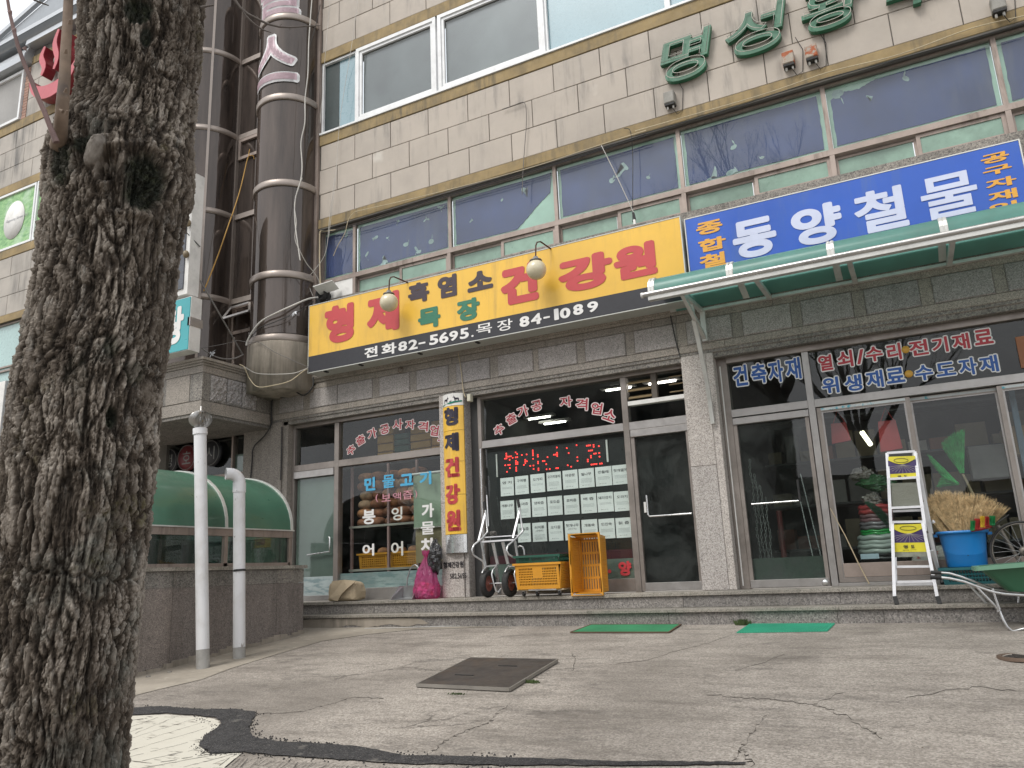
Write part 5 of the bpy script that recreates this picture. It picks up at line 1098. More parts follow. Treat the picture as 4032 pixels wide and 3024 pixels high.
for ni_, (s_, a0, b0, a1, b1) in enumerate(N1):
    cx, cz, w_, h = gb('q', a0, b0, a1, b1, .216); w_ *= .98; h = .265
    tt = s_.split('|'); T = thing('paper_notice', 'paper notice headed %s, %s from the left in the %s row of notices' % (tt[0].replace(' ', ''), ['first','second','third','fourth','fifth','sixth','seventh','eighth'][(ni_%8) if ni_ < 16 else ni_-16], 'top' if ni_ < 8 else ('middle' if ni_ < 16 else 'bottom')), 'notice', (cx,.216,cz), 'paper notices in three rows')
    MB().box(cx-w_/2, cx+w_/2, .216, .219, cz-h/2, cz+h/2).build('paper', paper, T)
    n = len(tt[0]); dz = .068 if len(tt[0]) > 4 or len(tt) > 1 else random.choice((.055,.06,.065)); mb = MB(); put(mb, tt[0], cx, cz+dz, min(w_*.84, .048*n+.008), .042, .2145, .012); mb.build('heading', pink_, T)
    if len(tt) > 1: mb = MB(); put(mb, tt[1], cx, cz+dz-.05, .12, .03, .2145, .0); mb.build('subheading', pink_, T)
    mb = MB()
    for k in range(random.choice((2,3,3,4))):
        x = cx-w_*.36; z = cz-.012-k*.016-(.03 if len(tt) > 1 else 0)
        while x < cx+w_*.34: ww = random.uniform(.006,.016); mb.box(x, x+ww, .2148, .2155, z, z+.005); x += ww+.005
    x = cx-w_*.3
    for ww in (.026,.012,.014,.018): mb.box(x, x+ww, .2148, .2155, cz-.102, cz-.096); x += ww+.012
    tag(mb.build('small_print', grey_, T), kind='stuff')
T = thing('led_panel', 'black LED message panel with scattered red dots above the paper notices', 'LED panel', (-4.6,.21,2.25))
pa, pb = q('q', 200, 740, .212), q('q', 1190, 620, .212); lx0, lx1, lz0, lz1 = -5.46, -3.77, 2.06, 2.43
MB().box(lx0, lx1, .214, .226, lz0, lz1).build('panel', M('led_black', (.012,.012,.014), .5), T); MB().box(lx0-.035, lx0-.015, .205, .222, lz0, lz1-.03).build('end_bar', white_p, T); MB().box(lx1+.015, lx1+.04, .205, .222, lz0+.05, lz1-.01).build('end_bar', white_p, T)
mb = MB(); gx, gz_ = 66, 15
for i in range(gx+1): x = lx0+(lx1-lx0)*i/gx; mb.box(x-.0012, x+.0012, .2125, .2138, lz0, lz1)
for k in range(gz_+1): z = lz0+(lz1-lz0)*k/gz_; mb.box(lx0, lx1, .2122, .2137, z-.0012, z+.0012)
tag(mb.build('dot_grid', M('led_grid', (.035,.035,.038), .5), T), kind='stuff')
v, f = glyph_mesh('형제건강원', .0); led = MB(); W_, H_ = lx1-lx0-.12, (lz1-lz0)*.86; rs = random.Random(5)
tris = [(v[a][:2], v[b][:2], v[c_][:2]) for ff in f for a, b, c_ in [(ff[0], ff[i], ff[i+1]) for i in range(1, len(ff)-1)]]
TA = np.array(tris) if tris else np.zeros((0,3,2))
for i in range(gx):
    for k in range(gz_):
        p = np.array([((i+.5)/gx-.5)*(lx1-lx0)/W_, ((k+.5)/gz_-.5)*(lz1-lz0)/H_])
        A, B_, C_ = TA[:,0], TA[:,1], TA[:,2]; s1 = (B_[:,0]-A[:,0])*(p[1]-A[:,1])-(B_[:,1]-A[:,1])*(p[0]-A[:,0]); s2 = (C_[:,0]-B_[:,0])*(p[1]-B_[:,1])-(C_[:,1]-B_[:,1])*(p[0]-B_[:,0]); s3 = (A[:,0]-C_[:,0])*(p[1]-C_[:,1])-(A[:,1]-C_[:,1])*(p[0]-C_[:,0])
        if (((s1 >= 0)&(s2 >= 0)&(s3 >= 0))|((s1 <= 0)&(s2 <= 0)&(s3 <= 0))).any() and rs.random() < .42+.25*math.sin(i*.35)*math.cos(k*.6):
            x = lx0+(lx1-lx0)*(i+.5)/gx; z = lz0+(lz1-lz0)*(k+.5)/gz_; led.box(x-.0085, x+.0085, .210, .2118, z-.0085, z+.0085)
tag(led.build('lit_dots', emit('led_red', (1,.04,.03), 2.2), T), kind='stuff')

# ------------------------------------------------------------------ inside the left shop
def inside(o, lb, cat, grp=None): return tag(o, lb, cat, grp)
netm = M('onion_net', (.40,.18,.08), .8, var=(9,.35), bmp=(40,.6,.01)); netm2 = M('onion_net_dark', (.28,.115,.06), .8, var=(9,.35), bmp=(40,.6,.01)); netp = M('onion_net_pale', (.46,.30,.19), .8, var=(9,.3), bmp=(40,.6,.01))
T = thing('storage_rack', 'metal storage rack behind the painted letters of the left shop', 'rack', (-7.6,.6,.4))
pkf = M('pink_rack_post', (.34,.22,.21), .6); rbr = M('rack_rail', (.35,.33,.29), .6)
for x in (-8.36,-7.62,-7.06): MB().box(x-.018, x+.018, .42, .46, .36, 2.5).build('post', pkf, T)
for z in (.80, 1.49): MB().box(-8.4, -7.05, .415, .45, z, z+.035).build('shelf_rail', rbr, T); MB().box(-8.4, -7.05, .45, 1.1, z, z+.02).build('shelf', dark_in, T)
rs = random.Random(3); first = None
for row in range(6):
    for k in range(5):
        x = -8.20+k*.262+rs.uniform(-.02,.02); z = 1.58+row*.15
        T = MB(); sx = rs.uniform(.138,.155); n0 = 12
        T.lathe([(max(.002, sx*math.sin(PI*i/8)**.7), -.08*math.cos(PI*i/8)) for i in range(9)], (x,.62+rs.uniform(-.04,.04),z), 14)
        tag(T.build('produce_sack', rs.choice((netm,netm2,netp,netm2)), None), 'net sack on the rack, %s layer up, %s in its layer' % (['first','second','third','fourth','fifth','top'][row], ['leftmost','second from the left','middle','second from the right','rightmost'][k]), 'sack', 'net sacks stacked on the rack')
ycr = M('yellow_crate_plastic', (.62,.28,.022), .5, var=(2,.08), dirt=(3,.28,(.30,.16,.05))); gcr = M('green_crate_plastic', (.012,.085,.055), .5, var=(2,.1), dirt=(3,.3)); tcr = M('teal_crate_plastic', (.012,.10,.11), .5, var=(2,.1), dirt=(3,.3)); ocr = M('ochre_crate_plastic', (.50,.27,.045), .5, var=(2,.1))
def crate(name, lb, loc, w_, d_, h_, mat_, cols, rows, rot=None, grp=None, zones=None, cat='crate', flare=.03):
    """open crate with perforated walls; local origin at the centre of its base"""
    T = thing(name, lb, cat, loc, grp)
    if rot: T.rotation_euler = rot
    Mw = wmat(T) if False else (Matrix.Translation(Vector(loc)) @ (T.rotation_euler.to_matrix().to_4x4()))
    t_ = .012
    def wall(org, u, n_, L_, nc, zn):
        mb = MB(); hz0, hz1 = .05*h_/.34, h_*.80; H = lambda a, b, z0, z1, pr=0, th=t_: mb.add([Mw@(org+u*p+n_*(pp+flare*z/h_)+Vector((0,0,z))) for z in (z0, z1) for pp in (-th, pr) for p in (a, b)], [(0,2,3,1),(4,5,7,6),(0,1,5,4),(2,6,7,3),(0,4,6,2),(1,3,7,5)])
        H(0, L_, 0, hz0); H(0, L_, hz1, h_); H(0, .035, hz0, hz1); H(L_-.035, L_, hz0, hz1)
        pw_ = (L_-.07)/nc
        for i in range(nc):
            solid = zn and zn(i/nc, 0)
            a = .035+i*pw_; H(a, a+pw_*.34, hz0, hz1, 0, t_*.8)
            if zn and zn(i/nc, 1): H(a+pw_*.34, a+pw_, hz0+(hz1-hz0)*zn(i/nc, 1), hz1)
        for k in range(1, rows): z = hz0+(hz1-hz0)*k/rows; H(.035, L_-.035, z-.007, z+.007, -.001, t_*.7)
        return tag(mb.build('side_panel', mat_, T), kind='stuff')
    X, Y = Vector((1,0,0)), Vector((0,1,0))
    wall(Vector((-w_/2,-d_/2,0)), X, -Y, w_, cols, zones); wall(Vector((w_/2,d_/2,0)), -X, Y, w_, cols, zones)
    nc2 = max(4, int(cols*d_/w_)); wall(Vector((-w_/2,d_/2,0)), -Y, -X, d_, nc2, None); wall(Vector((w_/2,-d_/2,0)), Y, X, d_, nc2, None)
    mb = MB(); a, b = w_/2+flare, d_/2+flare
    for (x0, x1, y0, y1) in ((-a-.012,a+.012,-b-.012,-b+.012),(-a-.012,a+.012,b-.012,b+.012),(-a-.012,-a+.012,-b+.012,b-.012),(a-.012,a+.012,-b+.012,b-.012)):
        mb.add([Mw@Vector((x,y,z)) for z in (h_-.028, h_) for y in (y0, y1) for x in (x0, x1)], [(0,2,3,1),(4,5,7,6),(0,1,5,4),(2,6,7,3),(0,4,6,2),(1,3,7,5)])
    mb.build('rim', mat_, T); mb = MB()
    for i in range(10):
        x = -w_/2+w_*i/10; mb.add([Mw@Vector((xx,yy,z)) for z in (.004,.016) for yy in (-d_/2,d_/2) for xx in (x, x+w_/10*.62)], [(0,2,3,1),(4,5,7,6),(0,1,5,4),(2,6,7,3),(0,4,6,2),(1,3,7,5)])
    for k in range(5):
        y = -d_/2+d_*k/4.4; mb.add([Mw@Vector((xx,yy,z)) for z in (.002,.014) for yy in (y, y+.03) for xx in (-w_/2,w_/2)], [(0,2,3,1),(4,5,7,6),(0,1,5,4),(2,6,7,3),(0,4,6,2),(1,3,7,5)])
    tag(mb.build('base_slats', mat_, T), kind='stuff')
    return T
crate('crate', 'yellow crate inside the left shop, left one under the rack shelf', (-7.98,.70,.82), .55, .36, .26, ycr, 12, 5, None, 'yellow crates inside the left shop')
crate('crate', 'yellow crate inside the left shop, right one under the rack shelf', (-7.36,.70,.82), .55, .36, .26, ycr, 12, 5, None, 'yellow crates inside the left shop')
for i, x in enumerate((-8.2,-7.9,-7.55,-7.3)): tag(MB().sphere((x,.68,1.10), .10, 8, .7).build('produce_heap', netm), 'orange produce piled in the %s yellow crate inside the left shop, %s heap' % (['left','left','right','right'][i], ['left','right','left','right'][i]), 'produce', 'produce heaps in the yellow crates')
bl = M('pale_green_blind', (.24,.31,.22), .7, var=(3,.08)); tb_ = M('tan_board', (.27,.22,.12), .8); 
T = thing('window_blind', 'pale green roller blind hanging behind the right part of the left window', 'blind', (-6.7,.3,1.4)); MB().box(-7.03,-6.4,.29,.30,1.42,2.23).build('cloth', bl, T); MB().tube([(-7.05,.29,2.25),(-6.4,.29,2.25)], .018, 8).build('roller', white_p, T); MB().box(-7.03,-6.4,.28,.31,1.40,1.42).build('bottom_bar', rbr, T)
tag(MB().box(-7.02,-6.4,.32,.34,.88,1.40).build('tan_board', tb_), 'tan board leaning behind the window below the green blind', 'board')
for i, (x0, x1, z0, z1, mm, nm_) in enumerate(((-8.08,-7.75,2.62,3.2,ocr,'ochre'),(-7.73,-7.42,2.62,3.05,gcr,'dark green'),(-7.4,-7.0,2.62,3.12,ocr,'ochre'),(-6.98,-6.55,2.62,3.18,ycr,'orange'))):
    mb = MB()
    for k in range(4): mb.bbox(x0+.005*(k%2), x1, .75, 1.1, z0+(z1-z0)*k/4, z0+(z1-z0)*(k+.9)/4, .01)
    tag(mb.build('crate_stack', mm), '%s crates stacked high behind the left transom window%s' % (nm_, ', next to the door' if i == 0 else (', right of the dark green ones' if i == 2 else '')), 'crates')
MB().box(-9.35,-6.2,.6,1.3,2.50,2.60).build('shelf', dark_in, r1)

# ------------------------------------------------------------------ inside the middle and right shops
lampm = emit('fluorescent', (1,.97,.88), 7)
for i, (a, b, y) in enumerate((( 'q',(530,345),1.9),('q',(675,390),2.1),('q',(1268,75),1.2),('k',(850,1398),.9))):
    p = q(a, b[0], b[1], y); T = thing('tube_lamp', ['lit ceiling tube above the LED panel, left one','lit ceiling tube above the LED panel, right one','lit ceiling tube at the top right of the middle transom','lit lamp seen through the brown louvres'][i], 'lamp', p, 'lit ceiling tubes')
    MB().box(p.x-.28, p.x+.28, y-.06, y+.06, p.z+.012, p.z+.05).build('housing', white_p, T); MB().tube([(p.x-.2,y,p.z),(p.x+.2,y,p.z)], .014, 8).build('tube', lampm, T)
p = q('s', 1190, 350, 1.0); T = thing('tube_lamp', 'lit tube hanging at an angle inside the hardware shop', 'lamp', p, None); MB().tube([p+Vector((-.03,-.1,.08)), p+Vector((.04,.1,-.06))], .03, 10).build('tube', emit('warm_tube', (1,.95,.7), 2.2), T)
MB().tube([p+Vector((-.03,-.1,.09)), p+Vector((-.03,-.1,.4))], .006, 5).build('cord', black_m, T)
def coil(x, y, z, r, rr_, mat_, lb, flat=1., grp='hose coils stacked inside the window'):
    mb = MB(); n = 36; T = thing('hose_coil', lb, 'hose', (x,y,z), grp)
    for k, (dr_, dz) in enumerate(((0,0),(0,rr_*1.7),(-rr_*1.6,rr_*.8))):
        mb = MB(); mb.tube([(x+(r+dr_)*math.cos(2*PI*i/n), y+(r+dr_)*.8*math.sin(2*PI*i/n), z+dz*flat+.006*math.sin(i*1.3+k)) for i in range(n+1)], rr_, 8, False); mb.build('turn', mat_, T)
    return T
hm = lambda n_, c_: M('hose_'+n_, c_, .35, var=(4,.1), coat=.3)
hx = -.50
for z, r, rr_, mm, lb in ((.66,.24,.028,hm('black',(.03,.03,.032)),'black hose coil at the bottom of the stack'),(.745,.25,.034,hm('pale',(.36,.42,.38)),'thick pale ribbed hose coil, second from the bottom of the stack'),(.85,.235,.034,hm('pale',(.36,.42,.38)),'thick pale ribbed hose coil, third from the bottom of the stack'),(.955,.20,.018,hm('green',(.02,.30,.06)),'green banded hose coil in the middle of the stack'),
                          (1.03,.19,.026,hm('grey',(.16,.15,.16)),'grey hose coil with a red stripe below the striped one'),(1.12,.17,.028,hm('stripe',(.22,.12,.13)),'grey and red striped hose coil near the top'),(1.22,.17,.032,hm('red',(.42,.05,.05)),'bright red hose coil on top of the stack')):
    coil(hx+.03*(1.3-z), .75, z, r, rr_, mm, lb)
tag(MB().box(-.72,-.52,.44,.45,.66,.72).build('price_label', ink('label_blue', (.45,.58,.65))), 'pale blue label on the lowest hose coil', 'label')
plg = M('clear_green_bag', (.06,.16,.07), .3, coat=.6); pla = M('crumpled_clear_plastic', (.30,.27,.24), .25, var=(9,.4), coat=.5)
def blob(name, lb, cat, c_, rx, ry, rz, mat_, amp=.25, sc=3., grp=None, seed=1, parent=None, nm=None):
    mb = MB(); n, m_ = 26, 16; rs2 = random.Random(seed); ph = [rs2.uniform(0, 6) for _ in range(9)]; vs = []
    for j in range(m_+1):
        for i in range(n):
            a, b = 2*PI*i/n, PI*j/m_; d_ = Vector((math.sin(b)*math.cos(a), math.sin(b)*math.sin(a), -math.cos(b)))
            k = 1+amp*(math.sin(sc*3*d_.x+ph[0]+2*math.sin(sc*2*d_.z+ph[1]))*.4+math.sin(sc*4*d_.y+ph[2]+2*math.sin(sc*3*d_.x+ph[3]))*.3+math.sin(sc*6*d_.z+ph[4]+a*3)*.25+rs2.uniform(-.25,.25))
            vs.append((c_[0]+d_.x*rx*k, c_[1]+d_.y*ry*k, c_[2]+d_.z*rz*k))
    mb.add(vs, [(j*n+i, j*n+(i+1)%n, (j+1)*n+(i+1)%n, (j+1)*n+i) for j in range(m_) for i in range(n)])
    if parent is not None: return mb.build(nm, mat_, parent)
    return tag(mb.build(name, mat_), lb, cat, grp)
blob('plastic_bag', 'crumpled clear plastic bag on top of the red hose coil', 'bag', (-.52,.75,1.36), .11, .1, .09, pla, .3, 2, None, 2)
blob('plastic_bag', 'green plastic wrapped bundle above the hose stack', 'bag', (-.45,.85,1.58), .20, .12, .10, plg, .3, 2, None, 3)
blob('plastic_bag', 'crumpled pale bag highest above the hose stack', 'bag', (-.6,.85,1.70), .13, .1, .09, pla, .3, 2, None, 4)
blob('large_sack', 'white and red printed sack behind the step ladder', 'sack', (.12,.75,.62), .30, .2, .16, M('printed_sack', (.40,.39,.36), .6, spots=[(5,.6,.64,(.30,.06,.05),(1,1,2))]), .12, 1.5, None, 5)
# red shopping bags hung up
rbag = M('red_bag', (.42,.05,.05), .6, var=(2,.1))
for (a0, b0, a1, b1), lb in (((1105,600,1215,690), 'small pink red bag hanging inside the hardware shop window'), ((1340,590,1475,730), 'larger pink red bag hanging inside the window right of the small one')):
    p, p2 = q('e', a0, b0, .42), q('e', a1, b1, .42); T = thing('hanging_bag', lb, 'bag', (p.x,.42,p2.z), 'red bags hanging inside')
    MB().prism([(p.x,p2.z),(p2.x,p2.z+.02),(p2.x-.03,p.z),(p.x+.02,p.z)], .40, .45).build('body', rbag, T); MB().tube([((p.x*.8+p2.x*.2),.42,p.z),((p.x+p2.x)/2,.42,p.z+.16),((p.x*.2+p2.x*.8),.42,p.z)], .008, 6).build('strap', rbag, T)
# green plastic brooms
gbr = M('green_bristles', (.03,.42,.09), .45, var=(9,.25), kind='pos')
def fan(name, lb, base, tips, mat_, n, wd, parent=None, grp=None, cat='broom', stick=None, stickm=None, dy=.05, seed=1, curl=.0, part='bristles'):
    """bundle of fine strands from a binding point to a fan of tips"""
    rs2 = random.Random(seed); T = parent or thing(name, lb, cat, base, grp); mb = MB(); base = Vector(base)
    for i in range(n):
        f_ = rs2.random()*(len(tips)-1); k = int(f_); u = f_-k; tp_ = Vector(tips[k]).lerp(Vector(tips[min(k+1, len(tips)-1)]), u); sc_ = rs2.uniform(.78,1.03)
        tp_ = base+(tp_-base)*sc_+Vector((rs2.uniform(-.012,.012), rs2.uniform(-dy,dy), rs2.uniform(-.012,.012))); b = base+Vector((rs2.uniform(-.02,.02), rs2.uniform(-.02,.02), rs2.uniform(-.01,.01)))
        md = b.lerp(tp_, .55)+Vector((rs2.uniform(-.01,.01), rs2.uniform(-.01,.01), curl+rs2.uniform(0,.012))); w2 = wd*rs2.uniform(.7,1.3)
        mb.tube([b, md, tp_], [w2, w2*.85, w2*.3], 3, False)
    tag(mb.build(part, mat_, T), kind='stuff')
    if stick: MB().tube([base-(base-Vector(stick)).normalized()*.02, stick], .014, 8).build('stick', stickm, T)
    return T
wood = M('pale_wood_stick', (.42,.34,.22), .6)
bp = q('t', 855, 410, .45)
fan('plastic_broom', 'green plastic broom spread upwards inside the hardware shop window', bp, [q('t', 690, 190, .42), q('t', 760, 130, .45), q('t', 820, 95, .5), q('t', 875, 85, .45)], gbr, 520, .0048, None, 'green plastic brooms', 'broom', q('t', 950, 600, .5), wood, .10, 3)
bp = q('t', 815, 500, .5)
fan('plastic_broom', 'green plastic broom lying sideways below the upright one', bp, [q('t', 590, 265, .5), q('t', 620, 330, .45), q('t', 700, 440, .45), q('t', 660, 520, .5)], gbr, 550, .0055, None, 'green plastic brooms', 'broom', None, None, .05, 4)
bp = q('t', 120, 640, .6)
fan('plastic_broom', 'dark green plastic broom slanting behind the step ladder', bp, [q('t', 300, 850, .6), q('t', 290, 760, .6), q('t', 240, 690, .6)], M('dark_green_bristles', (.01,.07,.03), .5), 350, .003, None, 'green plastic brooms', 'broom', None, None, .04, 5)
# chains by the door
stl = M('galvanised', (.42,.43,.43), .35, .8)
T = thing('chain_bundle', 'long galvanised chains hanging inside the hardware shop door', 'chain', (-1.75,.3,.75))
mb = MB()
for c_ in range(4):
    x0 = -1.86+c_*.045
    for i in range(34):
        z = .74+i*.043-(c_%2)*.02; x = x0+.008*math.sin(i*.7+c_)
        if z > 1.95-(c_*.16): continue
        a = (i%2)*PI/2+.4; pts = [(x+.012*math.cos(b)*math.cos(a), .31+c_*.012+.012*math.cos(b)*math.sin(a), z+.024*math.sin(b)) for b in [2*PI*k/8 for k in range(9)]]
        mb.tube(pts, .006, 4, False)
tag(mb.build('links', stl, T), kind='stuff')
for i, (x, z1, x2, mm, lb) in enumerate(((-1.35,1.5,-1.22,chrome,'thin bright rod leaning inside the hardware shop door, left one'),(-1.30,1.75,-1.12,chrome,'thin bright rod leaning inside the hardware shop door, right one'),(-1.62,1.3,-1.58,M('dark_red_pole', (.16,.03,.03), .5),'dark red pole leaning behind the hardware shop door'))):
    tag(MB().tube([(x2,.36,.4),(x,.6,z1)], .008 if i < 2 else .035, 8).build('leaning_rod', mm), lb, 'rod')
cb = M('cardboard', (.30,.20,.11), .8, var=(2,.08)); 
for (x0, x1, z0, z1, y), lb in (((1.0,1.45,1.78,2.12,.9),'tan cardboard box on the shelf at the right of the hardware shop'),((.62,1.0,1.55,1.95,1.1),'pale grey box beside the cardboard box in the hardware shop'),((-.05,.35,.95,1.15,1.3),'brown cardboard box behind the step ladder')):
    tag(MB().bbox(x0, x1, y, y+.4, z0, z1, .004).build('storage_box', cb if 'pale' not in lb else M('pale_box', (.25,.24,.23), .7)), lb, 'box')
T = thing('shelf_unit', 'dark metal shelving at the back of the hardware shop', 'shelves', (0,2,.4))
for z in (.8,1.4,2.0,2.6): MB().box(-1.9, 1.9, 1.7, 2.2, z, z+.03).build('shelf', M('shelf_metal', (.10,.10,.10), .6), T)
rs = random.Random(11)
for z in (.83,1.43,2.03):
    x = -1.85
    while x < 1.7:
        ww = rs.uniform(.12,.35); hh = rs.uniform(.12,.4); MB().box(x, x+ww, 1.75, 2.1, z, z+hh).build('stored_goods', M('goods%d' % rs.randint(0,6), rs.choice([(.20,.16,.10),(.08,.09,.12),(.18,.17,.16),(.22,.08,.05),(.05,.10,.07),(.28,.27,.25),(.12,.12,.12)]), .6), T); x += ww+rs.uniform(.01,.08)
T = thing('steel_post', 'blue grey steel post inside the hardware shop window at the right edge', 'post', (1.12,.5,.4)); MB().box(1.09,1.15,.5,.56,.37,2.6).build('post', M('steel_blue', (.12,.17,.22), .5, .4), T)
# orange mascot panel reduced to a plain round mark
T = thing('round_mark_panel', 'small orange brown board with a dark ring at the right end of the transom', 'sign', (1.3,.18,2.9)); MB().box(1.22,1.7,.17,.19,2.66,3.02).build('board', M('brown_board', (.26,.10,.04), .5), T)
MB().tube([(1.42+.1*math.cos(a*PI/12),.165,2.84+.09*math.sin(a*PI/12)) for a in range(25)], .012, 6, False).build('ring', black_m, T)
# ------------------------------------------------------------------ things standing on the steps
PZ = .361
# hand truck
T = thing('hand_truck', 'silver tubular hand truck with two fat black tyres leaning by the pillar', 'hand truck', (-5.25,-.3,PZ))
alt = M('truck_aluminium', (.60,.60,.60), .32, .75, var=(4,.1), dirt=(6,.3)); tyre = M('tyre', (.025,.025,.025), .75, var=(8,.2), dirt=(5,.35,(.10,.09,.08))); rimm = M('faded_red_rim', (.30,.10,.075), .55, var=(4,.15), dirt=(5,.4))
def qp(c, *pts): return [q(c, a, b, y) for a, b, y in pts]
MB().tube(qp('r', (765,145,-.13),(772,230,-.14),(785,355,-.16),(738,412,-.26),(655,480,-.40),(634,525,-.44),(648,578,-.42),(742,640,-.30),(764,700,-.28)), .0135, 10).build('handle_tube', alt, T)
MB().tube(qp('r', (1095,120,-.13),(1108,230,-.14),(1126,350,-.16),(1050,430,-.26),(980,490,-.40),(970,535,-.44),(990,575,-.42),(1078,622,-.30),(1096,690,-.28)), .0135, 10).build('handle_tube', alt, T)
MB().bar(*qp('r', (765,172,-.13),(698,442,-.28)), .026, .014, (0,-1,0)).build('strut', whiteal, T); MB().bar(*qp('r', (1095,148,-.13),(1032,412,-.28)), .026, .014, (0,-1,0)).build('strut', whiteal, T)
MB().tube(qp('r', (750,62,-.12),(762,142,-.13)), .020, 12).build('grip', black_m, T); MB().tube(qp('r', (1078,36,-.12),(1092,118,-.13)), .020, 12).build('grip', black_m, T)
MB().bar(*qp('r', (722,452,-.27),(1040,430,-.27)), .03, .022).build('crossbar', whiteal, T); MB().bar(*qp('r', (755,408,-.22),(1078,388,-.22)), .022, .014).build('crossbar', whiteal, T)
MB().bar(*qp('r', (728,458,-.27),(770,690,-.26)), .028, .02, (0,-1,0)).build('frame_rail', alt, T); MB().bar(*qp('r', (1050,440,-.27),(1085,640,-.26)), .028, .02, (0,-1,0)).build('frame_rail', alt, T)
MB().bar(*qp('r', (838,460,-.24),(885,670,-.2)), .04, .02, (0,-1,0)).build('frame_rail', alt, T); MB().bar(*qp('r', (932,452,-.24),(985,665,-.2)), .04, .02, (0,-1,0)).build('frame_rail', alt, T)
MB().bar(*qp('r', (865,680,-.2),(905,960,-.12)), .05, .015, (0,-1,0)).build('frame_rail', alt, T)
MB().bar(*qp('r', (758,692,-.3),(885,676,-.3)), .035, .02).build('axle_plate', alt, T); MB().bar(*qp('r', (985,692,-.3),(1088,680,-.3)), .035, .02).build('axle_plate', alt, T)
for P_ in (((733,752,-.44),(745,725,-.42),(775,692,-.34)), ((872,690,-.34),(838,722,-.42),(826,765,-.45),(845,850,-.45),(866,925,-.43),(888,938,-.42),(915,905,-.38)), ((955,745,-.44),(966,718,-.42),(995,680,-.34)), ((1085,690,-.34),(1055,722,-.42),(1044,765,-.45),(1062,850,-.45),(1082,915,-.43),(1100,925,-.42),(1125,900,-.38))):
    MB().tube(qp('r', *P_), .011, 8).build('wheel_guard', alt, T)
MB().tube(qp('r', (1080,502,-.1),(1100,490,-.1),(1125,500,-.1),(1138,530,-.1),(1142,578,-.1)), .012, 8).build('hook_tube', alt, T)
for k, x in enumerate((-5.42, -5.075)):
    wl = win('wheel', T); c_ = (x, -.3, PZ+.183)
    prof = [(.105,-.022),(.125,-.038),(.150,-.044),(.168,-.040),(.180,-.024),(.183,0),(.180,.024),(.168,.040),(.150,.044),(.125,.038),(.105,.022),(.105,-.022)]
    MB().lathe(prof, c_, 36, 'x').build('tyre', tyre, wl)
    mb = MB()
    for i in range(40):
        a = 2*PI*i/40; 
        for s_ in (-1, 1): mb.bar((x+s_*.006, c_[1]+.182*math.cos(a), c_[2]+.182*math.sin(a)), (x+s_*.034, c_[1]+.172*math.cos(a+.05), c_[2]+.172*math.sin(a+.05)), .012, .006, (0, math.cos(a), math.sin(a)))
    tag(mb.build('tread', tyre, wl), kind='stuff')
    MB().lathe([(.106,-.018),(.098,-.022),(.085,-.006),(.03,-.004),(.026,-.03),(.001,-.03)], c_, 28, 'x').build('rim', rimm, wl); MB().lathe([(.001,.03),(.026,.03),(.03,.004),(.085,.006),(.098,.022),(.106,.018)], c_, 28, 'x').build('rim', rimm, wl)
MB().tube([(-5.5,-.3,PZ+.183),(-5.0,-.3,PZ+.183)], .010, 8).build('axle', alt, T)
mb = MB(); rs = random.Random(2); p0 = q('r', 840, 370, -.2)
pts = [p0+Vector((rs.uniform(-.05,.05), rs.uniform(-.03,.03), rs.uniform(-.03,.035))) for _ in range(60)]; mb.tube(pts, .0035, 4); mb.tube([p0, p0+Vector((-.03,-.02,-.06)), p0+Vector((-.05,-.02,-.14))], .004, 5)
tag(mb.build('tangled_cord', M('grey_cord', (.22,.21,.19), .9)), 'tangle of grey cord hung on the hand truck crossbar', 'cord')
T = thing('leaning_pole', 'thin pole with black and white sections leaning behind the hand truck', 'pole', q('d', 1310, 1120, -.05))
MB().tube([q('d', 1285, 815, .05), q('d', 1290, 868, .04)], .011, 8).build('grip', black_m, T); MB().tube([q('d', 1290, 868, .04), q('d', 1301, 1062, -.0)], .009, 8).build('shaft', whiteal, T); MB().tube([q('d', 1301, 1062, -.0), q('d', 1312, 1260, -.05)], .010, 8).build('lower_shaft', black_m, T)
# crates on a dolly
T = thing('wooden_dolly', 'low wooden dolly on black castors under the wide yellow crate', 'dolly', (-4.57,-.28,PZ))
for k in range(3): MB().bbox(-4.90, -4.22, -.45+.13*k, -.33+.13*k, .435, .452, .003).build('plank', wood, T)
MB().box(-4.72,-4.32,-.465,-.45,.436,.462).build('metal_edge', alt, T)
for x in (-4.82,-4.62,-4.3):
    MB().lathe([(.001,-.013),(.032,-.013),(.036,0),(.032,.013),(.001,.013)], (x,-.40,PZ+.037), 16, 'x').build('castor', black_m, T); MB().box(x-.018,x+.018,-.42,-.38,PZ+.04,.435).build('castor_fork', alt, T)
MB().box(-4.9,-4.22,-.15,-.12,.40,.434).build('batten', wood, T)
zz_ = lambda u, m_: (0 if m_ == 0 else (.42 if .36 < u < .62 else 0))
crate('crate', 'wide yellow crate standing on the wooden dolly', (-4.57,-.28,.455), .62, .38, .335, ycr, 24, 7, None, None, zz_)
crate('crate', 'dark green crate nested in the wide yellow crate on the dolly', (-4.57,-.28,.735), .60, .37, .155, gcr, 26, 2, None, None)
# upright yellow crate: stands on its short end, mouth to the street
crate('crate', 'yellow crate standing on end with its open mouth to the street', (-3.92,-.09,.745), .355, .70, .32, ycr, 15, 7, (PI/2, 0, 0), None, None)
MB_ = MB().tube([(-4.10,-.44,PZ+.006),(-3.72,-.44,PZ+.006),(-3.70,-.30,PZ+.006)], .005, 6); tag(MB_.build('loose_wire', stl), 'bent metal wire lying under the upright yellow crate', 'wire')
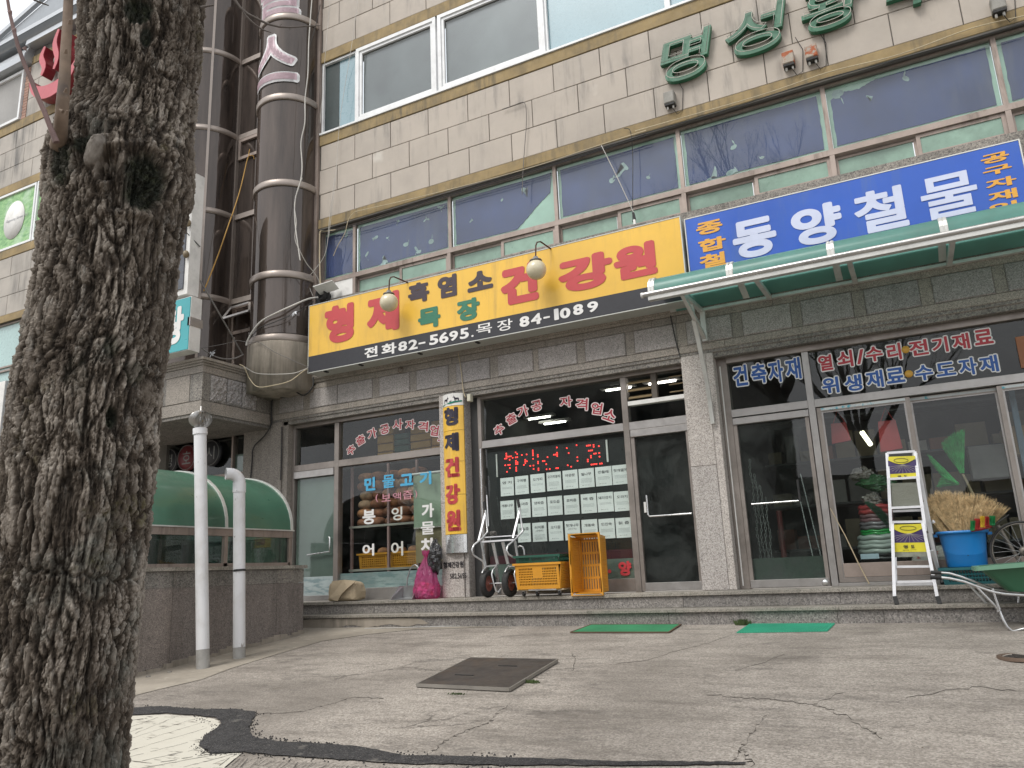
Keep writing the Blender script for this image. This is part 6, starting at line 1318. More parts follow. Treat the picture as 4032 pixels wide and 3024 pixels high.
# pink and black rubbish bags
def sack_lathe(T, prof, c_, mat_, nm, seed, amp=.1, sq=1.):
    rs2 = random.Random(seed); ph = [rs2.uniform(0, 6) for _ in range(6)]; n = 40; vs = []; prof2 = []
    for (r0_, h0), (r1_, h1) in zip(prof[:-1], prof[1:]):
        for k in range(4): prof2.append((r0_+(r1_-r0_)*k/4, h0+(h1-h0)*k/4))
    prof2.append(prof[-1])
    for j, (r, h) in enumerate(prof2):
        for i in range(n):
            a = 2*PI*i/n; k = 1+amp*(math.sin(5*a+ph[0]+h*9)*.5+math.sin(9*a+ph[1]-h*14)*.4+math.sin(14*a+ph[2]+h*30)*.3+rs2.uniform(-.35,.35)*(.4+.6*(j%2)))
            vs.append((c_[0]+r*k*math.cos(a), c_[1]+r*k*math.sin(a)*sq, c_[2]+h+.012*math.sin(7*a+ph[3])*(h > .02)))
    m_ = len(prof2); mb = MB().add(vs, [(j*n+i, j*n+(i+1)%n, (j+1)*n+(i+1)%n, (j+1)*n+i) for j in range(m_-1) for i in range(n)]); return mb.build(nm, mat_, T)
def filmy(name, col, tr, al=.25):
    mt, t, bs, out = nodes(name); bs.inputs['Base Color'].default_value = (*col, 1); bs.inputs['Roughness'].default_value = .25; bs.inputs['Coat Weight'].default_value = .5
    tl = t.nodes.new('ShaderNodeBsdfTranslucent'); tl.inputs[0].default_value = (*col, 1); a = t.nodes.new('ShaderNodeMixShader'); a.inputs[0].default_value = tr
    tp_ = t.nodes.new('ShaderNodeBsdfTransparent'); tp_.inputs[0].default_value = (*[min(1, x*1.6) for x in col], 1); b = t.nodes.new('ShaderNodeMixShader'); b.inputs[0].default_value = al
    bump(t, noise(t, 30, 6, .7, dist=1.5), .9, .02, bs)
    L(t, bs.outputs[0], a.inputs[1]); L(t, tl.outputs[0], a.inputs[2]); L(t, a.outputs[0], b.inputs[1]); L(t, tp_.outputs[0], b.inputs[2]); L(t, b.outputs[0], out.inputs[0]); return mt
T = thing('rubbish_bag', 'full translucent pink plastic bag tied at the top beside the pillar', 'bag', (-6.52,-.16,PZ))
sack_lathe(T, [(.001,0),(.17,0),(.20,.03),(.205,.12),(.19,.22),(.155,.34),(.105,.44),(.06,.52),(.028,.58),(.022,.60),(.05,.64),(.06,.68)], (-6.52,-.16,PZ), filmy('pink_film', (.62,.17,.36), .4, .55), 'bag_film', 5, .10, .75)
blob('', '', '', (-6.55,-.16,PZ+.12), .16, .11, .11, M('rubbish_contents', (.30,.10,.10), .6, spots=[(14,.48,.54,(.70,.64,.64),(1,1,1)),(9,.54,.60,(.55,.16,.06),(1,1,1))]), .2, 3, None, 6, T, 'contents')
T = thing('rubbish_bag', 'crumpled black plastic bag squeezed between the pink bag and the pillar', 'bag', (-6.40,-.13,.8))
blf = M('black_film', (.012,.012,.014), .25, coat=.6, bmp=(30,.9,.02))
blob('', '', '', (-6.385,-.12,.93), .10, .09, .24, blf, .3, 2, None, 8, T, 'bag_body'); MB().tube(qp('r', (300,600,-.13),(270,550,-.13),(252,478,-.14)), [.05,.03,.006], 8).build('tied_end', blf, T)
# dustpan
T = thing('dustpan', 'metal dustpan with a tall loop handle standing on the step', 'dustpan', (-6.82,-.2,PZ))
mb = MB(); a0_, a1_ = -6.98, -6.66; mb.add([(a0_-.04,-.36,PZ+.003),(a1_+.02,-.36,PZ+.003),(a1_,-.10,PZ+.02),(a0_,-.10,PZ+.02),(a0_-.04,-.36,PZ+.008),(a1_+.02,-.36,PZ+.008),(a1_,-.10,PZ+.026),(a0_,-.10,PZ+.026)], [(3,2,1,0),(4,5,6,7),(0,1,5,4)]); mb.build('tray', stl, T)
MB().add([(a0_-.04,-.36,PZ+.003),(a0_,-.10,PZ+.003),(a0_+.02,-.10,PZ+.19),(a0_-.02,-.17,PZ+.19),(a0_-.034,-.36,PZ+.003),(a0_+.006,-.10,PZ+.003),(a0_+.026,-.10,PZ+.19),(a0_-.014,-.17,PZ+.19)], [(0,1,2,3),(7,6,5,4),(3,2,6,7),(0,3,7,4)]).build('side_wall', stl, T)
MB().add([(a1_+.02,-.36,PZ+.003),(a1_,-.10,PZ+.003),(a1_-.01,-.10,PZ+.19),(a1_-.0,-.17,PZ+.19),(a1_+.014,-.36,PZ+.003),(a1_-.006,-.10,PZ+.003),(a1_-.016,-.10,PZ+.19),(a1_-.006,-.17,PZ+.19)], [(3,2,1,0),(4,5,6,7),(7,6,2,3),(4,7,3,0)]).build('side_wall', stl, T)
MB().box(a0_+.01, a1_-.01, -.105, -.10, PZ+.02, PZ+.195).build('back_plate', stl, T)
MB().tube([(-6.90,-.11,PZ+.17),(-6.89,-.10,PZ+.30),(-6.86,-.08,PZ+.42),(-6.82,-.07,PZ+.475),(-6.77,-.07,PZ+.49),(-6.72,-.07,PZ+.46),(-6.695,-.08,PZ+.38),(-6.70,-.10,PZ+.17)], .010, 8).build('loop_handle', stl, T)
# folded paper sack
T = thing('paper_sack', 'brown paper sack folded over and slumped on the left of the step', 'sack', (-7.97,-.2,PZ))
kraft = M('kraft_paper', (.40,.32,.215), .8, var=(3,.07), dirt=(4,.25,(.2,.16,.1)), bmp=(22,.6,.012))
mb = MB(); n, m_ = 30, 16; vs = []; rs2 = random.Random(4); C_ = (-7.97,-.17,PZ+.14)
for j in range(m_+1):
    b = PI*j/m_
    for i in range(n):
        a = 2*PI*i/n; sx = lambda v, e_: math.copysign(abs(v)**e_, v); z = -math.cos(b); zz2 = sx(z,.28)
        rx = .285*(1-.14*(zz2 > 0)*abs(zz2))*max(.0, math.sin(b))**.35; k = 1+.045*math.sin(3*a+4*z)+.03*math.sin(7*a+6*z)+rs2.uniform(-.014,.014)
        vs.append((C_[0]+rx*k*sx(math.cos(a),.4), C_[1]+.14*k*sx(math.sin(a),.4)*max(.0, math.sin(b))**.35, C_[2]+zz2*.138+.012*math.sin(a*2+1)*(zz2 > 0)))
mb.add(vs, [(j*n+i, j*n+(i+1)%n, (j+1)*n+(i+1)%n, (j+1)*n+i) for j in range(m_) for i in range(n)]).build('sack_body', kraft, T)
F_ = [q('h', 572, 245, -.335), q('h', 700, 228, -.30), q('h', 838, 240, -.31), q('h', 740, 320, -.355), q('h', 675, 385, -.36), q('h', 632, 462, -.36), q('h', 590, 452, -.36), q('h', 545, 428, -.355), q('h', 556, 330, -.35)]
mb = MB(); n = len(F_); mb.add([p for p in F_]+[p+Vector((0,.012,0)) for p in F_], [tuple(range(n)), tuple(range(2*n-1,n-1,-1))]+[((i+1)%n, i, i+n, (i+1)%n+n) for i in range(n)]); mb.build('folded_flap', kraft, T)
mb = MB(); mb.box(-8.24,-8.02,-.349,-.345,.50,.512); 
# step ladder
T = thing('step_ladder', 'white aluminium step ladder with yellow wrapped labels standing on the lower step', 'ladder', (-.18,-.6,.183))
def LQ(a, b, y): return q('t', a, b, y)
def rung(a, b, w_=.03, h=.025, nm='rung'): MB().bar(a, b, w_, h).build(nm, whiteal, T)
def stile(a, b, nm='stile', w_=.032, h=.022): MB().bar(a, b, w_, h, (0,-1,0)).build(nm, whiteal, T)
stile(LQ(336,1372,-.585), LQ(318,790,-.47)); stile(LQ(665,1372,-.585), LQ(552,790,-.47))
stile(LQ(310,860,-.44), LQ(290,462,-.40)); stile(LQ(575,860,-.44), LQ(515,455,-.40)); stile(LQ(292,480,-.38), LQ(278,262,-.34)); stile(LQ(522,480,-.38), LQ(492,250,-.34))
stile(LQ(350,1270,-.50), LQ(345,1040,-.46), w_=.018); stile(LQ(620,1010,-.40), LQ(705,1250,-.12)); stile(LQ(500,262,-.30), LQ(622,880,-.24)); stile(LQ(560,640,-.34), LQ(672,1160,-.2)); stile(LQ(600,880,-.24), LQ(690,1240,-.10))
for (a, b, y) in (((345,1135),(610,1132),-.5),((345,1252),(630,1246),-.53),((350,1272),(628,1268),-.36),((315,792),(553,788),-.47),((312,683),(565,672),-.42),((290,462),(515,448),-.39),((278,262),(492,248),-.34),((320,708),(560,700),-.36)): rung(LQ(*a, y), LQ(*b, y))
for a, b in (((338,1362),(355,1425)), ((665,1362),(685,1420))):
    p, p2 = LQ(*a, -.585), LQ(*b, -.60); MB().bar(p, p2+Vector((0,0,.0)), .045, .03, (0,-1,0)).build('rubber_foot', black_m, T)
MB().bar(LQ(700,1225,-.12), LQ(712,1280,-.10), .05, .04, (0,-1,0)).build('rubber_foot', black_m, T); MB().tube([LQ(625,780,-.36), LQ(640,800,-.36)], .02, 8).build('hinge', alt, T)
yl = M('ladder_label_yellow', (.66,.58,.035), .35, coat=.4, bmp=(30,.4,.006)); pr = M('ladder_label_purple', (.055,.035,.12), .35, coat=.4); wrap = M('clear_wrap', (.24,.25,.20), .15, coat=1, bmp=(30,.8,.01), var=(14,.2))
def lab(quad, y, mat_, nm, dy=0):
    P_ = [LQ(a, b, y) for a, b in quad]; return MB().add([p+Vector((0,dy,0)) for p in P_]+[p+Vector((0,dy+.003,0)) for p in P_], [(0,1,2,3),(7,6,5,4),(0,4,5,1),(1,5,6,2),(2,6,7,3),(3,7,4,0)]).build(nm, mat_, T)
lab([(290,458),(512,446),(500,310),(286,320)], -.37, pr, 'label_band'); lab([(288,458),(512,446),(510,412),(288,424)], -.375, yl, 'label_band')
def disc_lab(c0, c1, top, bot, y, nm):
    (a0, b0), (a1, b1) = c0, c1; pts = [LQ(a0, top, y), LQ(a1, top-8, y)]
    for i in range(9): u = 1-i/8; pts.append(LQ(a0+(a1-a0)*u, (b0+(b1-b0)*u)+(bot-b0)*math.sin(PI*u), y))
    n = len(pts); MB().add([p for p in pts]+[p+Vector((0,.003,0)) for p in pts], [tuple(range(n)), tuple(range(2*n-1,n-1,-1))]).build(nm, yl, T)
disc_lab((288,318), (494,306), 290, 352, -.377, 'label_sun')
MB().tube([LQ(386+55*math.cos(a*PI/10), 318+16*math.sin(a*PI/10), -.380) for a in range(21)], .0022, 4, False).build('printed_oval', i_blk, T)
lab([(316,672),(545,664),(520,486),(310,494)], -.40, filmy('clear_film', (.45,.46,.40), .3, .45), 'clear_wrap')
lab([(328,950),(580,948),(560,852),(326,850)], -.475, pr, 'label_band'); lab([(326,1022),(582,1020),(578,948),(326,952)], -.478, yl, 'label_band'); disc_lab((328,845), (552,838), 812, 884, -.480, 'label_sun')
lab([(330,1062),(590,1056),(584,1022),(328,1024)], -.476, wrap, 'clear_wrap')
mb = MB()
for i in range(11):
    a = PI*(.05+.09*i); c0 = LQ(452, 878, -.479); e_ = LQ(452+135*math.cos(a)*(1 if abs(math.cos(a)) < .93 else .95), 880+68*math.sin(a)**.6, -.479); mb.tube([c0, e_], .0014, 4)
    c0 = LQ(400, 350, -.376); e_ = LQ(400+112*math.cos(a), 350+66*math.sin(a)**.6, -.376); mb.tube([c0, e_], .0013, 4)
tag(mb.build('printed_rays', ink('ray_grey', (.45,.42,.38)), T), kind='stuff')
MB().tube([LQ(440+62*math.cos(a*PI/10), 838+16*math.sin(a*PI/10), -.483) for a in range(21)], .0022, 4, False).build('printed_oval', i_blk, T)
letters(T, 't', [('영',405,968,438,995),('도',462,968,490,992)], -.4815, i_blk, .03); letters(T, 't', [('영',360,432,385,450),('도',408,430,432,446)], -.378, i_blk, .03)
mb = MB(); cx, cz, w_, h = gb('t', 402, 1000, 502, 1012, -.4815); put(mb, '알미늄 사다리', cx, cz, w_, h*.9, -.4815, .0); tag(mb.build('lettering', i_blk, T), kind='stuff')
tag(MB().tube([q('s',915,880,.12), q('s',1030,1090,.10), q('s',1140,1320,.06), q('s',1215,1462,.02)], [.004,.006,.007,.007], 8).build('thin_stick', wood), 'thin pale stick leaning against the hardware shop window left of the ladder', 'stick')
# blue bin with straw brooms on the teal crate
crate('crate', 'teal green crate under the blue bin', (.37,-.10,PZ), .52, .40, .175, tcr, 16, 3, None, None, None)
bz = .535; bb = M('blue_plastic', (.012,.19,.52), .4, var=(1.5,.06), dirt=(3,.15), coat=.2)
T = thing('blue_bin', 'bright blue plastic bin full of straw brooms standing on the teal crate', 'bin', (.35,-.12,bz))
mb = MB(); n = 40; prof = [(.001,.004,0),(.185,.15,0),(.19,.155,.01),(.222,.185,.34),(.228,.19,.345),(.250,.21,.352),(.252,.212,.375),(.232,.195,.38),(.226,.19,.372),(.19,.155,.02)]
vs = []
for rx, ry, h in prof:
    for i in range(n):
        a = 2*PI*i/n; c_, s_ = math.cos(a), math.sin(a); e_ = .62; vs.append((.355+rx*math.copysign(abs(c_)**e_, c_), -.12+ry*math.copysign(abs(s_)**e_, s_), bz+h))
mb.add(vs, [(j*n+i, j*n+(i+1)%n, (j+1)*n+(i+1)%n, (j+1)*n+i) for j in range(len(prof)-1) for i in range(n)], True).build('tub', bb, T)
for x in (.10,.61): MB().box(x-.02, x+.02, -.20, -.04, bz+.325, bz+.352).build('lug', bb, T)
MB().lathe([(.001,0),(.006,0),(.006,.003)], (.37,-.315,bz+.12), 10, 'y').build('dark_hole', black_m, T)
straw = M('broom_straw', (.72,.54,.30), .8, var=(22,.3), rnd=.1, spots=[(50,.55,.68,(.30,.19,.08),(1,1,1))])
rs = random.Random(21)
BR = [(.14,(.02,1.22),(.13,1.35)),(.20,(.12,1.34),(.22,1.37)),(.26,(.21,1.36),(.32,1.35)),(.32,(.28,1.33),(.44,1.34)),(.38,(.38,1.31),(.54,1.31)),(.44,(.46,1.28),(.64,1.30)),(.48,(.56,1.26),(.74,1.24)),(.53,(.66,1.22),(.84,1.14)),(.30,(.10,1.22),(.40,1.25)),(.44,(.40,1.20),(.72,1.16))]
for i, (x, a, b) in enumerate(BR):
    y = -.12+rs.uniform(-.07,.07)-(.06 if i > 7 else 0)
    fan('straw_broom', ['leftmost straw broom, leaning out of the blue bin by the ladder','second straw broom from the left, its tip the highest','third straw broom from the left in the blue bin','straw broom at the left of the middle of the blue bin','straw broom in the middle of the blue bin','straw broom just right of the middle of the blue bin','third straw broom from the right in the blue bin','rightmost straw broom, spread low toward the spoked wheel','front straw broom at the left side of the blue bin','front straw broom behind the colourful brush'][i], (.355+(x-.34)*.62, y, .80), [(a[0], y-.05, a[1]-.05), ((a[0]+b[0])/2, y-.02, (a[1]+b[1])/2), (b[0], y+.02, b[1]-.02)], straw, 520, .0024, None, 'straw brooms in the blue bin', 'broom', None, None, .06, 30+i, .0)
T = thing('colour_brush', 'small brush with green, red and yellow bristle sections on the edge of the blue bin', 'brush', LQ(1000,850,-.30))
for (a0, a1, col, b0, b1) in ((920,955,(.01,.22,.06),785,845),(952,998,(.42,.03,.025),768,835),(994,1032,(.66,.42,.03),750,820),(1030,1068,(.42,.03,.025),752,812),(1064,1108,(.01,.22,.06),748,805)):
    mm = M('bristle_%d%d' % (int(col[0]*100), int(col[1]*100)), col, .6, var=(9,.2)); mb = MB()
    for k in range(90):
        u = rs.random(); p = LQ(a0+(a1-a0)*u, b1+12, -.33+rs.uniform(-.03,.03)); p2 = LQ(a0+(a1-a0)*u+rs.uniform(-6,6), b0+rs.uniform(-6,6), -.34+rs.uniform(-.04,.04)); mb.tube([p, p2], [.0025,.0018], 3, False)
    tag(mb.build('bristles', mm, T), kind='stuff')
MB().tube([LQ(925,858,-.33), LQ(1000,845,-.33), LQ(1080,822,-.33)], .014, 8).build('brush_back', M('brush_red', (.36,.03,.03), .4), T); MB().tube([LQ(1080,822,-.33), LQ(1160,775,-.3), LQ(1215,735,-.28)], .006, 6).build('brush_handle', black_m, T)
# spoked wheel of a parked cart
T = thing('spoked_wheel_cart', 'thin spoked wheel of a cart parked behind the green wheelbarrow', 'cart', (.88,-.2,PZ))
wc = Vector((.885,-.22,PZ+.31)); grm = M('worn_wheel_metal', (.20,.18,.155), .5, .6, dirt=(6,.4))
MB().tube([wc+Vector((.30*math.cos(a*PI/24), 0, .30*math.sin(a*PI/24))) for a in range(49)], .012, 8, False).build('tyre', tyre, T); MB().tube([wc+Vector((.283*math.cos(a*PI/24), 0, .283*math.sin(a*PI/24))) for a in range(49)], .007, 6, False).build('rim', grm, T)
for k in range(24):
    a = 2*PI*k/24; a2 = a+(.28 if k%2 else -.28); s_ = .018 if k%4 < 2 else -.018
    MB().tube([wc+Vector((.045*math.cos(a2), s_, .045*math.sin(a2))), wc+Vector((.28*math.cos(a), 0, .28*math.sin(a)))], .0022, 4).build('spoke', stl, T)
MB().lathe([(.001,-.03),(.022,-.03),(.05,-.016),(.05,.016),(.022,.03),(.001,.03)], wc, 24, 'y').build('hub', grm, T); MB().lathe([(.001,-.038),(.012,-.038),(.012,-.03)], wc, 10, 'y').build('axle_nut', black_m, T)
MB().tube([(.70,-.12,.95),(.86,-.12,.5),(.9,-.12,PZ)], .02, 8).build('frame_tube', grm, T)
# wheelbarrow
T = thing('wheelbarrow', 'green wheelbarrow with silver tube frame and black grips at the right edge', 'wheelbarrow', (.8,-.95,gz(-.95)))
tubm = M('barrow_green', (.035,.135,.07), .45, var=(2,.08), dirt=(3,.25,(.08,.12,.08))); lipm = M('barrow_green_rim', (.12,.26,.17), .5, var=(2,.08), dirt=(4,.3))
yF, yN = -.62, -1.16
MB().tube(qp('i', (1205,425,yF),(1310,428,yF),(1400,435,yF),(1520,470,yF),(1700,535,yF),(1900,612,yF))+[Vector((.75,-.66,.28)), Vector((1.2,-.75,.26)), Vector((1.75,-.85,.14))], .0125, 10).build('handle_tube', alt, T)
MB().tube(qp('i', (1200,478,yN),(1320,482,yN),(1400,490,yN),(1560,525,yN),(1720,585,yN),(1880,640,yN),(2000,660,yN))+[Vector((.78,-1.12,.27)), Vector((1.2,-1.03,.26)), Vector((1.75,-.93,.14))], .0135, 10).build('handle_tube', alt, T)
MB().tube(qp('i', (1196,424,yF),(1312,428,yF)), .019, 12).build('grip', black_m, T); MB().tube(qp('i', (1190,477,yN),(1314,482,yN)), .020, 12).build('grip', black_m, T)
MB().tube(qp('i', (1700,585,yN),(1780,670,yN),(1900,790,yN+.02),(1950,850,yN+.02),(1985,940,yN),(2030,1020,yN),(2090,1068,yN))+[Vector((.66,yN,gz(yN)+.012)),Vector((.73,yN,gz(yN)+.03)),Vector((.79,yN,.12)),Vector((.82,yN,.27))], .012, 10).build('leg_loop', alt, T)
MB().tube(qp('i', (1870,600,yN),(1900,700,yN),(1945,830,yN))+[], .011, 8).build('leg_brace', alt, T)
MB().tube([Vector((.30,yF,.40)),Vector((.42,yF,.22)),Vector((.50,yF,.06)),Vector((.56,yF,-.0)),Vector((.64,yF,.0)),Vector((.70,yF,.10)),Vector((.74,yF,.28))], .012, 10).build('leg_loop', alt, T); MB().tube([(.50,yN,.14),(.54,-.9,.15),(.50,yF,.13)], .010, 8).build('leg_crossbar', alt, T)
x0, x1, ya, yb = .40, 1.42, -1.22, -.56; t0, t1 = .545, .60
rimp = [(x0,ya,t0),(x1,ya-.02,t1),(x1,yb+.02,t1),(x0,yb,t0)]; bot = [(x0+.22,ya+.12,.31),(x1-.28,ya+.12,.29),(x1-.28,yb-.12,.29),(x0+.22,yb-.12,.31)]
def bev_ring(P_, k=5, r=.08):
    out_ = []
    for i in range(4):
        p, a, b = Vector(P_[i]), Vector(P_[i-1]), Vector(P_[(i+1)%4]); da, db = (a-p).normalized()*r, (b-p).normalized()*r
        for j in range(k+1): u = j/k; out_.append((p+da)*(1-u)**2+p*2*u*(1-u)+(p+db)*u**2)
    return out_
A_, B2 = bev_ring(rimp), bev_ring(bot, r=.07); n = len(A_); Ai = [p*1.0 for p in bev_ring([(x0+.03,ya+.03,t0),(x1-.03,ya+.01,t1),(x1-.03,yb-.01,t1),(x0+.03,yb-.03,t0)])]; Bi = [p+Vector((0,0,.012)) for p in B2]
mb = MB(); mb.add(A_+B2, [((i+1)%n, i, n+i, n+(i+1)%n) for i in range(n)]+[tuple(range(2*n-1, n-1, -1))], False); mb.add(Ai+Bi, [(i, (i+1)%n, n+(i+1)%n, n+i) for i in range(n)]+[tuple(range(n, 2*n))], False); mb.build('tub', tubm, T)
mb = MB(); Ao = [p+Vector((0,0,-.035)) for p in bev_ring([(x0-.035,ya-.035,t0),(x1+.035,ya-.055,t1),(x1+.035,yb+.055,t1),(x0-.035,yb+.035,t0)])]; A1 = [p+Vector((0,0,.004)) for p in bev_ring([(x0-.03,ya-.03,t0),(x1+.03,ya-.05,t1),(x1+.03,yb+.05,t1),(x0-.03,yb+.03,t0)])]; A2_ = [p+Vector((0,0,.003)) for p in Ai]
mb.add(Ao+A1+A2_, [(i, (i+1)%n, n+(i+1)%n, n+i) for i in range(n)]+[(n+i, n+(i+1)%n, 2*n+(i+1)%n, 2*n+i) for i in range(n)]).build('rolled_rim', lipm, T)
wl = win('front_wheel', T); MB().lathe([(.10,-.03),(.14,-.035),(.17,-.02),(.175,0),(.17,.02),(.14,.035),(.10,.03),(.10,-.03)], (1.78,-.89,gz(-.89)+.175), 30, 'y').build('tyre', tyre, wl)

# ------------------------------------------------------------------ on the pavement
mt1 = M('green_felt_mat', (.03,.20,.085), .85, var=(3,.12), spots=[(30,.70,.75,(.10,.08,.05),(1,1,1))], bmp=(120,.5,.003)); mt2 = M('turquoise_mat', (.04,.36,.22), .6, var=(3,.08), spots=[(26,.70,.75,(.05,.10,.07),(1,1,1))])
T = thing('door_mat', 'dark green felt mat with a brown edge lying before the middle shop', 'mat', (-3.25,-.95,0)); P_ = [gpt(2248,2494), gpt(2634,2494), gpt(2681,2463), gpt(2328,2464)]
MB().sheet([gwave(p, .016) for p in P_], .012).build('mat_surface', mt1, T)
mb = MB()
for i in range(4): a, b = gwave(P_[i], .012), gwave(P_[(i+1)%4], .012); mb.bar(a, b, .02, .014)
mb.build('mat_edge', M('mat_edge', (.10,.065,.04), .8), T)
T = thing('door_mat', 'bright turquoise ribbed plastic mat lying before the hardware shop', 'mat', (-1.45,-.95,0)); P_ = [gpt(2900,2494), gpt(3258,2488), gpt(3288,2458), gpt(2952,2460)]
MB().sheet([gwave(p, .010) for p in P_], .006).build('mat_surface', mt2, T)
mb = MB()
for i in range(34):
    u = (i+.5)/34; a = Vector(P_[0]).lerp(Vector(P_[1]), u); b = Vector(P_[3]).lerp(Vector(P_[2]), min(1, u+.0)); a = Vector(gwave(a, .012)); b = Vector(gwave(b, .012)); mb.bar(a, b, .012, .008)
tag(mb.build('mat_ribs', mt2, T), kind='stuff')
stm = M('old_steel_plate', (.085,.075,.068), .6, .5, var=(5,.2), dirt=(3,.5,(.12,.09,.065)), bmp=(50,.3,.003), spots=[(3,.6,.75,(.11,.08,.06),(1,1,1))]); stedge = M('worn_steel_edge', (.30,.28,.25), .5, .6)
T = thing('steel_cover', 'square rusty steel cover plate lying on the pavement in the middle', 'cover', (-3.75,-3.3,gz(-3.3)))
P_ = [Vector(gwave(gpt(a, b), .034)) for a, b in ((1641,2708),(2007,2726),(2196,2610),(1852,2602))]; C_ = sum(P_, Vector())/4
MB().sheet([tuple(p) for p in P_], .03).build('plate', stm, T)
mb = MB()
for i in range(4): mb.bar(P_[i]+Vector((0,0,-.012)), P_[(i+1)%4]+Vector((0,0,-.012)), .014, .028)
mb.build('edge_angle', stedge, T)
dx_ = (P_[1]-P_[0]).normalized()
for u, v_ in ((.33,.33),(.62,.70)):
    c_ = P_[0]+(P_[1]-P_[0])*u+(P_[3]-P_[0])*v_+Vector((0,0,.003)); MB().bar(c_-dx_*.10, c_+dx_*.10, .018, .004).build('lifting_slot', black_m, T)
T = thing('round_manhole', 'small round iron manhole cover at the right edge of the pavement', 'cover', (.60,-2.4,gz(-2.4))); c_ = gpt(4052, 2590, .01)
MB().lathe([(.001,0),(.17,0),(.18,-.01),(.18,-.03)], c_, 28).build('lid', stm, T); MB().lathe([(.19,-.02),(.19,.006),(.22,.006),(.225,-.02)], c_, 28).build('ring', M('rusty_ring', (.12,.08,.055), .8), T)
mb = MB()
for k in range(8): a = 2*PI*k/8; mb.bar(c_+Vector((.03*math.cos(a),.03*math.sin(a),.004)), c_+Vector((.14*math.cos(a),.14*math.sin(a),.004)), .02, .008)
mb.build('raised_pattern', stm, T)
weed = M('weed_green', (.055,.085,.025), .8, var=(8,.3)); 
def weedtuft(lb, p, n, h, sp_):
    mb = MB(); rs2 = random.Random(int(p.x*100))
    for i in range(n):
        a = rs2.uniform(0, 2*PI); r = rs2.uniform(0, sp_); b = Vector(p)+Vector((r*math.cos(a)*1.6, r*math.sin(a)*.5, 0)); hh = h*rs2.uniform(.3,1); d_ = Vector((rs2.uniform(-.5,.5), rs2.uniform(-.4,.1), 1))*hh
        s_ = Vector((rs2.uniform(.003,.007), rs2.uniform(-.003,.003), 0)); mb.add([b-s_*.4, b+s_*.4, b+d_*.6+s_, b+d_, b+d_*.6-s_], [(0,1,2,3,4)])
    return tag(mb.build('weed', weed), lb, 'weed', None)
weedtuft('small green weed at the foot of the steps left of the turquoise mat', gpt(2925, 2462), 240, .075, .055)
weedtuft('low weeds growing along the right edge of the steel cover', gpt(2095, 2690), 120, .035, .05); weedtuft('thin weeds at the near edge of the steel cover', gpt(1800, 2735), 50, .02, .06)
for (a, b), lb in (((645,738),'small round metal stud in the apron, nearer the tree'),((738,718),'small round metal stud in the apron, nearer the pipes')):
    p = gq('f', a, b); tag(MB().lathe([(.001,.012),(.022,.012),(.028,.0)], gwave(p, .005), 14).build('floor_stud', gr_old), lb, 'stud', 'studs in the apron')
# leaf litter and grit along the foot of the steps and pavement
mb = MB(); rs = random.Random(8)
for i in range(260):
    x = rs.uniform(-7.5,1.5); y = -.72-abs(rs.gauss(0,.05)) if i < 150 else rs.uniform(-5.5,-1); p = Vector(gwave((x,y), .005)); s_ = rs.uniform(.003,.010); a = rs.uniform(0,6)
    mb.add([p+Vector((s_*math.cos(a+k*2.1), s_*math.sin(a+k*2.1), rs.uniform(0,.005))) for k in range(3)], [(0,1,2)])
tag(mb.build('leaf_litter', M('litter', (.09,.065,.04), .9, rnd=.2)), 'scattered dark leaf bits and grit on the pavement', 'litter', kind='stuff')

# ------------------------------------------------------------------ air duct, cables and ropes
T = thing('duct_opening', 'bent metal plate over a dark round duct above the left end of the yellow sign', 'duct', (-8.7,-.1,5.3))
MB().bar(q('x', 1150,1475,-.2), q('x', 1400,1395,-.1), .28, .012, (0,.2,1)).build('bent_plate', white_p, T); c_ = q('x', 1240, 1540, -.02); MB().lathe([(.10,.0),(.10,-.10),(.09,-.10),(.09,.1),(.001,.1)], (c_.x,c_.y,c_.z), 24, 'y').build('duct_ring', black_m, T); MB().box(c_.x-.16, c_.x+.12, -.02, .0, c_.z-.13, c_.z+.14).build('dark_plate', M('soot_plate', (.03,.03,.03), .8), T)
cw = M('white_cable', (.52,.50,.46), .6); cg = M('grey_cable', (.16,.15,.14), .7); cbk = M('black_cable', (.03,.03,.03), .7); crp = M('yellow_rope', (.42,.24,.06), .8); ccr = M('cream_cable', (.50,.42,.28), .6)
def smooth(P_, n=6):
    out_ = []
    for i in range(len(P_)-1):
        p0, p1, p2, p3 = P_[max(i-1,0)], P_[i], P_[i+1], P_[min(i+2,len(P_)-1)]
        for k in range(n):
            u = k/n; out_.append(.5*((2*p1)+(-p0+p2)*u+(2*p0-5*p1+4*p2-p3)*u*u+(-p0+3*p1-3*p2+p3)*u**3))
    return out_+[P_[-1]]
def cable(lb, crop, pts, r, mat_, cat='cable', y=None, nm='hanging_cable'):
    P_ = [q(crop, p[0], p[1], p[2] if len(p) > 2 else y) for p in pts]; return tag(MB().tube(smooth(P_), r, 6).build(nm, mat_), lb, cat)
cable('white cable hanging loosely down the front of the glass stair tower', 'o', [(882,-30),(876,0),(862,180),(855,300),(850,480),(832,640),(830,800),(805,930),(812,1090),(800,1190),(768,1300),(765,1440),(790,1640),(800,1700)], .010, cw, y=-.74)
cable('white cable curving under the first one down to the sign corner', 'x', [(960,0,-.74),(890,200,-.74),(862,380,-.74),(885,580,-.74),(870,800,-.72),(930,950,-.66),(1020,1120,-.5),(1110,1230,-.35),(1170,1320,-.2),(1190,1400,-.1)], .008, cw)
cable('thin pale cord falling in front of the ochre band to the window corner', 'x', [(1385,0),(1350,300),(1320,520),(1305,700),(1285,900),(1230,1060),(1110,1220),(1060,1290),(1050,1400),(1100,1540)], .005, cw, y=-.12)
cable('thin cord from the top of the tile wall down past the white window', 'a', [(345,0),(300,320),(230,760),(200,1150),(155,1540)], .004, cw, y=-.06)
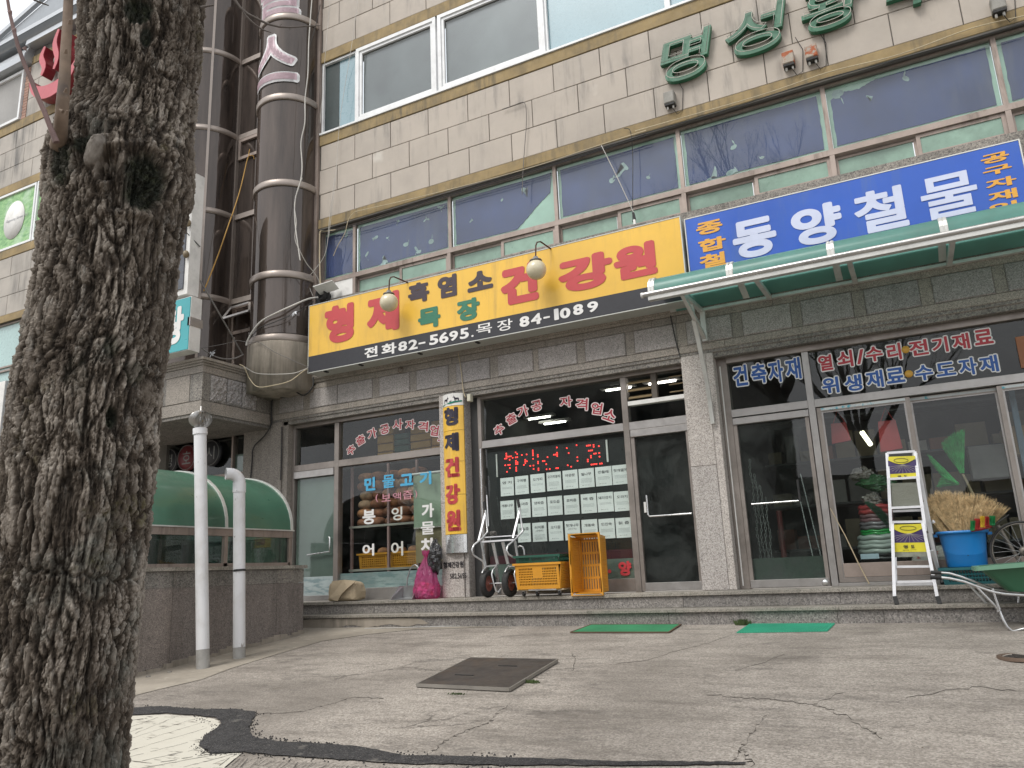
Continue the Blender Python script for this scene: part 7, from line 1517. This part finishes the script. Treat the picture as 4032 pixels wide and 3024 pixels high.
cable('thin cord close to the tower post beside the white window', 'a', [(165,0),(135,330),(118,560),(100,800)], .004, cw, y=-.1)
cable('pale cord sagging from the ochre band to the corner of the first blue window', 'a', [(328,1370),(285,1420),(260,1510),(215,1590),(185,1659)], .006, ccr, y=-.06)
cable('cream cable running along the ochre band above the blue windows', 'a', [(325,1372),(600,1310),(870,1245),(1200,1160),(1500,1075),(1850,960),(2212,845)], .006, ccr, y=-.05)
cable('cream cable continuing along the ochre band at the right', 'b', [(0,745),(700,545),(1100,410),(1500,310),(1900,165),(2212,90)], .006, ccr, y=-.05)
for k_ in range(2): cable('black cable clipped under the ochre band, %s of two' % ('upper', 'lower')[k_], 'a', [(105,1500+k_*12),(330,1452+k_*10),(620,1360+k_*12),(900,1272+k_*9),(1300,1155+k_*12),(1700,1035+k_*8),(2212,868+k_*12)], .006, cbk, y=-.035-.012*k_)
cable('black cable clipped under the ochre band at the right', 'b', [(0,772),(500,630),(1000,470),(1500,335),(2212,135)], .006, cbk, y=-.04)
cable('thin black cable rising from the tiles and hanging over the second blue window', 'a', [(1280,708),(1360,680),(1412,662),(1432,690),(1436,800),(1425,950),(1415,1100),(1408,1260)], .006, cg, y=-.045)
cable('white cord stretched from the ochre band to the top of the yellow sign', 'a', [(1922,942),(2030,1160),(2130,1375)], .006, cw, y=-.12); T = thing('cord_clamp', 'small black and white clamp where the cord meets the yellow sign', 'clamp', q('a', 2132, 1410, -.12)); MB().bar(q('a', 2128,1380,-.12), q('a', 2140,1425,-.12), .03, .03).build('clamp', black_m, T); MB().bar(q('a', 2136,1425,-.12), q('a', 2140,1455,-.12), .035, .03).build('socket', white_p, T)
cable('black cord dropping over the third blue window to the sign', 'a', [(2070,832),(2110,850),(2125,1000),(2125,1200),(2125,1440)], .005, cbk, y=-.05)
cable('yellow brown rope stretched across the stair windows to the teal sign', 'o', [(470,1018,-.12),(455,1040,-.12),(410,1230,-.4),(360,1390,-.7),(345,1430,-.75),(300,1560,-1.0)], .011, crp, 'rope', nm='rope'); cable('lower part of the yellow brown rope behind the white sign case', 'o', [(300,1560,-1.0),(265,1660,-1.15),(215,1790,-1.3),(170,1900,-1.45)], .011, crp, 'rope', nm='rope')
cable('loose end of the yellow brown rope at the vent window', 'o', [(470,975,-.06),(465,1015,-.12),(490,1015,-.10),(500,1040,-.08)], .009, crp, 'rope', nm='rope')
cable('thick white cable bundle sweeping from the tower foot to the yellow sign', 'n', [(975,540,-.72),(985,500,-.72),(1030,420,-.73),(1100,340,-.72),(1240,265,-.66),(1350,215,-.52),(1440,175,-.38),(1500,155,-.2),(1560,148,-.08)], .016, cw)
cable('thin black cable below the white cable bundle', 'n', [(1000,490,-.72),(1080,400,-.72),(1200,350,-.68),(1320,300,-.58),(1420,250,-.42),(1520,180,-.12)], .007, cbk)
cable('grey sagging cable between the teal sign and the concrete drum', 'n', [(612,560,-1.5),(650,590,-1.45),(720,630,-1.3),(800,650,-1.15),(880,645,-.95),(950,615,-.72)], .013, cg)
cable('grey steel stay bar from the white sign case down to the drum', 'n', [(598,10,-1.55),(760,290,-1.2),(945,615,-.65)], .013, cg, 'stay')
cable('thin looping wire across the face of the concrete drum, upper one', 'n', [(620,560,-1.3),(830,520,-1.0),(900,500,-.85),(1000,515,-.76),(1080,515,-.73),(1200,590,-.69),(1330,650,-.6),(1440,700,-.48),(1480,715,-.42)], .005, cg)
cable('pale wire sagging round the concrete drum, middle one', 'n', [(920,695,-.9),(970,720,-.85),(1050,765,-.75),(1180,775,-.70),(1350,768,-.62),(1440,740,-.5),(1480,720,-.4)], .006, cw)
cable('pale wire sagging below the concrete drum, lowest one', 'n', [(920,695,-.9),(960,720,-.86),(1000,810,-.78),(1070,878,-.75),(1200,865,-.72),(1330,830,-.64),(1420,765,-.52),(1475,728,-.4)], .008, ccr)
cable('black cable running from the drum down the stone corner to the side window', 'n', [(1520,800,-.1),(1515,880,-.14),(1450,945,-.16),(1390,925,-.18),(1340,890,-.14),(1260,905,-.1),(1195,955,-.05),(1180,1080,-.04),(1180,1180,-.04),(1120,1280,-.02),(1035,1370,-.01),(1022,1480,.01),(1010,1620,.01)], .012, cbk)
cable('straight black cable down the joint of the left stone pillar', 'n', [(1265,1205),(1262,1400),(1255,1640)], .012, cbk, y=.0)
cable('pale conduit beside the first blue window', 'x', [(1200,1400),(1190,1100),(1190,900),(1195,720),(1230,700),(1400,685)], .014, ccr, y=-.0)
cable('thin cord hanging from the yellow sign to the head of the pillar', 'j', [(1940,1040),(1965,1180),(1985,1330),(2000,1480),(2025,1560)], .007, ccr, y=-.03)
cable('black wire running down the stone beam to the brown louvres', 'k', [(940,670),(965,800),(1000,960),(1045,1120)], .007, cbk, y=-.02)
cable('dark drooping wires reflected height beside the tower cable', 'o', [(930,30),(900,170),(850,350),(845,460)], .006, cbk, y=-.5)
T = thing('iron_ring', 'rusty iron ring on the stone beam under the yellow sign', 'ring', q('j', 1318, 1260, -.05)); p = q('j', 1318, 1262, -.06)
MB().tube([p+Vector((.045*math.cos(a*PI/8), 0, .04*math.sin(a*PI/8))) for a in range(17)], .008, 6, False).build('ring', M('old_iron', (.16,.12,.09), .8), T); MB().bar(p+Vector((0,.05,.04)), p+Vector((0,0,.04)), .02, .02).build('pin', black_m, T)
for (cr_, a, b, y), lb in ((('n',1365,265,-.60),'torn silver plastic scrap tied to the white cable bundle'),(('n',690,598,-1.38),'torn pale plastic scrap tied to the grey sagging cable')):
    p = q(cr_, a, b, y); mb = MB(); rs2 = random.Random(a)
    for k in range(7):
        d_ = Vector((rs2.uniform(-1,1), rs2.uniform(-.4,.4), rs2.uniform(-1.4,1))).normalized()*rs2.uniform(.05,.12); s_ = Vector((rs2.uniform(-.02,.02), .006, rs2.uniform(.01,.025))); mb.add([p, p+d_*.5+s_, p+d_, p+d_*.5-s_], [(0,1,2,3)])
    tag(mb.build('plastic_scrap', M('silver_scrap', (.45,.46,.47), .3, .3)), lb, 'scrap')
T = thing('wall_sensor', 'small cream box at the top right corner of the pillar sign', 'box', q('l', 2070, 190, -.03)); p = q('l', 2070, 185, -.05); MB().bbox(p.x-.03, p.x+.03, p.y-.03, .0, p.z-.055, p.z+.055, .006).build('case', M('cream_plastic', (.50,.48,.38), .5), T)
